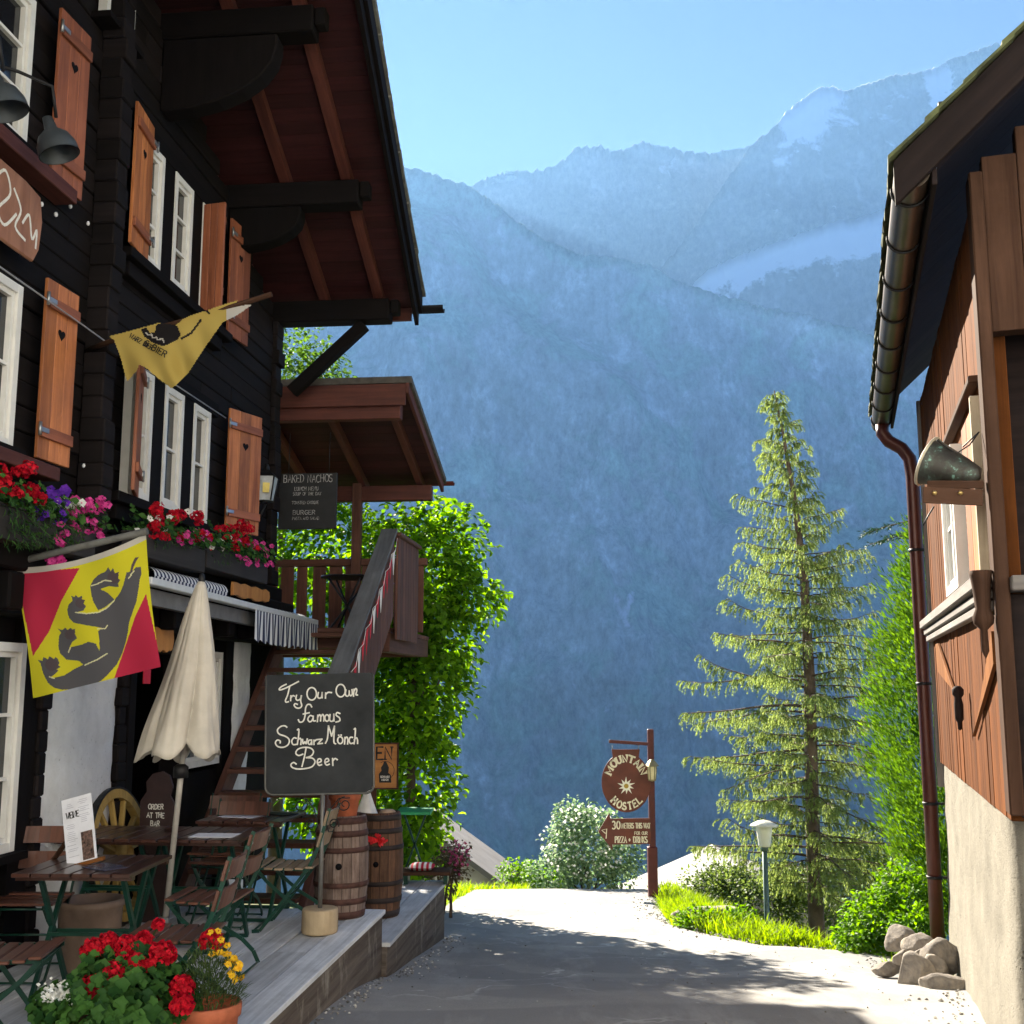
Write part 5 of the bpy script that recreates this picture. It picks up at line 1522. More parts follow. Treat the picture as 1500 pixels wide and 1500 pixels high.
ws = MB(); ws.lathe([(.05, 0), (.065, .012), (.07, .03), (.05, .05), (0, .055)], B2 + Vector((.08, -.05, .852)), 16, wob=lambda a, k: 1 + .12 * math.sin(2 * a))
tag(ws.build('candle_stone', plain('tan_stone', (0.34, 0.24, 0.17, 1), .8, var=.3)), 'small round tan stone on top of the brown barrel', 'stone')
bow = MB(); d = (EYEV - B2); d.z = 0; d.normalize(); sx_ = Vector((-d.y, d.x, 0))
bc = B2 + d * .235 + Vector((0, 0, .66)) - sx_ * -.0
for k in range(16):
    a = rng.uniform(0, 2 * math.pi); l = rng.uniform(.05, .11)
    pts = [bc, bc + (sx_ * math.cos(a) + Vector((0, 0, .6 * math.sin(a)))) * l * .6 + d * .03, bc + (sx_ * math.cos(a + .2) + Vector((0, 0, .6 * math.sin(a + .2)))) * l + d * .01]
    for p, q in zip(pts, pts[1:]): bow.bar(p, q, .003, .022, up=Vector((rng.uniform(-1, 1), 0, 1)))
tag(bow.build('ribbon_bow', plain('red_ribbon', (0.72, 0.03, 0.035, 1), .4)), 'bright red ribbon bow tied to the brown barrel', 'bow')

# ------------------------------------------------------------------ orange OPEN sign behind the chalk sign
os_ = thing('open_sign', 'orange wooden opening sign half hidden behind the chalkboard', 'sign', tuple(at(550, 1160, 10.9)))
OY = 10.9
bl, tr2 = at(512, 1156, OY), at(583, 1088, OY)
ex, ey = Vector((1, 0, 0)), Vector((0, 0, 1)); W_, H_ = tr2.x - bl.x, tr2.z - bl.z
b = MB(); b.box(bl + Vector((W_ / 2, .012, H_ / 2)), (W_, .02, H_)); ob = part('board', b, M_SIGNWOOD, os_)
b = MB()
for a, c_, w_, h_ in ((W_ / 2, .006, W_ + .02, .014), (W_ / 2, H_ - .006, W_ + .02, .014), (.0, H_ / 2, .014, H_ - .03), (W_, H_ / 2, .014, H_ - .03)): b.box(bl + Vector((a, .008, c_)), (w_, .034, h_))
part('sign_frame', b, M_RPOST, os_)
b = MB(); write(b, 'OPEN', .115, .018, bl + Vector((0, .0015, 0)), ex, ey, W_ * .52, H_ - .155, serif=True, squeeze=.9)
cxm = W_ * .74
ribbon(b, arc(cxm, H_ * .40, .085, .085, -70, 120, 14), .005, bl + Vector((0, .0015, 0)), ex, ey)
b.prism([(x + cxm, y) for x, y in [(-.055, .06), (.06, .06), (.055, .13), (.03, .15), (.035, .2), (.01, .25), (-.01, .26), (-.02, .23), (-.04, .2), (-.035, .17), (-.06, .14)]], bl + Vector((0, .001, 0)), ex, ey, .002)
part('black_lettering', b, M_IRON, os_, ob)
b = MB(); write(b, 'SCHWARZ', .018, .004, bl + Vector((0, -.002, 0)), ex, ey, cxm, .105, squeeze=.8); write(b, 'MONCH', .018, .004, bl + Vector((0, -.002, 0)), ex, ey, cxm, .078, squeeze=.8); part('white_lettering', b, M_CHALK, os_, ob)
b = MB(); b.box(bl + Vector((W_ * .5, .03, -.45)), (.05, .03, .95)); b.box(bl + Vector((W_ * .5, .05, -.92)), (.3, .3, .04)); part('sign_stand', b, M_RPOST, os_)

# ------------------------------------------------------------------ wagon wheel against the pier
wc = LF(8.66, .15, .50)
wz = (LF.n + Vector((0, 0, .16))).normalized(); wx = LF.d; wy = wz.cross(wx)
wh = thing('wagon_wheel', 'old ochre wagon wheel leaning on the white pier', 'wheel', tuple(LF(8.66, .17, 0)))
wp = lambda r_, a, h: wc + wx * (r_ * math.cos(a)) + wy * (r_ * math.sin(a)) + wz * h
M_OCHRE = wood('ochre_wheel_paint', (0.22, 0.135, 0.035, 1), (0.44, 0.30, 0.09, 1), 10, .7, .3, .3)
def ring(r0, r1, h0, h1, mat, nm):
    b = MB(); K = 48
    for k in range(K):
        a0, a1 = 2 * math.pi * k / K, 2 * math.pi * (k + 1) / K
        for (ra, ha, rb, hb_) in ((r0, h1, r1, h1), (r1, h1, r1, h0), (r1, h0, r0, h0), (r0, h0, r0, h1)):
            b.face([wp(ra, a0, ha), wp(rb, a0, hb_), wp(rb, a1, hb_), wp(ra, a1, ha)], uvs=[(ra, a0), (rb, a0), (rb, a1), (ra, a1)], smooth=False, rnd=.5)
    return part(nm, b, mat, wh)
ring(.41, .475, -.03, .03, M_OCHRE, 'felloe'); ring(.4755, .49, -.032, .032, M_IRON, 'iron_tyre')
for k in range(12):
    a = 2 * math.pi * k / 12 + .1
    b = MB(); b.bar(wp(.06, a, .0), wp(.409, a, 0), .03, .04, up=wz); part('spoke', b, M_OCHRE, wh, None, .005)
b = MB(); b.lathe([(.07, -.09), (.085, -.05), (.085, .05), (.07, .09), (.04, .09), (.035, .05), (0, .05)], wc, 20, Matrix((wx, wy, wz)).transposed()); part('hub', b, M_OCHRE, wh)

# ------------------------------------------------------------------ brown planter under the tables, order sign
b = MB(); pl = thing('planter', 'brown glazed planter on the deck under the tables', 'planter', tuple(LF(7.30, .62, 0)))
b.lathe([(.14, 0), (.155, .02), (.185, .25), (.19, .38), (.20, .39), (.20, .43), (.18, .43), (.17, .38), (0, .37)], LF(7.36, .58, 0), 28); part('pot', b, plain('brown_glaze', (0.17, 0.115, 0.085, 1), .5, var=.25, scale=4), pl)
orr = thing('order_sign', 'dark brown cut-out sign asking guests to order at the bar', 'sign', tuple(LF(8.95, .42, 0)))
OYY = 8.75
b = MB(); q0 = at(232, 1185, OYY); ex, ey = Vector((.97, -.2, 0)).normalized(), Vector((0, 0, 1))
prof = [(-.13, -.98), (.13, -.98), (.13, -.2), (.135, .05), (.10, .10), (.12, .17), (.09, .25), (.03, .28), (-.05, .26), (-.1, .2), (-.09, .13), (-.14, .06)]
b.prism(prof, q0, ex, ey, .02); ob = part('board', b, plain('dark_brown_paint', (0.035, 0.018, 0.018, 1), .6, var=.2), orr)
b = MB(); ez = ex.cross(ey)
for i, t in enumerate(('ORDER', 'AT THE', 'BAR')): write(b, t, .036, .007, q0 + ez * .02, ex, ey, -.01, .0 - i * .062, squeeze=.85, jitter=.1)
part('chalk_lettering', b, M_CHALK, orr, ob)

# ------------------------------------------------------------------ striped awning rolled over the bar
aw = thing('awning', 'blue and white striped awning half rolled in under the flower boxes', 'awning', tuple(LF(10, .3, 2.6)))
def stripe_mat(name, n, a=(0.70, 0.72, 0.74, 1), c=(0.035, 0.045, 0.10, 1), ax=0, duty=.5):
    m = NT(name); uv = m.coord('UV'); sx = m.add('SeparateXYZ'); m.link(uv, sx.inputs[0])
    f = m.math('FRACT', m.math('MULTIPLY', sx.outputs[ax], n))
    m.base(m.ramp(f, [(duty - .02, a), (duty + .02, c)])); m.rough(.8, .15)
    return m.m
s0, z0 = LF.hit(213, 843, .24); s1, z1 = LF.hit(322, 868, .24)
zr = (z0 + z1) / 2
g_ = []
for k in range(2):
    s = (s0, s1)[k]
    g_.append([LF(s, .24 + .075 * math.cos(a), zr + .075 * math.sin(a)) for a in [2 * math.pi * j / 20 for j in range(21)]])
b = MB(); b.sheet(g_, uvf=lambda x, y: (x * (s1 - s0) + y / 20 * .10, y / 20)); part('fabric_roll', b, stripe_mat('roll_stripes', 1 / .075), aw)
M_ALU = plain('white_aluminium', (0.66, 0.69, 0.72, 1), .4, .1, var=.05)
s0b, z0b = LF.hit(213, 852, .42); s1b, z1b = LF.hit(460, 913, .42)
b = MB()
q = []
for k in range(8):
    s, zz = ((s1b, z1b) if k & 1 else (s0b, z0b))
    q.append(LF(s, .47 if k & 2 else .38, zz + (.035 if k & 4 else -.02)))
b.hexa(q); part('front_bar', b, M_ALU, aw, None, .006)
b = MB(); q = []
for k in range(8):
    s, zz = ((s1b - (s1b - s0b) * .4, z1b + (z0b - z1b) * .4) if k & 1 else (s0b, z0b))
    q.append(LF(s, .37 if k & 2 else .30, zz + (-.03 if k & 4 else -.15)))
b.hexa(q); part('lower_rail', b, plain('grey_rail', (0.16, 0.16, 0.165, 1), .6), aw)
g_ = []; K = 120
sv0 = LF.hit(366, 890, .42)[0]
for j in range(7):
    t = j / 6; row = []
    for k in range(K + 1):
        s = sv0 + (s1b - sv0) * k / K; zz = z0b + (z1b - z0b) * (s - s0b) / (s1b - s0b) - .02
        sc = .035 * abs(math.sin(k / K * math.pi * 11))
        row.append(LF(s, .475 + .012 * math.sin(k * .5) * t, zz - (.27 + sc) * t))
    g_.append(row)
b = MB(); b.sheet(g_, uvf=lambda x, y: (y / K, x / 6)); va = part('valance', b, stripe_mat('valance_stripes', 24.0), aw)
b = MB()
for j in range(1):
    o0, o1 = .10, .38
    b.bar(LF(s0b + .1, .05, zr - .08), LF(s0b + .1, .40, zr - .16), .03, .03); b.bar(LF(s1b - .2, .05, zr - .05), LF(s1b - .2, .40, z1b), .03, .03)
part('folding_arm', b, M_ALU, aw)
g_ = [[LF(s0b, .29, zr - .05), LF(s1b, .29, zr - .05)], [LF(s0b, .40, z0b + .036), LF(s1b, .40, z1b + .036)]]
b = MB(); b.sheet([[g_[i][0] + (g_[i][1] - g_[i][0]) * k / 12 for k in range(13)] for i in range(2)], uvf=lambda x, y: (y / 12, x)); part('awning_cloth', b, stripe_mat('cloth_stripes', 40), aw)
# small carved boards by the bar
def board_sign(label, px0, px1, py0, py1, oo):
    s0_, zt_ = LF.hit(px0, py0, oo); s1_, zb_ = LF.hit(px1, py1, oo)
    b = MB(); n = 10
    poly = [(0, 0)] + [(x * (s1_ - s0_) / n, .012 * math.sin(x * 1.7)) for x in range(1, n)] + [(s1_ - s0_, .02), (s1_ - s0_ + .02, (zt_ - zb_) * .5), (s1_ - s0_, zt_ - zb_ - .01)] + [((n - x) * (s1_ - s0_) / n, zt_ - zb_ + .01 * math.sin(x * 2.1)) for x in range(1, n)] + [(0, zt_ - zb_)]
    b.prism([(-x, y) for x, y in poly][::-1], LF(s0_, oo - .03, zb_), -LF.d, Vector((0, 0, 1)), -.03) if False else b.prism(poly, LF(s0_, oo, zb_), LF.d, Vector((0, 0, 1)), .03)
    o = b.build('wooden_sign', M_SIGNWOOD, None, .004)
    tag(o, label, 'sign')
board_sign('orange rough board fixed below the flower boxes over the awning', 338, 390, 852, 884, .30)
board_sign('small orange board hanging beside the bar door', 224, 248, 918, 955, .14)
rt = MB(); s_, z_ = LF.hit(216, 992, .2); rt.fbox(LF, s_ - .06, s_ + .06, .19, .2, z_ - .05, z_ + .06)
tag(rt.build('red_notice', plain('red_notice', (0.6, 0.02, 0.05, 1), .5)), 'tiny red notice beside the bar door', 'notice')

# ------------------------------------------------------------------ flags
def inside(poly, x, y):
    r_ = False; j = len(poly) - 1
    for i in range(len(poly)):
        xi, yi = poly[i]; xj, yj = poly[j]
        if (yi > y) != (yj > y) and x < (xj - xi) * (y - yi) / (yj - yi) + xi: r_ = not r_
        j = i
    return r_
def near(line, x, y, w):
    for (x0, y0), (x1, y1) in zip(line, line[1:]):
        dx, dy = x1 - x0, y1 - y0; t = max(0, min(1, ((x - x0) * dx + (y - y0) * dy) / (dx * dx + dy * dy + 1e-9)))
        if (x - x0 - t * dx) ** 2 + (y - y0 - t * dy) ** 2 < w * w: return True
    return False
BEAR = [(1085, 365), (1105, 338), (1145, 335), (1150, 400), (1137, 440), (1130, 500), (1120, 560), (1110, 620), (1080, 700), (1050, 790), (1040, 870), (1020, 960), (990, 1050), (950, 1130), (880, 1210), (820, 1265), (700, 1310), (600, 1330), (500, 1335), (440, 1320), (390, 1280), (350, 1200), (330, 1120), (303, 1090), (345, 1102), (353, 1066), (390, 1090), (400, 1062), (440, 1085), (450, 1070), (470, 1082), (485, 1120), (472, 1135), (495, 1150), (460, 1170), (475, 1180), (445, 1210), (415, 1230), (440, 1240), (520, 1220), (600, 1170), (680, 1130), (640, 1100), (540, 1090), (490, 1040), (475, 990), (480, 900), (497, 870), (470, 838), (510, 850), (530, 828), (550, 850), (575, 832), (590, 845), (612, 838), (610, 880), (628, 915), (590, 945), (560, 1000), (580, 990), (660, 970), (720, 945), (780, 960), (812, 1025), (808, 930), (800, 860), (830, 832), (700, 810), (600, 790), (560, 750), (548, 680), (560, 640), (590, 612), (580, 570), (608, 582), (612, 562), (640, 585), (665, 570), (668, 600), (692, 605), (680, 635), (700, 655), (680, 690), (620, 708), (700, 715), (800, 708), (860, 680), (930, 610), (980, 540), (1005, 480), (1020, 420), (1030, 380), (1050, 378)]
PAW = [(735, 490), (760, 440), (800, 400), (862, 372), (880, 335), (900, 370), (920, 342), (935, 388), (968, 375), (962, 430), (980, 440), (960, 470), (965, 500), (930, 498), (880, 492), (830, 508), (820, 518), (880, 550), (932, 602), (860, 660), (800, 690), (760, 620), (740, 550)]
TONGUE = [(1055, 390), (1072, 315), (1098, 262), (1132, 252), (1104, 300), (1084, 345), (1072, 390)]
LINES = [[(745, 490), (800, 470), (850, 445), (905, 452)], [(615, 706), (700, 716), (800, 706), (868, 672), (932, 606)], [(795, 838), (855, 838), (876, 812)], [(556, 1032), (572, 996)], [(690, 1135), (800, 1086), (872, 1040)], [(403, 1230), (440, 1243)], [(1062, 400), (1090, 370)], [(1045, 430), (1070, 400)]]
REDL = [(130, 385), (648, 345), (500, 612), (400, 860), (268, 1062)]
REDR = [(1188, 555), (1320, 1150), (905, 1312), (1010, 1010), (1100, 740)]
TL, TR, BR, BL = (112, 342), (1188, 62), (1308, 1148), (270, 1405)
fl = thing('bear_flag', 'red and yellow flag with a climbing dark bear on a grey pole', 'flag', tuple(at(10, 828, 6.9)))
FY = 6.9
NG = 220
b = MB()
def fpt(u, v):
    sag = .10 * 4 * u * (1 - u) * (1 - v) * .55
    x = (TL[0] * (1 - u) + TR[0] * u) * (1 - v) + (BL[0] * (1 - u) + BR[0] * u) * v
    y = (TL[1] * (1 - u) + TR[1] * u) * (1 - v) + (BL[1] * (1 - u) + BR[1] * u) * v
    y += 95 * 4 * u * (1 - u) * (1 - v) * .75 - 0
    x += 22 * math.sin(v * math.pi) * (1 - 2 * u) * .8
    return x, y
gp_ = []
for j in range(NG + 1):
    row = []
    for i in range(NG + 1):
        u, v = i / NG, j / NG
        x, y = fpt(u, v)
        dep = FY + .022 * math.sin(u * 7 + v * 3.0) * (.25 + v) + .012 * math.sin(u * 15 - v * 4)
        row.append((x, y, at(x / 5.556, 770 + y / 5.556, dep)))
    gp_.append(row)
b.v = [tuple(p[2]) for row in gp_ for p in row]
for j in range(NG):
    for i in range(NG):
        x = (gp_[j][i][0] + gp_[j + 1][i + 1][0]) / 2; y = (gp_[j][i][1] + gp_[j + 1][i + 1][1]) / 2
        v = (j + .5) / NG
        if v < .045: mi = 3
        elif any(near(l, x, y, 5) for l in LINES): mi = 4
        elif inside(TONGUE, x, y): mi = 5
        elif inside(PAW, x, y) or inside(BEAR, x, y):
            mi = 2
            if any((x - cx_) ** 2 + (y - cy_) ** 2 < r2 * r2 for cx_, cy_, r2 in ((925, 420, 52), (655, 630, 42), (570, 885, 42), (420, 1130, 52))): mi = 5
        elif inside(REDL, x, y) or inside(REDR, x, y): mi = 1
        else: mi = 0
        a_ = j * (NG + 1) + i
        b.idx((a_ + NG + 1, a_ + NG + 2, a_ + 1, a_), [(0, 0)] * 4, .5, True, mi)
def flagmat(name, c): 
    m = NT(name); m.base(c); m.rough(.85, .1)
    tr = m.add('BsdfTranslucent'); tr.inputs['Color'].default_value = c
    mx = m.add('MixShader'); mx.inputs[0].default_value = .35
    m.link(m.p.outputs[0], mx.inputs[1]); m.link(tr.outputs[0], mx.inputs[2]); m.link(mx.outputs[0], m.out.inputs['Surface'])
    m.bump(m.noise(m.coord('Object'), 9, 4), .12, .01)
    return m.m
fm = [flagmat('flag_yellow', (0.66, 0.60, 0.03, 1)), flagmat('flag_red', (0.50, 0.03, 0.07, 1)), flagmat('flag_grey', (0.10, 0.098, 0.108, 1)), flagmat('flag_hem', (0.55, 0.52, 0.46, 1)), flagmat('flag_outline', (0.70, 0.68, 0.40, 1)), flagmat('flag_claw', (0.098, 0.075, 0.085, 1))]
part('flag_cloth', b, fm, fl)
b = MB(); b.tube([at(-60, 842, 7.2), at(0, 829, FY + .03), at(110, 803, FY + .02), at(216, 778, FY)], .022, 10); part('flag_pole', b, M_GREYWOOD if False else plain('grey_flag_pole', (0.10, 0.10, 0.095, 1), .7, var=.3), fl)

yf = thing('beer_flag', 'dull yellow beer flag wound round its brown pole', 'flag', tuple(at(140, 508, 7.75)))
YO = [(198, 462), (330, 430), (430, 402), (560, 365), (690, 380), (740, 340), (790, 312), (910, 275), (1010, 240), (1140, 198), (1122, 240), (1245, 232), (1150, 300), (1030, 362), (960, 460), (900, 545), (780, 730), (700, 810), (658, 846), (560, 772), (470, 695), (420, 668), (400, 720), (330, 795), (290, 640), (262, 560), (235, 492)]
EMB = [(430, 412), (470, 398), (500, 440), (535, 430), (545, 380), (600, 360), (660, 362), (700, 390), (725, 450), (700, 488), (640, 520), (590, 536), (520, 510), (460, 468)]
b = MB(); STEP = 7.0; idm = {}
def yp(x, y, lift=0.0):
    t = (x - 200) / 1040.0
    line = 462 - 232 * t
    d_ = max(0, y - line) / 400.0
    dep = 7.74 - .10 * t + .05 * math.sin(x * .013 + y * .006) * d_ + .03 * math.sin(x * .03 - y * .012) * d_ - .05 * d_
    return at(120 + x / 5.0, 400 + y / 5.0, dep - lift)
def yv(i, j):
    if (i, j) not in idm:
        idm[(i, j)] = len(b.v); b.v.append(tuple(yp(190 + i * STEP, 190 + j * STEP)))
    return idm[(i, j)]
for i in range(155):
    for j in range(96):
        x, y = 190 + (i + .5) * STEP, 190 + (j + .5) * STEP
        if not inside(YO, x, y): continue
        mi = 0
        if inside(EMB, x, y): mi = 1
        elif near([(730, 480), (800, 440), (870, 345)], x, y, 8) or near([(905, 268), (930, 295)], x, y, 8): mi = 1
        elif y < 400 and x > 1060 and y > 470 - .22 * x + 20: mi = 2
        if near([(470, 440), (490, 455), (510, 450), (520, 475), (545, 470), (555, 490), (590, 480), (600, 505)], x, y, 5): mi = 2
        b.idx((yv(i, j + 1), yv(i + 1, j + 1), yv(i + 1, j), yv(i, j)), [(0, 0)] * 4, .5, True, mi)
yc = part('flag_cloth', b, [flagmat('beer_flag_yellow', (0.50, 0.37, 0.10, 1)), flagmat('beer_flag_black', (0.018, 0.016, 0.018, 1)), flagmat('beer_flag_white', (0.55, 0.52, 0.48, 1))], yf)
b = MB()
dx_, dy_ = math.cos(R(30)), math.sin(R(30))
def fmap(x0, y0):
    return lambda u, v, lift: yp(x0 + u * dx_ + v * dy_ , y0 + u * dy_ - v * dx_, .008)
write(b, 'S BIER', 44, 8, None, Vector((1, 0, 0)), Vector((0, 0, 1)), 0, 0, 'l', f=fmap(452, 528)); write(b, 'WARZ BIER', 34, 7, None, Vector((1, 0, 0)), Vector((0, 0, 1)), 0, 0, 'l', f=fmap(345, 470), squeeze=.8)
part('flag_lettering', b, M_IRON, yf, yc)
b = MB(); b.tube([at(128, 513, 7.95), at(165, 499, 7.78), at(300, 462, 7.70), at(398, 431, 7.62)], .02, 10); part('flag_pole', b, M_RPOST, yf)

# ------------------------------------------------------------------ gooseneck lamps and the carved name board at the upper left
def gooseneck(label, px, py, oo, sc_):
    s, z = LF.hit(px, py, oo)
    root = thing('barn_lamp', label, 'lamp', tuple(LF(s, .02, z)), group='grey gooseneck lamps over the name board')
    c = LF(s, oo, z)
    b = MB(); b.tube([LF(s - .35, .02, z + .34), LF(s - .25, .12, z + .38), LF(s - .12, .22, z + .40), LF(s - .03, oo - .02, z + .34), LF(s, oo, z + .15)], .011, 8); part('bracket', b, M_IRON, root)
    rot = (LF.n * -.35 + Vector((0, 0, 1)) + LF.d * -.1).to_track_quat('Z', 'Y').to_matrix()
    b = MB(); b.lathe([(.125 * sc_, -.10), (.12 * sc_, -.04), (.095 * sc_, .02), (.04, .07), (.03, .15), (0, .155)], c, 24, rot, cap=False); b.lathe([(.0, .06), (.036, .062), (.09 * sc_, .015), (.118 * sc_, -.10)], c, 24, rot, cap=False)
    part('lamp_shade', b, plain('grey_lamp_enamel', (0.055, 0.065, 0.075, 1), .4, .2), root)
gooseneck('grey gooseneck lamp hanging in front of the upper orange shutter', 80, 205, .42, 1.0)
gooseneck('grey gooseneck lamp cut by the picture edge in front of the upper window', 2, 140, .42, 1.0)
nb2 = thing('name_board', 'rough orange board with chalk flourishes under the upper windows', 'sign', tuple(LF(6.7, .1, 4.55)))
sL, zT = LF.hit(-30, 252, .12); sR, zB = LF.hit(50, 385, .12)
b = MB()
poly = [(5.2, zB + .0), (sR - .25, zB - .02), (sR - .06, zB - .02), (sR, zB + .08), (sR + .02, zB + .28), (sR - .02, zB + .44), (sR - .2, zB + .47), (5.2, zB + .5)]
b.prism([(p[0], p[1]) for p in poly], LF(0, .12, 0), LF.d, Vector((0, 0, 1)), .03)
bo = part('board', b, M_RAFTER if False else wood('pinkish_sign_board', (0.20, 0.085, 0.05, 1), (0.40, 0.20, 0.125, 1), 8, .6, .2, .2), nb2, None, .01)
b = MB()
for st in ([(-.55, .33), (-.45, .42), (-.38, .3), (-.5, .15), (-.42, .08), (-.3, .2)], [(-.34, .35), (-.25, .25), (-.3, .12), (-.18, .08)], [(-.22, .18), (-.15, .26), (-.1, .12), (-.05, .2), (-.05, .08)], [(-.75, .4), (-.65, .1), (-.6, .4)]):
    ribbon(b, [(sR + x, zB + y) for x, y in smooth_line(st, 5)], .02, LF(0, .15, 0), LF.d, Vector((0, 0, 1)), .0015)
part('chalk_flourish', b, M_CHALK, nb2, bo)
# ---- fairy light cable along the front
cab = MB(); pts = []
for px, py in ((-20, 380), (0, 386), (60, 428), (130, 478), (215, 540), (260, 562), (335, 612)):
    s, z = LF.hit(px, py, .20); pts.append(LF(s, .17, z))
cab.tube(pts, .006, 5)
tag(cab.build('light_cable', plain('pale_cable', (0.30, 0.31, 0.34, 1), .6)), 'thin pale cable strung along the black front', 'cable')
fr_ = random.Random(3)
for k, (px, py) in enumerate(((12, 258), (37, 278), (61, 299), (82, 314), (103, 302), (129, 327), (123, 682), (236, 770), (66, 690), (197, 713))):
    s, z = LF.hit(px, py, .05); b = MB(); b.lathe([(0, -.02), (.012, -.012), (.014, 0), (.008, .014), (0, .016)], LF(s, .05, z), 8, cap=False)
    if k == 0: bulb0 = b.build('fairy_bulb', plain('clear_bulb', (0.75, 0.76, 0.8, 1), .2)); tag(bulb0, 'tiny clear fairy bulb pinned to the black front', 'bulb', 'fairy bulbs on the black front')
    else:
        b2 = b.build('fairy_bulb', bulb0.data.materials[0]); tag(b2, 'tiny clear fairy bulb pinned to the black front', 'bulb', 'fairy bulbs on the black front')
# ================================================================== hostel sign, street lamp
M_SIGNRED = plain('brown_red_sign_paint', (0.115, 0.026, 0.014, 1), .5, var=.2, scale=4)
M_POSTRED = plain('dark_red_post_paint', (0.085, 0.016, 0.014, 1), .5, var=.15)
M_CREAM = plain('cream_sign_paint', (0.78, 0.72, 0.55, 1), .6, var=.04)
SY = 18.0
hs_ = thing('hostel_sign', 'brown oval hostel sign with white flower hanging from a dark red post', 'sign', tuple(at(957, 1306, SY)))
pb_, pt_ = at(957, 1308, SY), at(958, 1068, SY)
pb_.z = zlane(SY) - .3
px_ = 1.0 / F_PX * SY
b = MB(); b.box((pb_.x, SY, (pb_.z + pt_.z) / 2), (.095, .095, pt_.z - pb_.z)); post = part('post', b, M_POSTRED, hs_, None, .008)
zs = at(957, 1240, SY).z
b = MB(); b.box((pb_.x - .005, SY, (pb_.z + zs) / 2 - .002), (.145, .145, zs - pb_.z)); part('post_sleeve', b, M_POSTRED, hs_, None, .008)
pa, pe = at(953, 1090, SY), at(892, 1086, SY)
b = MB(); b.bar(pa, pe, .05, .05); part('sign_arm', b, M_POSTRED, hs_, None, .004)
ex, ey = Vector((1, 0, 0)), Vector((0, 0, 1))
dc = at(917, 1146, SY - .03); k_ = px_ * .985
rx_, ry_ = 35.5 * k_, 42 * k_
oval = arc(0, 0, rx_, ry_, 68, 68 - 316 + 0, 40) if False else arc(0, 0, rx_, ry_, 122, 418, 44)
poly = oval + [(20.5 * k_, 47 * k_), (-20.5 * k_, 47 * k_)]
b = MB(); b.prism(poly, dc, ex, ey, .03); disc = part('sign_board', b, M_SIGNRED, hs_, None, .004)
org = dc + Vector((0, -.03, 0))
b = MB()
def arcmap(R0x, R0y, top):
    def f(u, v, lift):
        if top:
            a = R(90) - u / R0x; return org + ex * ((R0x + v) * math.cos(a)) + ey * ((R0y + v) * math.sin(a)) + Vector((0, -lift, 0))
        a = R(-90) + u / R0x; return org + ex * ((R0x - v) * math.cos(a)) + ey * ((R0y - v) * math.sin(a)) + Vector((0, -lift, 0))
    return f
hL = 9.5 * k_
write(b, 'MOUNTAIN', hL, 2.5 * k_, None, ex, ey, 0, 0, 'c', gap=.30, lift=.003, f=arcmap(23.5 * k_, 29.5 * k_, True), squeeze=.86, serif=True)
write(b, 'HOSTEL', hL, 2.5 * k_, None, ex, ey, 0, 0, 'c', gap=.36, lift=.003, f=arcmap(31.5 * k_, 38.0 * k_, False), squeeze=.98, serif=True)
part('white_lettering', b, M_CREAM, hs_, disc)
b = MB()
st = []
for j in range(20):
    a = R(90 + 18 * j + (6 if j % 2 else 0)); r_ = (13.5 if j % 4 == 0 else 11.5) if j % 2 == 0 else 5.6
    st.append((r_ * k_ * math.cos(a), r_ * k_ * math.sin(a) - 5 * k_))
cpt = org + Vector((0, -.004, 0))
for j in range(20):
    p, q = st[j], st[(j + 1) % 20]
    b.face([cpt + ex * 0 + ey * (-5 * k_), cpt + ex * p[0] + ey * p[1], cpt + ex * q[0] + ey * q[1]])
part('flower_emblem', b, plain('edelweiss_white', (0.80, 0.78, 0.68, 1), .6, var=.05), hs_, disc)
b = MB(); b.lathe([(0, 0), (3.4 * k_, 0), (3.0 * k_, .004), (0, .005)], cpt + ey * (-5 * k_) + Vector((0, -.001, 0)), 14, Matrix.Rotation(R(90), 3, 'X'), cap=False); part('flower_centre', b, plain('ochre_flower_centre', (0.40, 0.27, 0.05, 1), .7), hs_, disc)
for sx in (-1, 1):
    b = MB(); top = dc + ex * (sx * 18 * k_) + ey * (47 * k_); b.tube([top + Vector((0, 0, -.02)), top + Vector((.02 * sx, 0, .06)), Vector((top.x, SY, pa.z - .02))], .008, 6); part('hanging_hook', b, M_STEEL, hs_)
# arrow board
A = lambda x, y: ((x - 917) * k_, (1218 - y) * k_)
ac = at(917, 1218, SY - .05)
b = MB(); b.prism([A(877, 1218), A(897, 1244), A(897, 1236), A(953, 1235), A(952, 1199), A(895, 1200), A(893, 1192)], ac, ex, ey, .03); ab = part('arrow_board', b, M_SIGNRED, hs_, None, .003)
b = MB(); o2 = ac + Vector((0, -.03, 0))
write(b, '30', 10.5 * k_, 1.9 * k_, o2, ex, ey, A(897, 0)[0], A(0, 1214)[1], 'l', lift=.003, squeeze=.75, gap=.25)
write(b, 'METERS THIS WAY', 7.0 * k_, 1.25 * k_, o2, ex, ey, A(911, 0)[0], A(0, 1213)[1], 'l', lift=.003, squeeze=.50, gap=.2)
write(b, 'FOR OUR', 4.2 * k_, .8 * k_, o2, ex, ey, A(929, 0)[0], A(0, 1222)[1], 'l', lift=.003, squeeze=.8)
write(b, 'PIZZA + DRINKS', 8.2 * k_, 1.5 * k_, o2, ex, ey, A(901, 0)[0], A(0, 1233)[1], 'l', lift=.003, squeeze=.56, gap=.2)
ribbon(b, [A(887, 1220), A(882, 1216), A(889, 1214), A(888, 1227)], 1.4 * k_, o2, ex, ey, .003)
part('white_lettering', b, M_CREAM, hs_, ab)
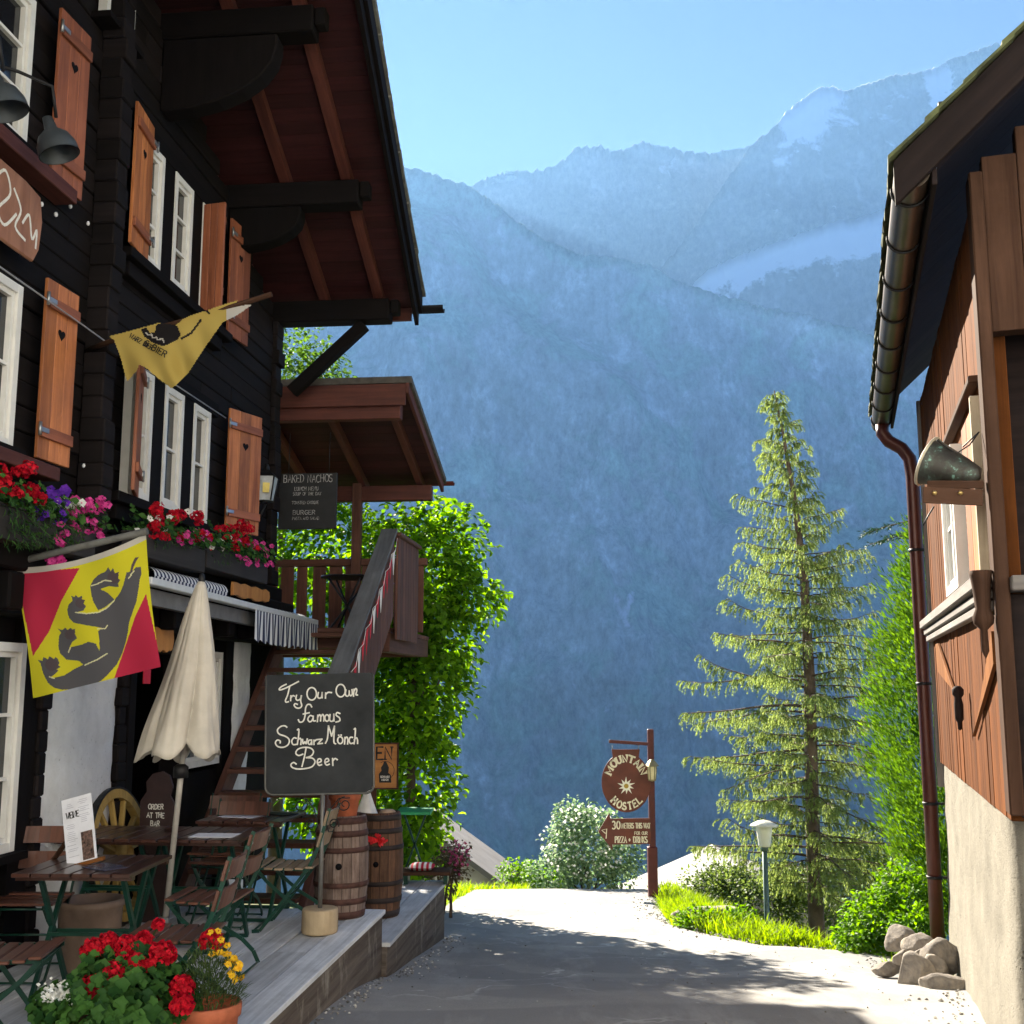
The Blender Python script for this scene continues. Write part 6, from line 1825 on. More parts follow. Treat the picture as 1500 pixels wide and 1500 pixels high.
# small lantern on the post
lc = at(955, 1131, SY - .12)
b = MB(); b.lathe([(.055, -.11), (.07, .09)], lc, 6, smooth=False); ll = part('lantern_glass', b, plain('pale_lantern_glass', (0.75, 0.66, 0.42, 1), .2, var=.08), hs_)
b = MB(); b.lathe([(.115, .09), (.07, .15), (.03, .19), (0, .20)], lc, 6, smooth=False, cap=False); b.lathe([(.0, -.14), (.06, -.13), (.06, -.111)], lc, 6, smooth=False)
for k in range(6): a = math.pi * k / 3; b.tube([lc + Vector((.057 * math.cos(a), .057 * math.sin(a), -.11)), lc + Vector((.072 * math.cos(a), .072 * math.sin(a), .09))], .007, 5)
b.bar(lc + Vector((0, .03, .05)), Vector((lc.x, SY - .04, lc.z + .05)), .03, .03)
part('lantern_frame', b, plain('old_brass', (0.32, 0.27, 0.15, 1), .5, .6), hs_, ll)

LY = 16.8
sl = thing('street_lamp', 'street lamp with white glass and flat cap on a green grey pole', 'street lamp', tuple(at(1121, 1345, LY)))
t_ = at(1120, 1240, LY); q = LY / F_PX
b = MB(); b.tube([Vector((t_.x, LY, t_.z - 2.9)), Vector((t_.x, LY, t_.z))], [.045, .036], 12); part('pole', b, plain('green_grey_pole', (0.085, 0.14, 0.13, 1), .45, .3), sl)
b = MB(); b.lathe([(8.5 * q, 0), (8.5 * q, .02), (11.5 * q, 26 * q), (11.3 * q, 27 * q)], t_, 20); part('lamp_glass', b, plain('opal_glass', (0.80, 0.80, 0.72, 1), .3, var=.03), sl)
b = MB(); b.lathe([(10 * q, 27 * q), (19.5 * q, 28 * q), (19.0 * q, 30 * q), (9 * q, 35 * q), (0, 37 * q)], t_, 24); part('lamp_cap', b, plain('white_lamp_cap', (0.74, 0.72, 0.62, 1), .4, var=.05), sl)
b = MB(); b.lathe([(.05, -.06), (.055, -.02), (.05, .0)], t_, 12); part('collar', b, plain('lamp_collar', (0.10, 0.15, 0.14, 1), .5), sl)

# ================================================================== houses below the crest
M_GREYWALL = plain('grey_lilac_render', (0.42, 0.40, 0.42, 1), .9, var=.12, scale=1.5)
M_PALEROOF = plain('pale_slab_roof', (0.22, 0.215, 0.20, 1), .8, var=.15, scale=2.5)
def gable_house(name, label, ridge, w, L, zb, pitch, wallm, roofm, along=Vector((0, 1, 0))):
    root = thing(name, label, 'house', (ridge.x, ridge.y + L / 2, zb), group='houses below the lane crest')
    acr = Vector((along.y, -along.x, 0))
    e = ridge.z - pitch * w
    b = MB(); b.prism([(-w, zb), (w, zb), (w, e), (0, ridge.z - .02), (-w, e)], Vector((ridge.x, ridge.y, 0)) + along * L, acr, Vector((0, 0, 1)), L) if (acr.cross(Vector((0, 0, 1)))).dot(along) < 0 else b.prism([(-w, zb), (w, zb), (w, e), (0, ridge.z - .02), (-w, e)], Vector((ridge.x, ridge.y, 0)), acr, Vector((0, 0, 1)), L)
    part('wall', b, wallm, root)
    for sg in (-1, 1):
        b = MB(); pts = []
        for q_ in range(8):
            d = w * 1.14 if q_ & 1 else 0
            pts.append(Vector((ridge.x, ridge.y, ridge.z - pitch * d + (.14 if q_ & 4 else .0))) + acr * (sg * d) + along * ((L + .4) if q_ & 2 else -.4))
        b.hexa(pts); part('roof', b, roofm, root)
    return root
gable_house('house', 'grey gabled house whose roof edge slopes down beside the leafy tree', at(618, 1212, 27), 2.2, 3, -7, .70, M_GREYWALL, plain('grey_house_roof', (0.12, 0.115, 0.12, 1), .8, var=.15, scale=2))
hr = gable_house('house', 'pale slab roofed house behind the hostel sign post', at(1082, 1276, 30), 2.6, 3.5, -8, .42, M_PALEROOF, M_PALEROOF, Vector((.0, 1, 0)))
b = MB(); b.bar(at(738, 1306, 21.5), at(757, 1278, 21.8), .12, .05, up=Vector((0, -1, 0)));
tag(b.build('plank', M_GREYWOOD), 'grey plank leaning at the lane crest', 'plank')

# ================================================================== vegetation
M_VINE = leafy('lime_leaf', (0.034, 0.095, 0.010, 1), (0.155, 0.31, 0.028, 1), .62)
M_FARLEAF = leafy('tree_leaf', (0.030, 0.075, 0.012, 1), (0.09, 0.18, 0.025, 1), .5)
M_PALELEAF = leafy('pale_bush_leaf', (0.08, 0.15, 0.07, 1), (0.24, 0.34, 0.19, 1), .4)
M_BRIGHT = leafy('bright_shrub_leaf', (0.045, 0.12, 0.010, 1), (0.14, 0.29, 0.024, 1), .45)
M_THUJA = leafy('thuja_spray', (0.026, 0.085, 0.012, 1), (0.14, 0.27, 0.028, 1), .38)
M_LARCH = leafy('larch_needle', (0.125, 0.19, 0.055, 1), (0.29, 0.36, 0.12, 1), .55)
M_SPRUCE = leafy('spruce_needle', (0.018, 0.05, 0.022, 1), (0.05, 0.11, 0.045, 1), .2)
M_GRASS = leafy('grass_blade', (0.085, 0.155, 0.012, 1), (0.225, 0.34, 0.03, 1), .48)
M_BARK = wood('bark', (0.05, 0.035, 0.026, 1), (0.15, 0.11, 0.085, 1), 10, .9, .3, .8, along=4)
def limb(b, p, q, r0, r1, n=6, wob=.06, sag=0.0):
    p, q = Vector(p), Vector(q); m_ = 6; pts = []
    for k in range(m_ + 1):
        t = k / m_
        pts.append(p.lerp(q, t) + Vector((noise.noise(p * 3 + Vector((t * 2, 0, 0))), noise.noise(p * 3 + Vector((0, t * 2, 5))), 0)) * wob * math.sin(math.pi * t) + Vector((0, 0, -sag * math.sin(math.pi * t))))
    b.tube(pts, [r0 + (r1 - r0) * k / m_ for k in range(m_ + 1)], n)
    return pts
def broad_crown(b, blobs, n, size, shell=.55, droop=.5):
    """leaves in small clusters through the outer part of overlapping blobs (centre, radii)"""
    vol = [r_.x * r_.y * r_.z for c, r_ in blobs]; tot = sum(vol)
    for (c, r_), v in zip(blobs, vol):
        m_ = max(8, int(n * (v / tot) ** .8 / 6 * (len(blobs) ** -.2 * 1.4)))
        for _ in range(m_):
            d = rdir(); f = shell + (1 - shell) * rng.random() ** .6
            f *= 1 + .20 * noise.noise(d * 2.3 + c)
            p = c + Vector((d.x * r_.x, d.y * r_.y, d.z * r_.z)) * f
            for _k in range(6):
                q = p + rdir() * size * 1.5
                dd = Vector((d.x, d.y, d.z * .6)) + rdir() * .8 + Vector((0, 0, -droop))
                leaf(b, q, dd, Vector((d.x * .4, d.y * .4, 1)) + rdir() * .4, size * rng.uniform(.7, 1.35), size * rng.uniform(.6, .95))
def px_blob(px, py, rx, ry, Y, depth):
    k = Y / F_PX
    return at(px, py, Y), Vector((rx * k, depth, ry * k))

tr = thing('leafy_tree', 'broad leaved tree glowing green beside the balcony stair', 'tree', tuple(at(600, 1290, 16)))
b = MB(); base = at(600, 1300, 16); base.z = -1.3
limb(b, base, at(605, 1000, 16), .09, .06); limb(b, at(605, 1000, 16), at(620, 800, 16), .06, .02); limb(b, at(604, 1050, 16), at(680, 860, 15.8), .04, .012); limb(b, at(604, 1100, 16), at(650, 980, 15.6), .035, .01); limb(b, at(604, 1000, 16), at(500, 820, 16.8), .045, .015)
part('trunk', b, M_BARK, tr)
b = MB()
broad_crown(b, [px_blob(605, 850, 88, 110, 16, 1.0), px_blob(620, 1010, 62, 110, 15.8, .8), px_blob(612, 1150, 52, 100, 15.8, .7), px_blob(690, 875, 44, 42, 16, .5), px_blob(668, 795, 34, 48, 16, .5), px_blob(636, 758, 18, 30, 16, .3), px_blob(480, 810, 95, 95, 17.6, .7), px_blob(640, 930, 60, 70, 16, .7), px_blob(606, 1235, 48, 50, 15.6, .6), px_blob(570, 1000, 60, 120, 16.2, .6), px_blob(500, 1080, 85, 190, 17.0, .6)], 11500, .11, .5)
for (x0, y0, x1, y1) in ((690, 820, 728, 800), (700, 880, 742, 872), (690, 900, 735, 905), (640, 760, 636, 728), (665, 770, 684, 738), (690, 800, 712, 768), (655, 1100, 672, 1098), (650, 1165, 668, 1168), (655, 1010, 690, 1000), (660, 960, 694, 972)):
    for k in range(14):
        t = rng.random() ** .7
        leaf(b, at(x0 + (x1 - x0) * t, y0 + (y1 - y0) * t, 16 + rng.uniform(-.1, .1)) + rdir() * .05, rdir() + Vector((.4, 0, -.2)), Vector((0, 0, 1)) + rdir() * .5, .11, .085)
part('crown', b, M_VINE, tr)
tr2 = thing('tall_tree', 'sunlit tree top showing between the chalet roof and the balcony roof', 'tree', tuple(at(400, 1250, 18.2)))
b = MB(); limb(b, Vector((at(410, 1000, 18.2).x, 18.2, -3)), at(420, 560, 18.2), .13, .03); part('trunk', b, M_BARK, tr2)
b = MB(); broad_crown(b, [px_blob(415, 560, 98, 85, 18.2, 1.0), px_blob(470, 560, 48, 46, 18, .8), px_blob(440, 650, 110, 100, 18.2, 1.3)], 6500, .075, .45); part('crown', b, M_FARLEAF, tr2)

def bush(name, label, blobs, n, size, mat, base, grp=None, stems=5):
    root = thing(name, label, 'bush', tuple(base), group=grp)
    b = MB()
    for k in range(stems):
        c, r_ = blobs[k % len(blobs)]
        limb(b, base + Vector((rng.uniform(-.12, .12), rng.uniform(-.1, .1), -.1)), c + Vector((rng.uniform(-.5, .5) * r_.x, 0, rng.uniform(-.2, .6) * r_.z)), .022, .006, 5)
    part('stems', b, M_BARK, root)
    b = MB(); broad_crown(b, blobs, n, size, .35, .2); part('foliage', b, mat, root)
    return root
bb = bush('flowering_bush', 'pale flowering bush in front of the hostel arrow at the lane crest', [px_blob(862, 1240, 62, 58, 21, .7), px_blob(838, 1205, 30, 32, 21, .4), px_blob(905, 1262, 34, 42, 21, .4), px_blob(815, 1280, 46, 26, 21, .5)], 3600, .075, M_PALELEAF, Vector((at(862, 1300, 21).x, 21, zlane(21))))
b = MB()
for _ in range(170):
    a = rng.uniform(0, 6.28); r_ = rng.random() ** .5
    roundleaf(b, at(858 + 68 * r_ * math.cos(a), 1232 + 55 * r_ * math.sin(a), 20.5 + rng.uniform(-.2, .2)), Vector((0, -1, .5)) + rdir() * .6, .026)
part('white_blossom', b, M_WHITEPET, bb)
bush('low_bush', 'low yellow green shrub beside the leaning plank', [px_blob(765, 1284, 34, 22, 22, .5), px_blob(800, 1290, 40, 18, 21.6, .5)], 1200, .07, M_BRIGHT, Vector((at(770, 1300, 22).x, 22, zlane(22))))
bush('bright_shrub', 'bright green leafy shrub behind the rock pile', [px_blob(1290, 1350, 52, 36, 11.2, .4), px_blob(1330, 1320, 42, 46, 11.2, .4), px_blob(1255, 1378, 30, 20, 11, .3), px_blob(1345, 1370, 34, 34, 10.6, .3)], 3400, .052, M_BRIGHT, Vector((at(1300, 1390, 11).x, 11, -.75)))
for i, (x, y, rx, ry, Y, lab) in enumerate(((1130, 1330, 75, 60, 24, 'olive green thicket behind the street lamp'), (1250, 1300, 75, 80, 23, 'olive green thicket behind the larch trunk'), (1050, 1310, 60, 40, 25, 'olive green thicket below the pale roof'))):
    bush('thicket', lab, [px_blob(x, y, rx, ry, Y, .9), px_blob(x + 20, y - ry * .5, rx * .5, ry * .6, Y, .7)], 2600, .085, leafy('thicket_leaf_%s' % 'abc'[i], (0.05, 0.085, 0.02, 1), (0.13, 0.19, 0.045, 1), .4), Vector((at(x, y, Y).x, Y, at(x, y, Y).z - 1.5)), 'thickets behind the larch')
fp_ = bush('flowering_plant', 'dark red flowering plant at the end of the lower deck', [px_blob(668, 1262, 18, 26, 14.2, .25), px_blob(648, 1280, 20, 26, 14, .25)], 500, .05, leafy('reddish_leaf', (0.05, 0.045, 0.03, 1), (0.13, 0.10, 0.055, 1), .3), Vector((at(655, 1305, 14).x, 14, -.9)))
b = MB()
for _ in range(70): roundleaf(b, at(rng.gauss(670, 9), rng.gauss(1255, 12), 13.85 + rng.uniform(-.1, .2)), rdir(), .022)
part('red_blossom', b, leafy('dusky_pink_petal', (0.20, 0.03, 0.07, 1), (0.40, 0.10, 0.17, 1), .3), fp_)

# ---- larch: whorled limbs with hanging curtains of soft needles
lt = thing('larch_tree', 'tall airy larch with drooping light green branches beside the lane', 'tree', (5.15, 20, -3.0))
tp_ = [at(1200, 1420, 20), at(1197, 1380, 20), at(1190, 1200, 20), at(1186, 1000, 20), at(1178, 850, 20), at(1165, 740, 20), at(1148, 640, 20), at(1134, 572, 20)]
b = MB(); b.tube(tp_, [.15, .14, .12, .10, .075, .05, .028, .008], 10)
part('trunk', b, M_BARK, lt)
def trunk_at(f):
    x = f * (len(tp_) - 1); i = min(int(x), len(tp_) - 2); return tp_[i].lerp(tp_[i + 1], x - i)
wb, nb_mesh = MB(), MB()
def needle_tuft(m_, p, d, ln, n):
    for _ in range(n):
        q = (d + rdir() * .55).normalized(); s = q.orthogonal().normalized() * .0065
        l = ln * rng.uniform(.6, 1.1)
        m_.face([p - s, p + s, p + q * l], uvs=[(0, 0)] * 3)
def z2f(z):
    for i in range(200):
        if trunk_at(i / 199).z >= z: return i / 199
    return 1.0
Z0, Z1 = tp_[1].z + .7, tp_[-1].z - .10
lenpx = [(570, 10), (620, 34), (680, 58), (720, 78), (780, 96), (850, 130), (900, 160), (940, 178), (1000, 190), (1060, 200), (1150, 175), (1220, 200), (1290, 150), (1400, 110)]
def strand(p, d0, hl):
    tw = [p]; nn = 4
    for k in range(nn):
        d0 = (d0 + Vector((rng.gauss(0, .12), rng.gauss(0, .12), -.38))).normalized(); tw.append(tw[-1] + d0 * hl / nn)
    wb.tube([tw[0], tw[2], tw[4]], [.0035, .0025, .001], 3, caps=False)
    for k in range(0, nn + 1):
        dd = (tw[min(k + 1, nn)] - tw[max(0, k - 1)]).normalized()
        needle_tuft(nb_mesh, tw[k], dd + Vector((0, 0, -.15)), rng.uniform(.04, .08), 8)
NBR = 185
for w_ in range(NBR):
    f_ = (w_ + rng.random()) / NBR
    zz = Z0 + (Z1 - Z0) * f_
    c = trunk_at(z2f(zz))
    pyc = 1003 - (c.z - EYE) / 20 * F_PX * .97
    a = w_ * 2.399 + rng.uniform(-.4, .4)
    ln = lerp_tab(lenpx, pyc) * 20 / F_PX * (rng.uniform(.45, 1.05) if rng.random() < .8 else rng.uniform(.25, .5))
    if math.cos(a) > 0: ln *= .75
    dirv = Vector((math.cos(a), math.sin(a), 0)); sv = Vector((-dirv.y, dirv.x, 0))
    up_ = rng.uniform(.02, .30) + .55 * max(0, f_ - .55) * 2
    dip = rng.uniform(.25, .55); tipup = rng.uniform(.15, .42)
    sway = rng.uniform(-.12, .12)
    pts = []
    for k in range(9):
        t = k / 8
        pts.append(c + dirv * (ln * t) + sv * (sway * ln * t * t) + Vector((0, 0, ln * (up_ * t - dip * t * t + tipup * t ** 3) + .03 * noise.noise(Vector((a * 3, t * 4, w_))))))
    wb.tube(pts, [max(.003, .022 * ln / 1.8 * (1 - .88 * k / 8)) for k in range(9)], 5, caps=False)
    def on(t):
        x = t * 8; i = min(int(x), 7); return pts[i].lerp(pts[i + 1], x - i)
    nside = int(8 * ln) + 2
    for s_ in range(nside):                                          # side twigs, each with its own hanging strands
        t = .15 + .85 * (s_ + rng.random()) / nside
        p = on(t); sl_ = rng.uniform(.10, .34) * (.35 + .65 * min(1, ln)) * (1.15 - .6 * t)
        sd_ = (sv * rng.choice((-1, 1)) * rng.uniform(.5, 1) + dirv * rng.uniform(.3, .9) + Vector((0, 0, rng.uniform(-.25, .25)))).normalized()
        q = p + sd_ * sl_ + Vector((0, 0, -.12 * sl_))
        wb.tube([p, q], [.005, .002], 3, caps=False)
        for k in range(max(2, int(sl_ * 16))):
            u = rng.random(); strand(p.lerp(q, u), sd_ * .5 + Vector((0, 0, -.2)), rng.uniform(.04, .26) * (.35 + .65 * min(1, ln)))
        strand(q, sd_, rng.uniform(.06, .16))
    for s_ in range(int(11 * ln) + 3):
        t = .12 + .88 * rng.random()
        strand(on(t), sv * rng.uniform(-.6, .6) + dirv * .4 + Vector((0, 0, rng.uniform(-.3, .2))), rng.uniform(.05, .30) * (.3 + .7 * min(1, ln)))
    strand(pts[-1], dirv + Vector((0, 0, .2)), .12 * (.4 + .6 * min(1, ln)))
for k in range(26):
    f_ = .90 + .10 * rng.random(); p = trunk_at(f_); needle_tuft(nb_mesh, p, Vector((rng.uniform(-1, 1), rng.uniform(-1, 1), .6)), .09, 7)
part('branches', wb, M_BARK, lt)
part('needles', nb_mesh, M_LARCH, lt)

# ---- thuja column beside the right house
th = thing('thuja', 'dense bright green conifer column behind the brown downpipe', 'tree', (4.75, 12.4, -.9))
b = MB(); limb(b, (4.75, 12.4, -1.0), (4.75, 12.4, 3.3), .09, .02); part('trunk', b, M_BARK, th)
b = MB()
prof = [(-.75, .35), (-.3, .55), (.2, .72), (.8, .88), (1.3, .92), (1.8, .85), (2.3, .72), (2.7, .58), (3.1, .40), (3.5, .2), (3.75, .05)]
cl = []
for _ in range(620):
    z = rng.uniform(-.7, 3.65); a = rng.uniform(0, 2 * math.pi); r_ = lerp_tab(prof, z) * rng.uniform(.45, 1.0) ** .6
    cl.append((Vector((4.75 + r_ * math.cos(a) * 1.02, 12.4 + r_ * math.sin(a), z)), Vector((math.cos(a), math.sin(a), .55)).normalized(), rng.uniform(.16, .30)))
for c, n_, s in cl:
    tone = rng.random()
    for _ in range(70):
        p = c + n_ * rng.uniform(-.22, .10) + rdir() * s * rng.random() ** .5 * .8
        d = (n_ + rdir() * .5 + Vector((0, 0, .45))).normalized(); sd = (Vector((-n_.y, n_.x, 0)) + rdir() * .6).normalized(); l = rng.uniform(.05, .10); w = l * .17
        b.face([p, p + d * l * .5 + sd * w, p + d * l, p + d * l * .5 - sd * w], uvs=[(0, 0)] * 4, rnd=min(1, max(0, tone * .6 + rng.random() * .4)))
part('foliage', b, M_THUJA, th)
sp = thing('spruce_tree', 'dark spruce with one branch reaching past the downpipe', 'tree', (6.2, 14.2, -.8))
b = MB(); b.tube([(6.2, 14.2, -.9), (6.2, 14.2, 3.4), (6.2, 14.2, 4.5)], [.16, .09, .03], 8); part('trunk', b, M_BARK, sp)
b, b2 = MB(), MB()
for k in range(40):
    z = 1.0 + 3.2 * k / 40; a = k * 2.4; ln = 1.3 * (1 - (z - 1) / 4.2) + .2
    if k in (33, 35): a, ln = R(184), 1.75
    elif math.cos(a) < -.3 and z > 2.6: ln *= .5
    dv = Vector((math.cos(a), math.sin(a), 0)); p0 = Vector((6.2, 14.2, z))
    pts = [p0 + dv * ln * t + Vector((0, 0, (.18 * t - .28 * t * t) * ln)) for t in [q_ / 6 for q_ in range(7)]]
    b2.tube(pts, [.02 * (1 - q_ / 7.5) for q_ in range(7)], 5, caps=False)
    for s_ in range(int(60 * ln)):
        t = rng.random(); x = t * 6; i = min(int(x), 5); p = pts[i].lerp(pts[i + 1], x - i)
        sd_ = (Vector((-dv.y, dv.x, 0)) * rng.uniform(-1, 1) + dv * .6 + Vector((0, 0, rng.uniform(-.5, .1)))).normalized()
        for q_ in range(3): needle_tuft(b, p + sd_ * .06 * q_, sd_, .075, 4)
part('branches', b2, M_BARK, sp); part('needles', b, M_SPRUCE, sp)

# ---- grass
def blades(b, fn, n, h0, h1, w=.008):
    for _ in range(n):
        p = fn(); h = rng.uniform(h0, h1); l = Vector((rng.gauss(0, .35), rng.gauss(0, .35), 1)).normalized()
        s = Vector((rng.uniform(-1, 1), rng.uniform(-1, 1), 0)).normalized() * w
        m_ = p + l * h * .55; t = p + (l + Vector((l.x, l.y, -.25)) * .6).normalized() * h
        r_ = rng.random()
        b.face([p - s, p + s, m_ + s * .7, m_ - s * .7], uvs=[(0, 0)] * 4, rnd=r_); b.face([m_ - s * .7, m_ + s * .7, t], uvs=[(0, 0)] * 3, rnd=r_)
def onground(x, y): return Vector((x, y, zground(x, y) - .02))
def mound():
    while True:
        y = rng.uniform(11.5, 17.0); r_ = lerp_tab(LANE_R, y)
        x = r_ + rng.uniform(-.02, 1.3 if y > 12.4 else .6)
        h = .22 * math.exp(-((x - 2.65) / .6) ** 2 - ((y - 14.2) / 1.2) ** 2)
        return onground(x, y) + Vector((0, 0, h))
b = MB(); blades(b, mound, 9000, .10, .28, .009)
def lip():
    y = rng.uniform(15, 24); x = rng.choice((lerp_tab(LANE_R, y) + rng.uniform(0, .9), lerp_tab(LANE_L, y) - rng.uniform(-.05, .9))); return onground(x, y)
blades(b, lip, 6000, .08, .26, .010)
def wallfoot():
    y = rng.uniform(9.2, 12.5); return onground(lerp_tab(LANE_R, y) + rng.uniform(-.05, .9), y)
blades(b, wallfoot, 3500, .05, .16, .007)
def crest():
    x = rng.uniform(-1.6, .3); y = 19.9 + rng.uniform(-.2, .9) + max(0, x + .5) * .4; return Vector((x, y, zlane(y) - .03))
blades(b, crest, 900, .06, .2, .009)
tag(b.build('grass', M_GRASS), 'bright sunlit grass along the lane edge', 'grass', kind='stuff')
vg = thing('verge_weeds', 'clump of bright broad leaved weeds at the kerb stone', 'weeds', tuple(at(1020, 1365, 13.2)))
b = MB(); broad_crown(b, [px_blob(1030, 1352, 38, 15, 13.2, .25), px_blob(1085, 1352, 24, 18, 13.0, .25)], 900, .05, .2, .1); part('foliage', b, M_BRIGHT, vg)

# ---- rocks
m = NT('field_stone'); oc = m.coord('Object')
g1 = m.noise(oc, 7, 7, .7, .6); inf = m.add('ObjectInfo')
c = m.ramp(g1, [(.3, (0.10, 0.09, 0.085, 1)), (.5, (0.23, 0.205, 0.18, 1)), (.7, (0.36, 0.31, 0.25, 1))])
hs2 = m.add('HueSaturation'); m.link(m.math('ADD', m.math('MULTIPLY', inf.outputs['Random'], .5), .75), hs2.inputs['Value']); m.link(c, hs2.inputs['Color'])
m.base(hs2.outputs[0]); m.rough(.9, .2); m.bump(m.noise(oc, 22, 7, .7), .6, .02)
M_STONE = m.m
def rock(label, px, py, wpx, hpx, Y, seed, name='rock', grp='loose rocks at the house corner'):
    c = at(px, py, Y); k = Y / F_PX
    bm = bmesh.new(); bmesh.ops.create_icosphere(bm, subdivisions=4, radius=1)
    S = Vector((seed * 3.1, seed * 7.7, seed))
    rot = Matrix.Rotation(rng.uniform(-.25, .25), 3, 'Y')
    cuts = [(rdir(), rng.uniform(.62, .9)) for _ in range(11)]
    for v in bm.verts:
        p = v.co.normalized(); q = p * (1 + .12 * noise.noise(p * 1.3 + S))
        for n_, h in cuts:                                           # broken flat faces
            e = q.dot(n_) - h
            if e > 0: q = q - n_ * e * .92
        q = q * (1.22 + .05 * noise.noise(p * 4 + S) + .025 * noise.noise(p * 11 + S))
        v.co = rot @ Vector((q.x * wpx * k * .52, q.y * (wpx + hpx) * .25 * k, q.z * hpx * k * .52))
    me = bpy.data.meshes.new(name); bm.to_mesh(me); bm.free()
    for p in me.polygons: p.use_smooth = True
    me.materials.append(M_STONE)
    o = bpy.data.objects.new(name, me); COL.objects.link(o); o.location = c; tag(o, label, 'rock', grp); return o
for a in ((1382, 1403, 50, 42, 8.95, 1, 'big rounded grey rock at the foot of the downpipe'), (1340, 1428, 46, 50, 8.75, 2, 'upright grey brown rock in the middle of the pile'), (1384, 1446, 58, 34, 8.45, 3, 'flat long grey rock nearest the roughcast wall'), (1300, 1418, 34, 18, 9.2, 4, 'small flat rock at the lane end of the pile'), (1346, 1386, 40, 34, 9.25, 5, 'tan slanting rock under the shrub'), (1318, 1378, 42, 32, 9.5, 6, 'tan rock farthest back under the shrub'), (1322, 1404, 24, 20, 9.1, 7, 'small brown rock wedged between the bigger ones'), (1362, 1458, 34, 14, 8.4, 8, 'low flat stone in front of the pile'), (1365, 1420, 34, 30, 8.85, 9, 'grey rock squeezed behind the flat long one'), (1352, 1404, 26, 22, 9.05, 10, 'reddish rock between tan and grey ones')):
    rock(a[6], *a[:6])
for a in ((1048, 1336, 64, 16, 13.45, 21, 'long dark kerb stone below the grass mound'), (1000, 1342, 26, 14, 13.6, 22, 'short pale kerb stone at the lane edge')):
    rock(a[6], *a[:6], name='kerb_stone', grp='kerb stones under the grass')

# ---- loose grit and pebbles along the foot of the deck and the roughcast wall
b = MB()
def pebble(c, r_):
    i = len(b.v); pts = [(1, 0, 0), (-1, 0, 0), (0, 1, 0), (0, -1, 0), (0, 0, .7), (0, 0, -.6)]
    for p in pts: b.v.append(tuple(c + Vector(p) * r_ * rng.uniform(.7, 1.2)))
    q = rng.random()
    for f in ((0, 2, 4), (2, 1, 4), (1, 3, 4), (3, 0, 4), (2, 0, 5), (1, 2, 5), (3, 1, 5), (0, 3, 5)): b.idx([i + k for k in f], [(0, 0)] * 3, q, False)
for _ in range(420):
    s = rng.uniform(5.6, 12.4); e = abs(rng.gauss(0, .10)); p = LF(s, (1.99 if s < 9.45 else 2.05) + e, 0); p.z = zlane(p.y) + .004; pebble(p, rng.uniform(.004, .014))
for _ in range(170):
    s = rng.uniform(.0, 4.2); e = abs(rng.gauss(0, .16)); p = RF(s, .05 + e, 0); p.z = zlane(p.y) + .004; pebble(p, rng.uniform(.004, .016))
for _ in range(420):
    y = rng.uniform(9.5, 18); p = Vector((lerp_tab(LANE_R, y) - abs(rng.gauss(0, .16)), y, zlane(y) + .004)); pebble(p, rng.uniform(.005, .018))
for _ in range(260):
    y = rng.uniform(6, 17); p = Vector((rng.uniform(-1, 2.6), y, zlane(y) + .006)); pebble(p, rng.uniform(.003, .010))
mg = NT('grit'); mg.base(mg.ramp(mg.attr('rnd').outputs['Fac'], [(.1, (0.12, 0.11, 0.10, 1)), (.6, (0.34, 0.32, 0.29, 1)), (.95, (0.6, 0.58, 0.54, 1))])); mg.rough(.9, .1)
tag(b.build('gravel', mg.m), 'loose grit and pebbles along the lane edges', 'gravel', kind='stuff')

# ---- window boxes with petunias and geraniums
def flower_box(label, pxa, pxb, pyb, oo, zt_h, plants):
    sa, za = LF.hit(pxa[0], pxa[1], oo); sb, zb = LF.hit(pxb[0], pxb[1], oo)
    zz = (za + zb) / 2
    root = thing('flower_box', label, 'flower box', tuple(LF((sa + sb) / 2, oo, zz)), group='black flower boxes under the windows')
    b = MB()
    b.fbox(LF, sa, sb, oo - .20, oo, zz, zz + .19); b.fbox(LF, sa - .01, sb + .01, oo - .21, oo + .01, zz + .191, zz + .205)
    part('trough', b, M_TROUGH, root, None, .006)
    b = MB()
    for _ in range(int(420 * (sb - sa))):
        p = LF(rng.uniform(sa, sb), oo - .1 + rng.gauss(.03, .08), zz + .2 + abs(rng.gauss(0, .07)))
        roundleaf(b, p, Vector((.6, -.3, .6)) + rdir() * .6, rng.uniform(.015, .03))
    for kind, n, px0, px1, py0, py1 in plants:
        if kind == 'trail':
            for _ in range(n):
                p = LF.hit(rng.uniform(px0, px1), rng.uniform(py0, py1), oo + .03); leaf(b, LF(p[0], oo + rng.uniform(0, .07), p[1]), Vector((.5, -.3, -.7)) + rdir() * .6, Vector((1, 0, 0)), .05, .012)
    part('foliage', b, M_GERLEAF, root)
    mats = {'red': M_REDPET, 'mag': M_PINKPET, 'pur': M_PURPET, 'white': M_WHITEPET}
    for kind, n, px0, px1, py0, py1 in plants:
        if kind == 'trail': continue
        b = MB()
        for _ in range(n):
            s, z = LF.hit(rng.uniform(px0, px1), rng.uniform(py0, py1), oo)
            c = LF(s, oo + rng.uniform(-.06, .07), z)
            if kind == 'red': petal_ball(b, c, rng.uniform(.035, .055), 34, .015)
            else:
                n_ = (Vector((.5, -.8, .3)) + rdir() * .5).normalized()
                x_ = n_.orthogonal().normalized(); y_ = n_.cross(x_)
                for k in range(5):
                    a = 1.2566 * k; roundleaf(b, c + (x_ * math.cos(a) + y_ * math.sin(a)) * .016, n_, .014)
        part({'red': 'red_blossom', 'mag': 'magenta_blossom', 'pur': 'purple_blossom', 'white': 'white_blossom'}[kind], b, mats[kind], root)
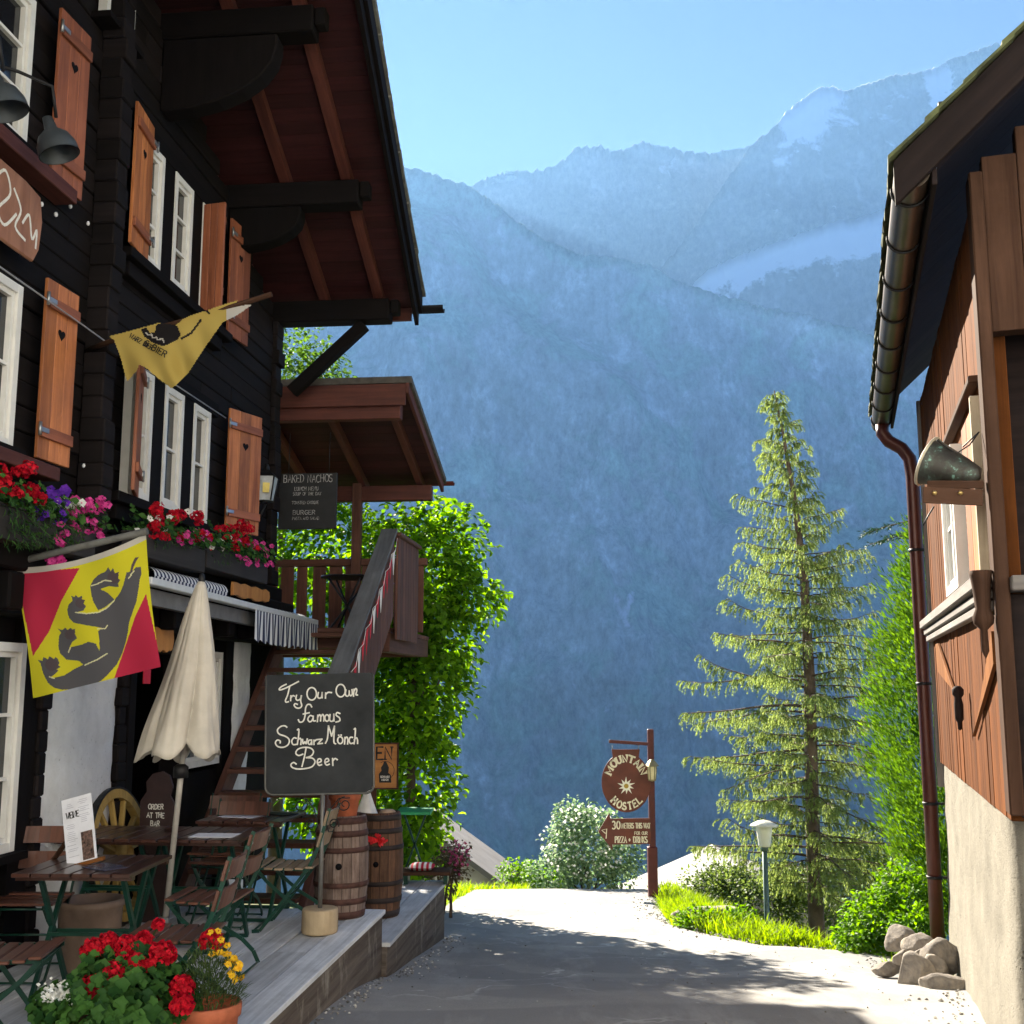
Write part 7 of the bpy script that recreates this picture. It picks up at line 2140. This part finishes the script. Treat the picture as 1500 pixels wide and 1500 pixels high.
flower_box('black flower box with red, purple and magenta petunias nearest the picture edge', (-60, 800), (140, 800), 0, .36, .2, [('red', 16, -10, 52, 678, 735), ('pur', 26, 55, 100, 715, 765), ('mag', 60, 88, 146, 728, 790), ('trail', 420, 10, 120, 735, 800), ('mag', 26, 72, 90, 765, 835), ('white', 8, 90, 112, 730, 745)])
flower_box('black flower box with red and white geraniums above the striped roll', (214, 822), (300, 834), 0, .36, .2, [('red', 20, 212, 300, 742, 790), ('white', 10, 200, 290, 745, 790), ('trail', 90, 230, 290, 770, 800), ('mag', 14, 250, 300, 775, 795)])
flower_box('black flower box with red geraniums and magenta petunias below the last orange shutter', (302, 838), (392, 850), 0, .36, .2, [('red', 20, 305, 372, 768, 805), ('white', 8, 300, 350, 780, 806), ('trail', 140, 310, 385, 785, 825), ('mag', 34, 340, 398, 792, 828)])

# ---- green table, bench and striped cushion on the lower deck
gt = thing('garden_table', 'bright green topped small table behind the barrels', 'table', tuple(LF(12.1, 1.7, -.25)))
tz = at(608, 1188, 12.3); b = MB(); b.box((tz.x, tz.y, tz.z), (.36, .5, .03)); part('tabletop', b, plain('bright_green_paint', (0.03, 0.30, 0.12, 1), .4), gt, None, .004)
for dx in (-.12, .12):
    b = MB(); b.bar((tz.x + dx, tz.y, -.25), (tz.x - dx, tz.y, tz.z - .02), .03, .02); part('leg', b, M_GREEN, gt)
bn = thing('garden_bench', 'dark low bench at the end of the lower deck', 'bench', tuple(LF(12.0, 1.75, -.25)))
bz = at(625, 1272, 11.9); b = MB(); b.box((bz.x, bz.y, bz.z - .03), (.5, .32, .035)); part('seat', b, M_RPOST, bn, None, .004)
for dx in (-.2, .2):
    b = MB(); b.box((bz.x + dx, bz.y, (bz.z - .05 - .245) / 2), (.04, .28, abs(bz.z - .05 + .245))); part('leg', b, M_GREEN, bn)
b = MB(); g_ = []
for j in range(7):
    t = j / 6 * 2 - 1
    g_.append([bz + Vector((-.05 + .13 * u, .12 * t, .02 + .035 * math.sqrt(max(0, 1 - u ** 4)) * math.sqrt(max(0, 1 - t ** 4)))) for u in [q_ / 8 * 2 - 1 for q_ in range(9)]])
b.sheet(g_, uvf=lambda x, y: (y / 8, x / 6)); b.sheet([[p - Vector((0, 0, 2 * (p.z - bz.z - .02))) for p in r_] for r_ in g_], uvf=lambda x, y: (y / 8, x / 6))
tag(b.build('cushion', stripe_mat('red_white_stripes', 5, (0.7, 0.68, 0.66, 1), (0.5, 0.02, 0.04, 1))), 'red and white striped cushion on the dark bench', 'cushion')
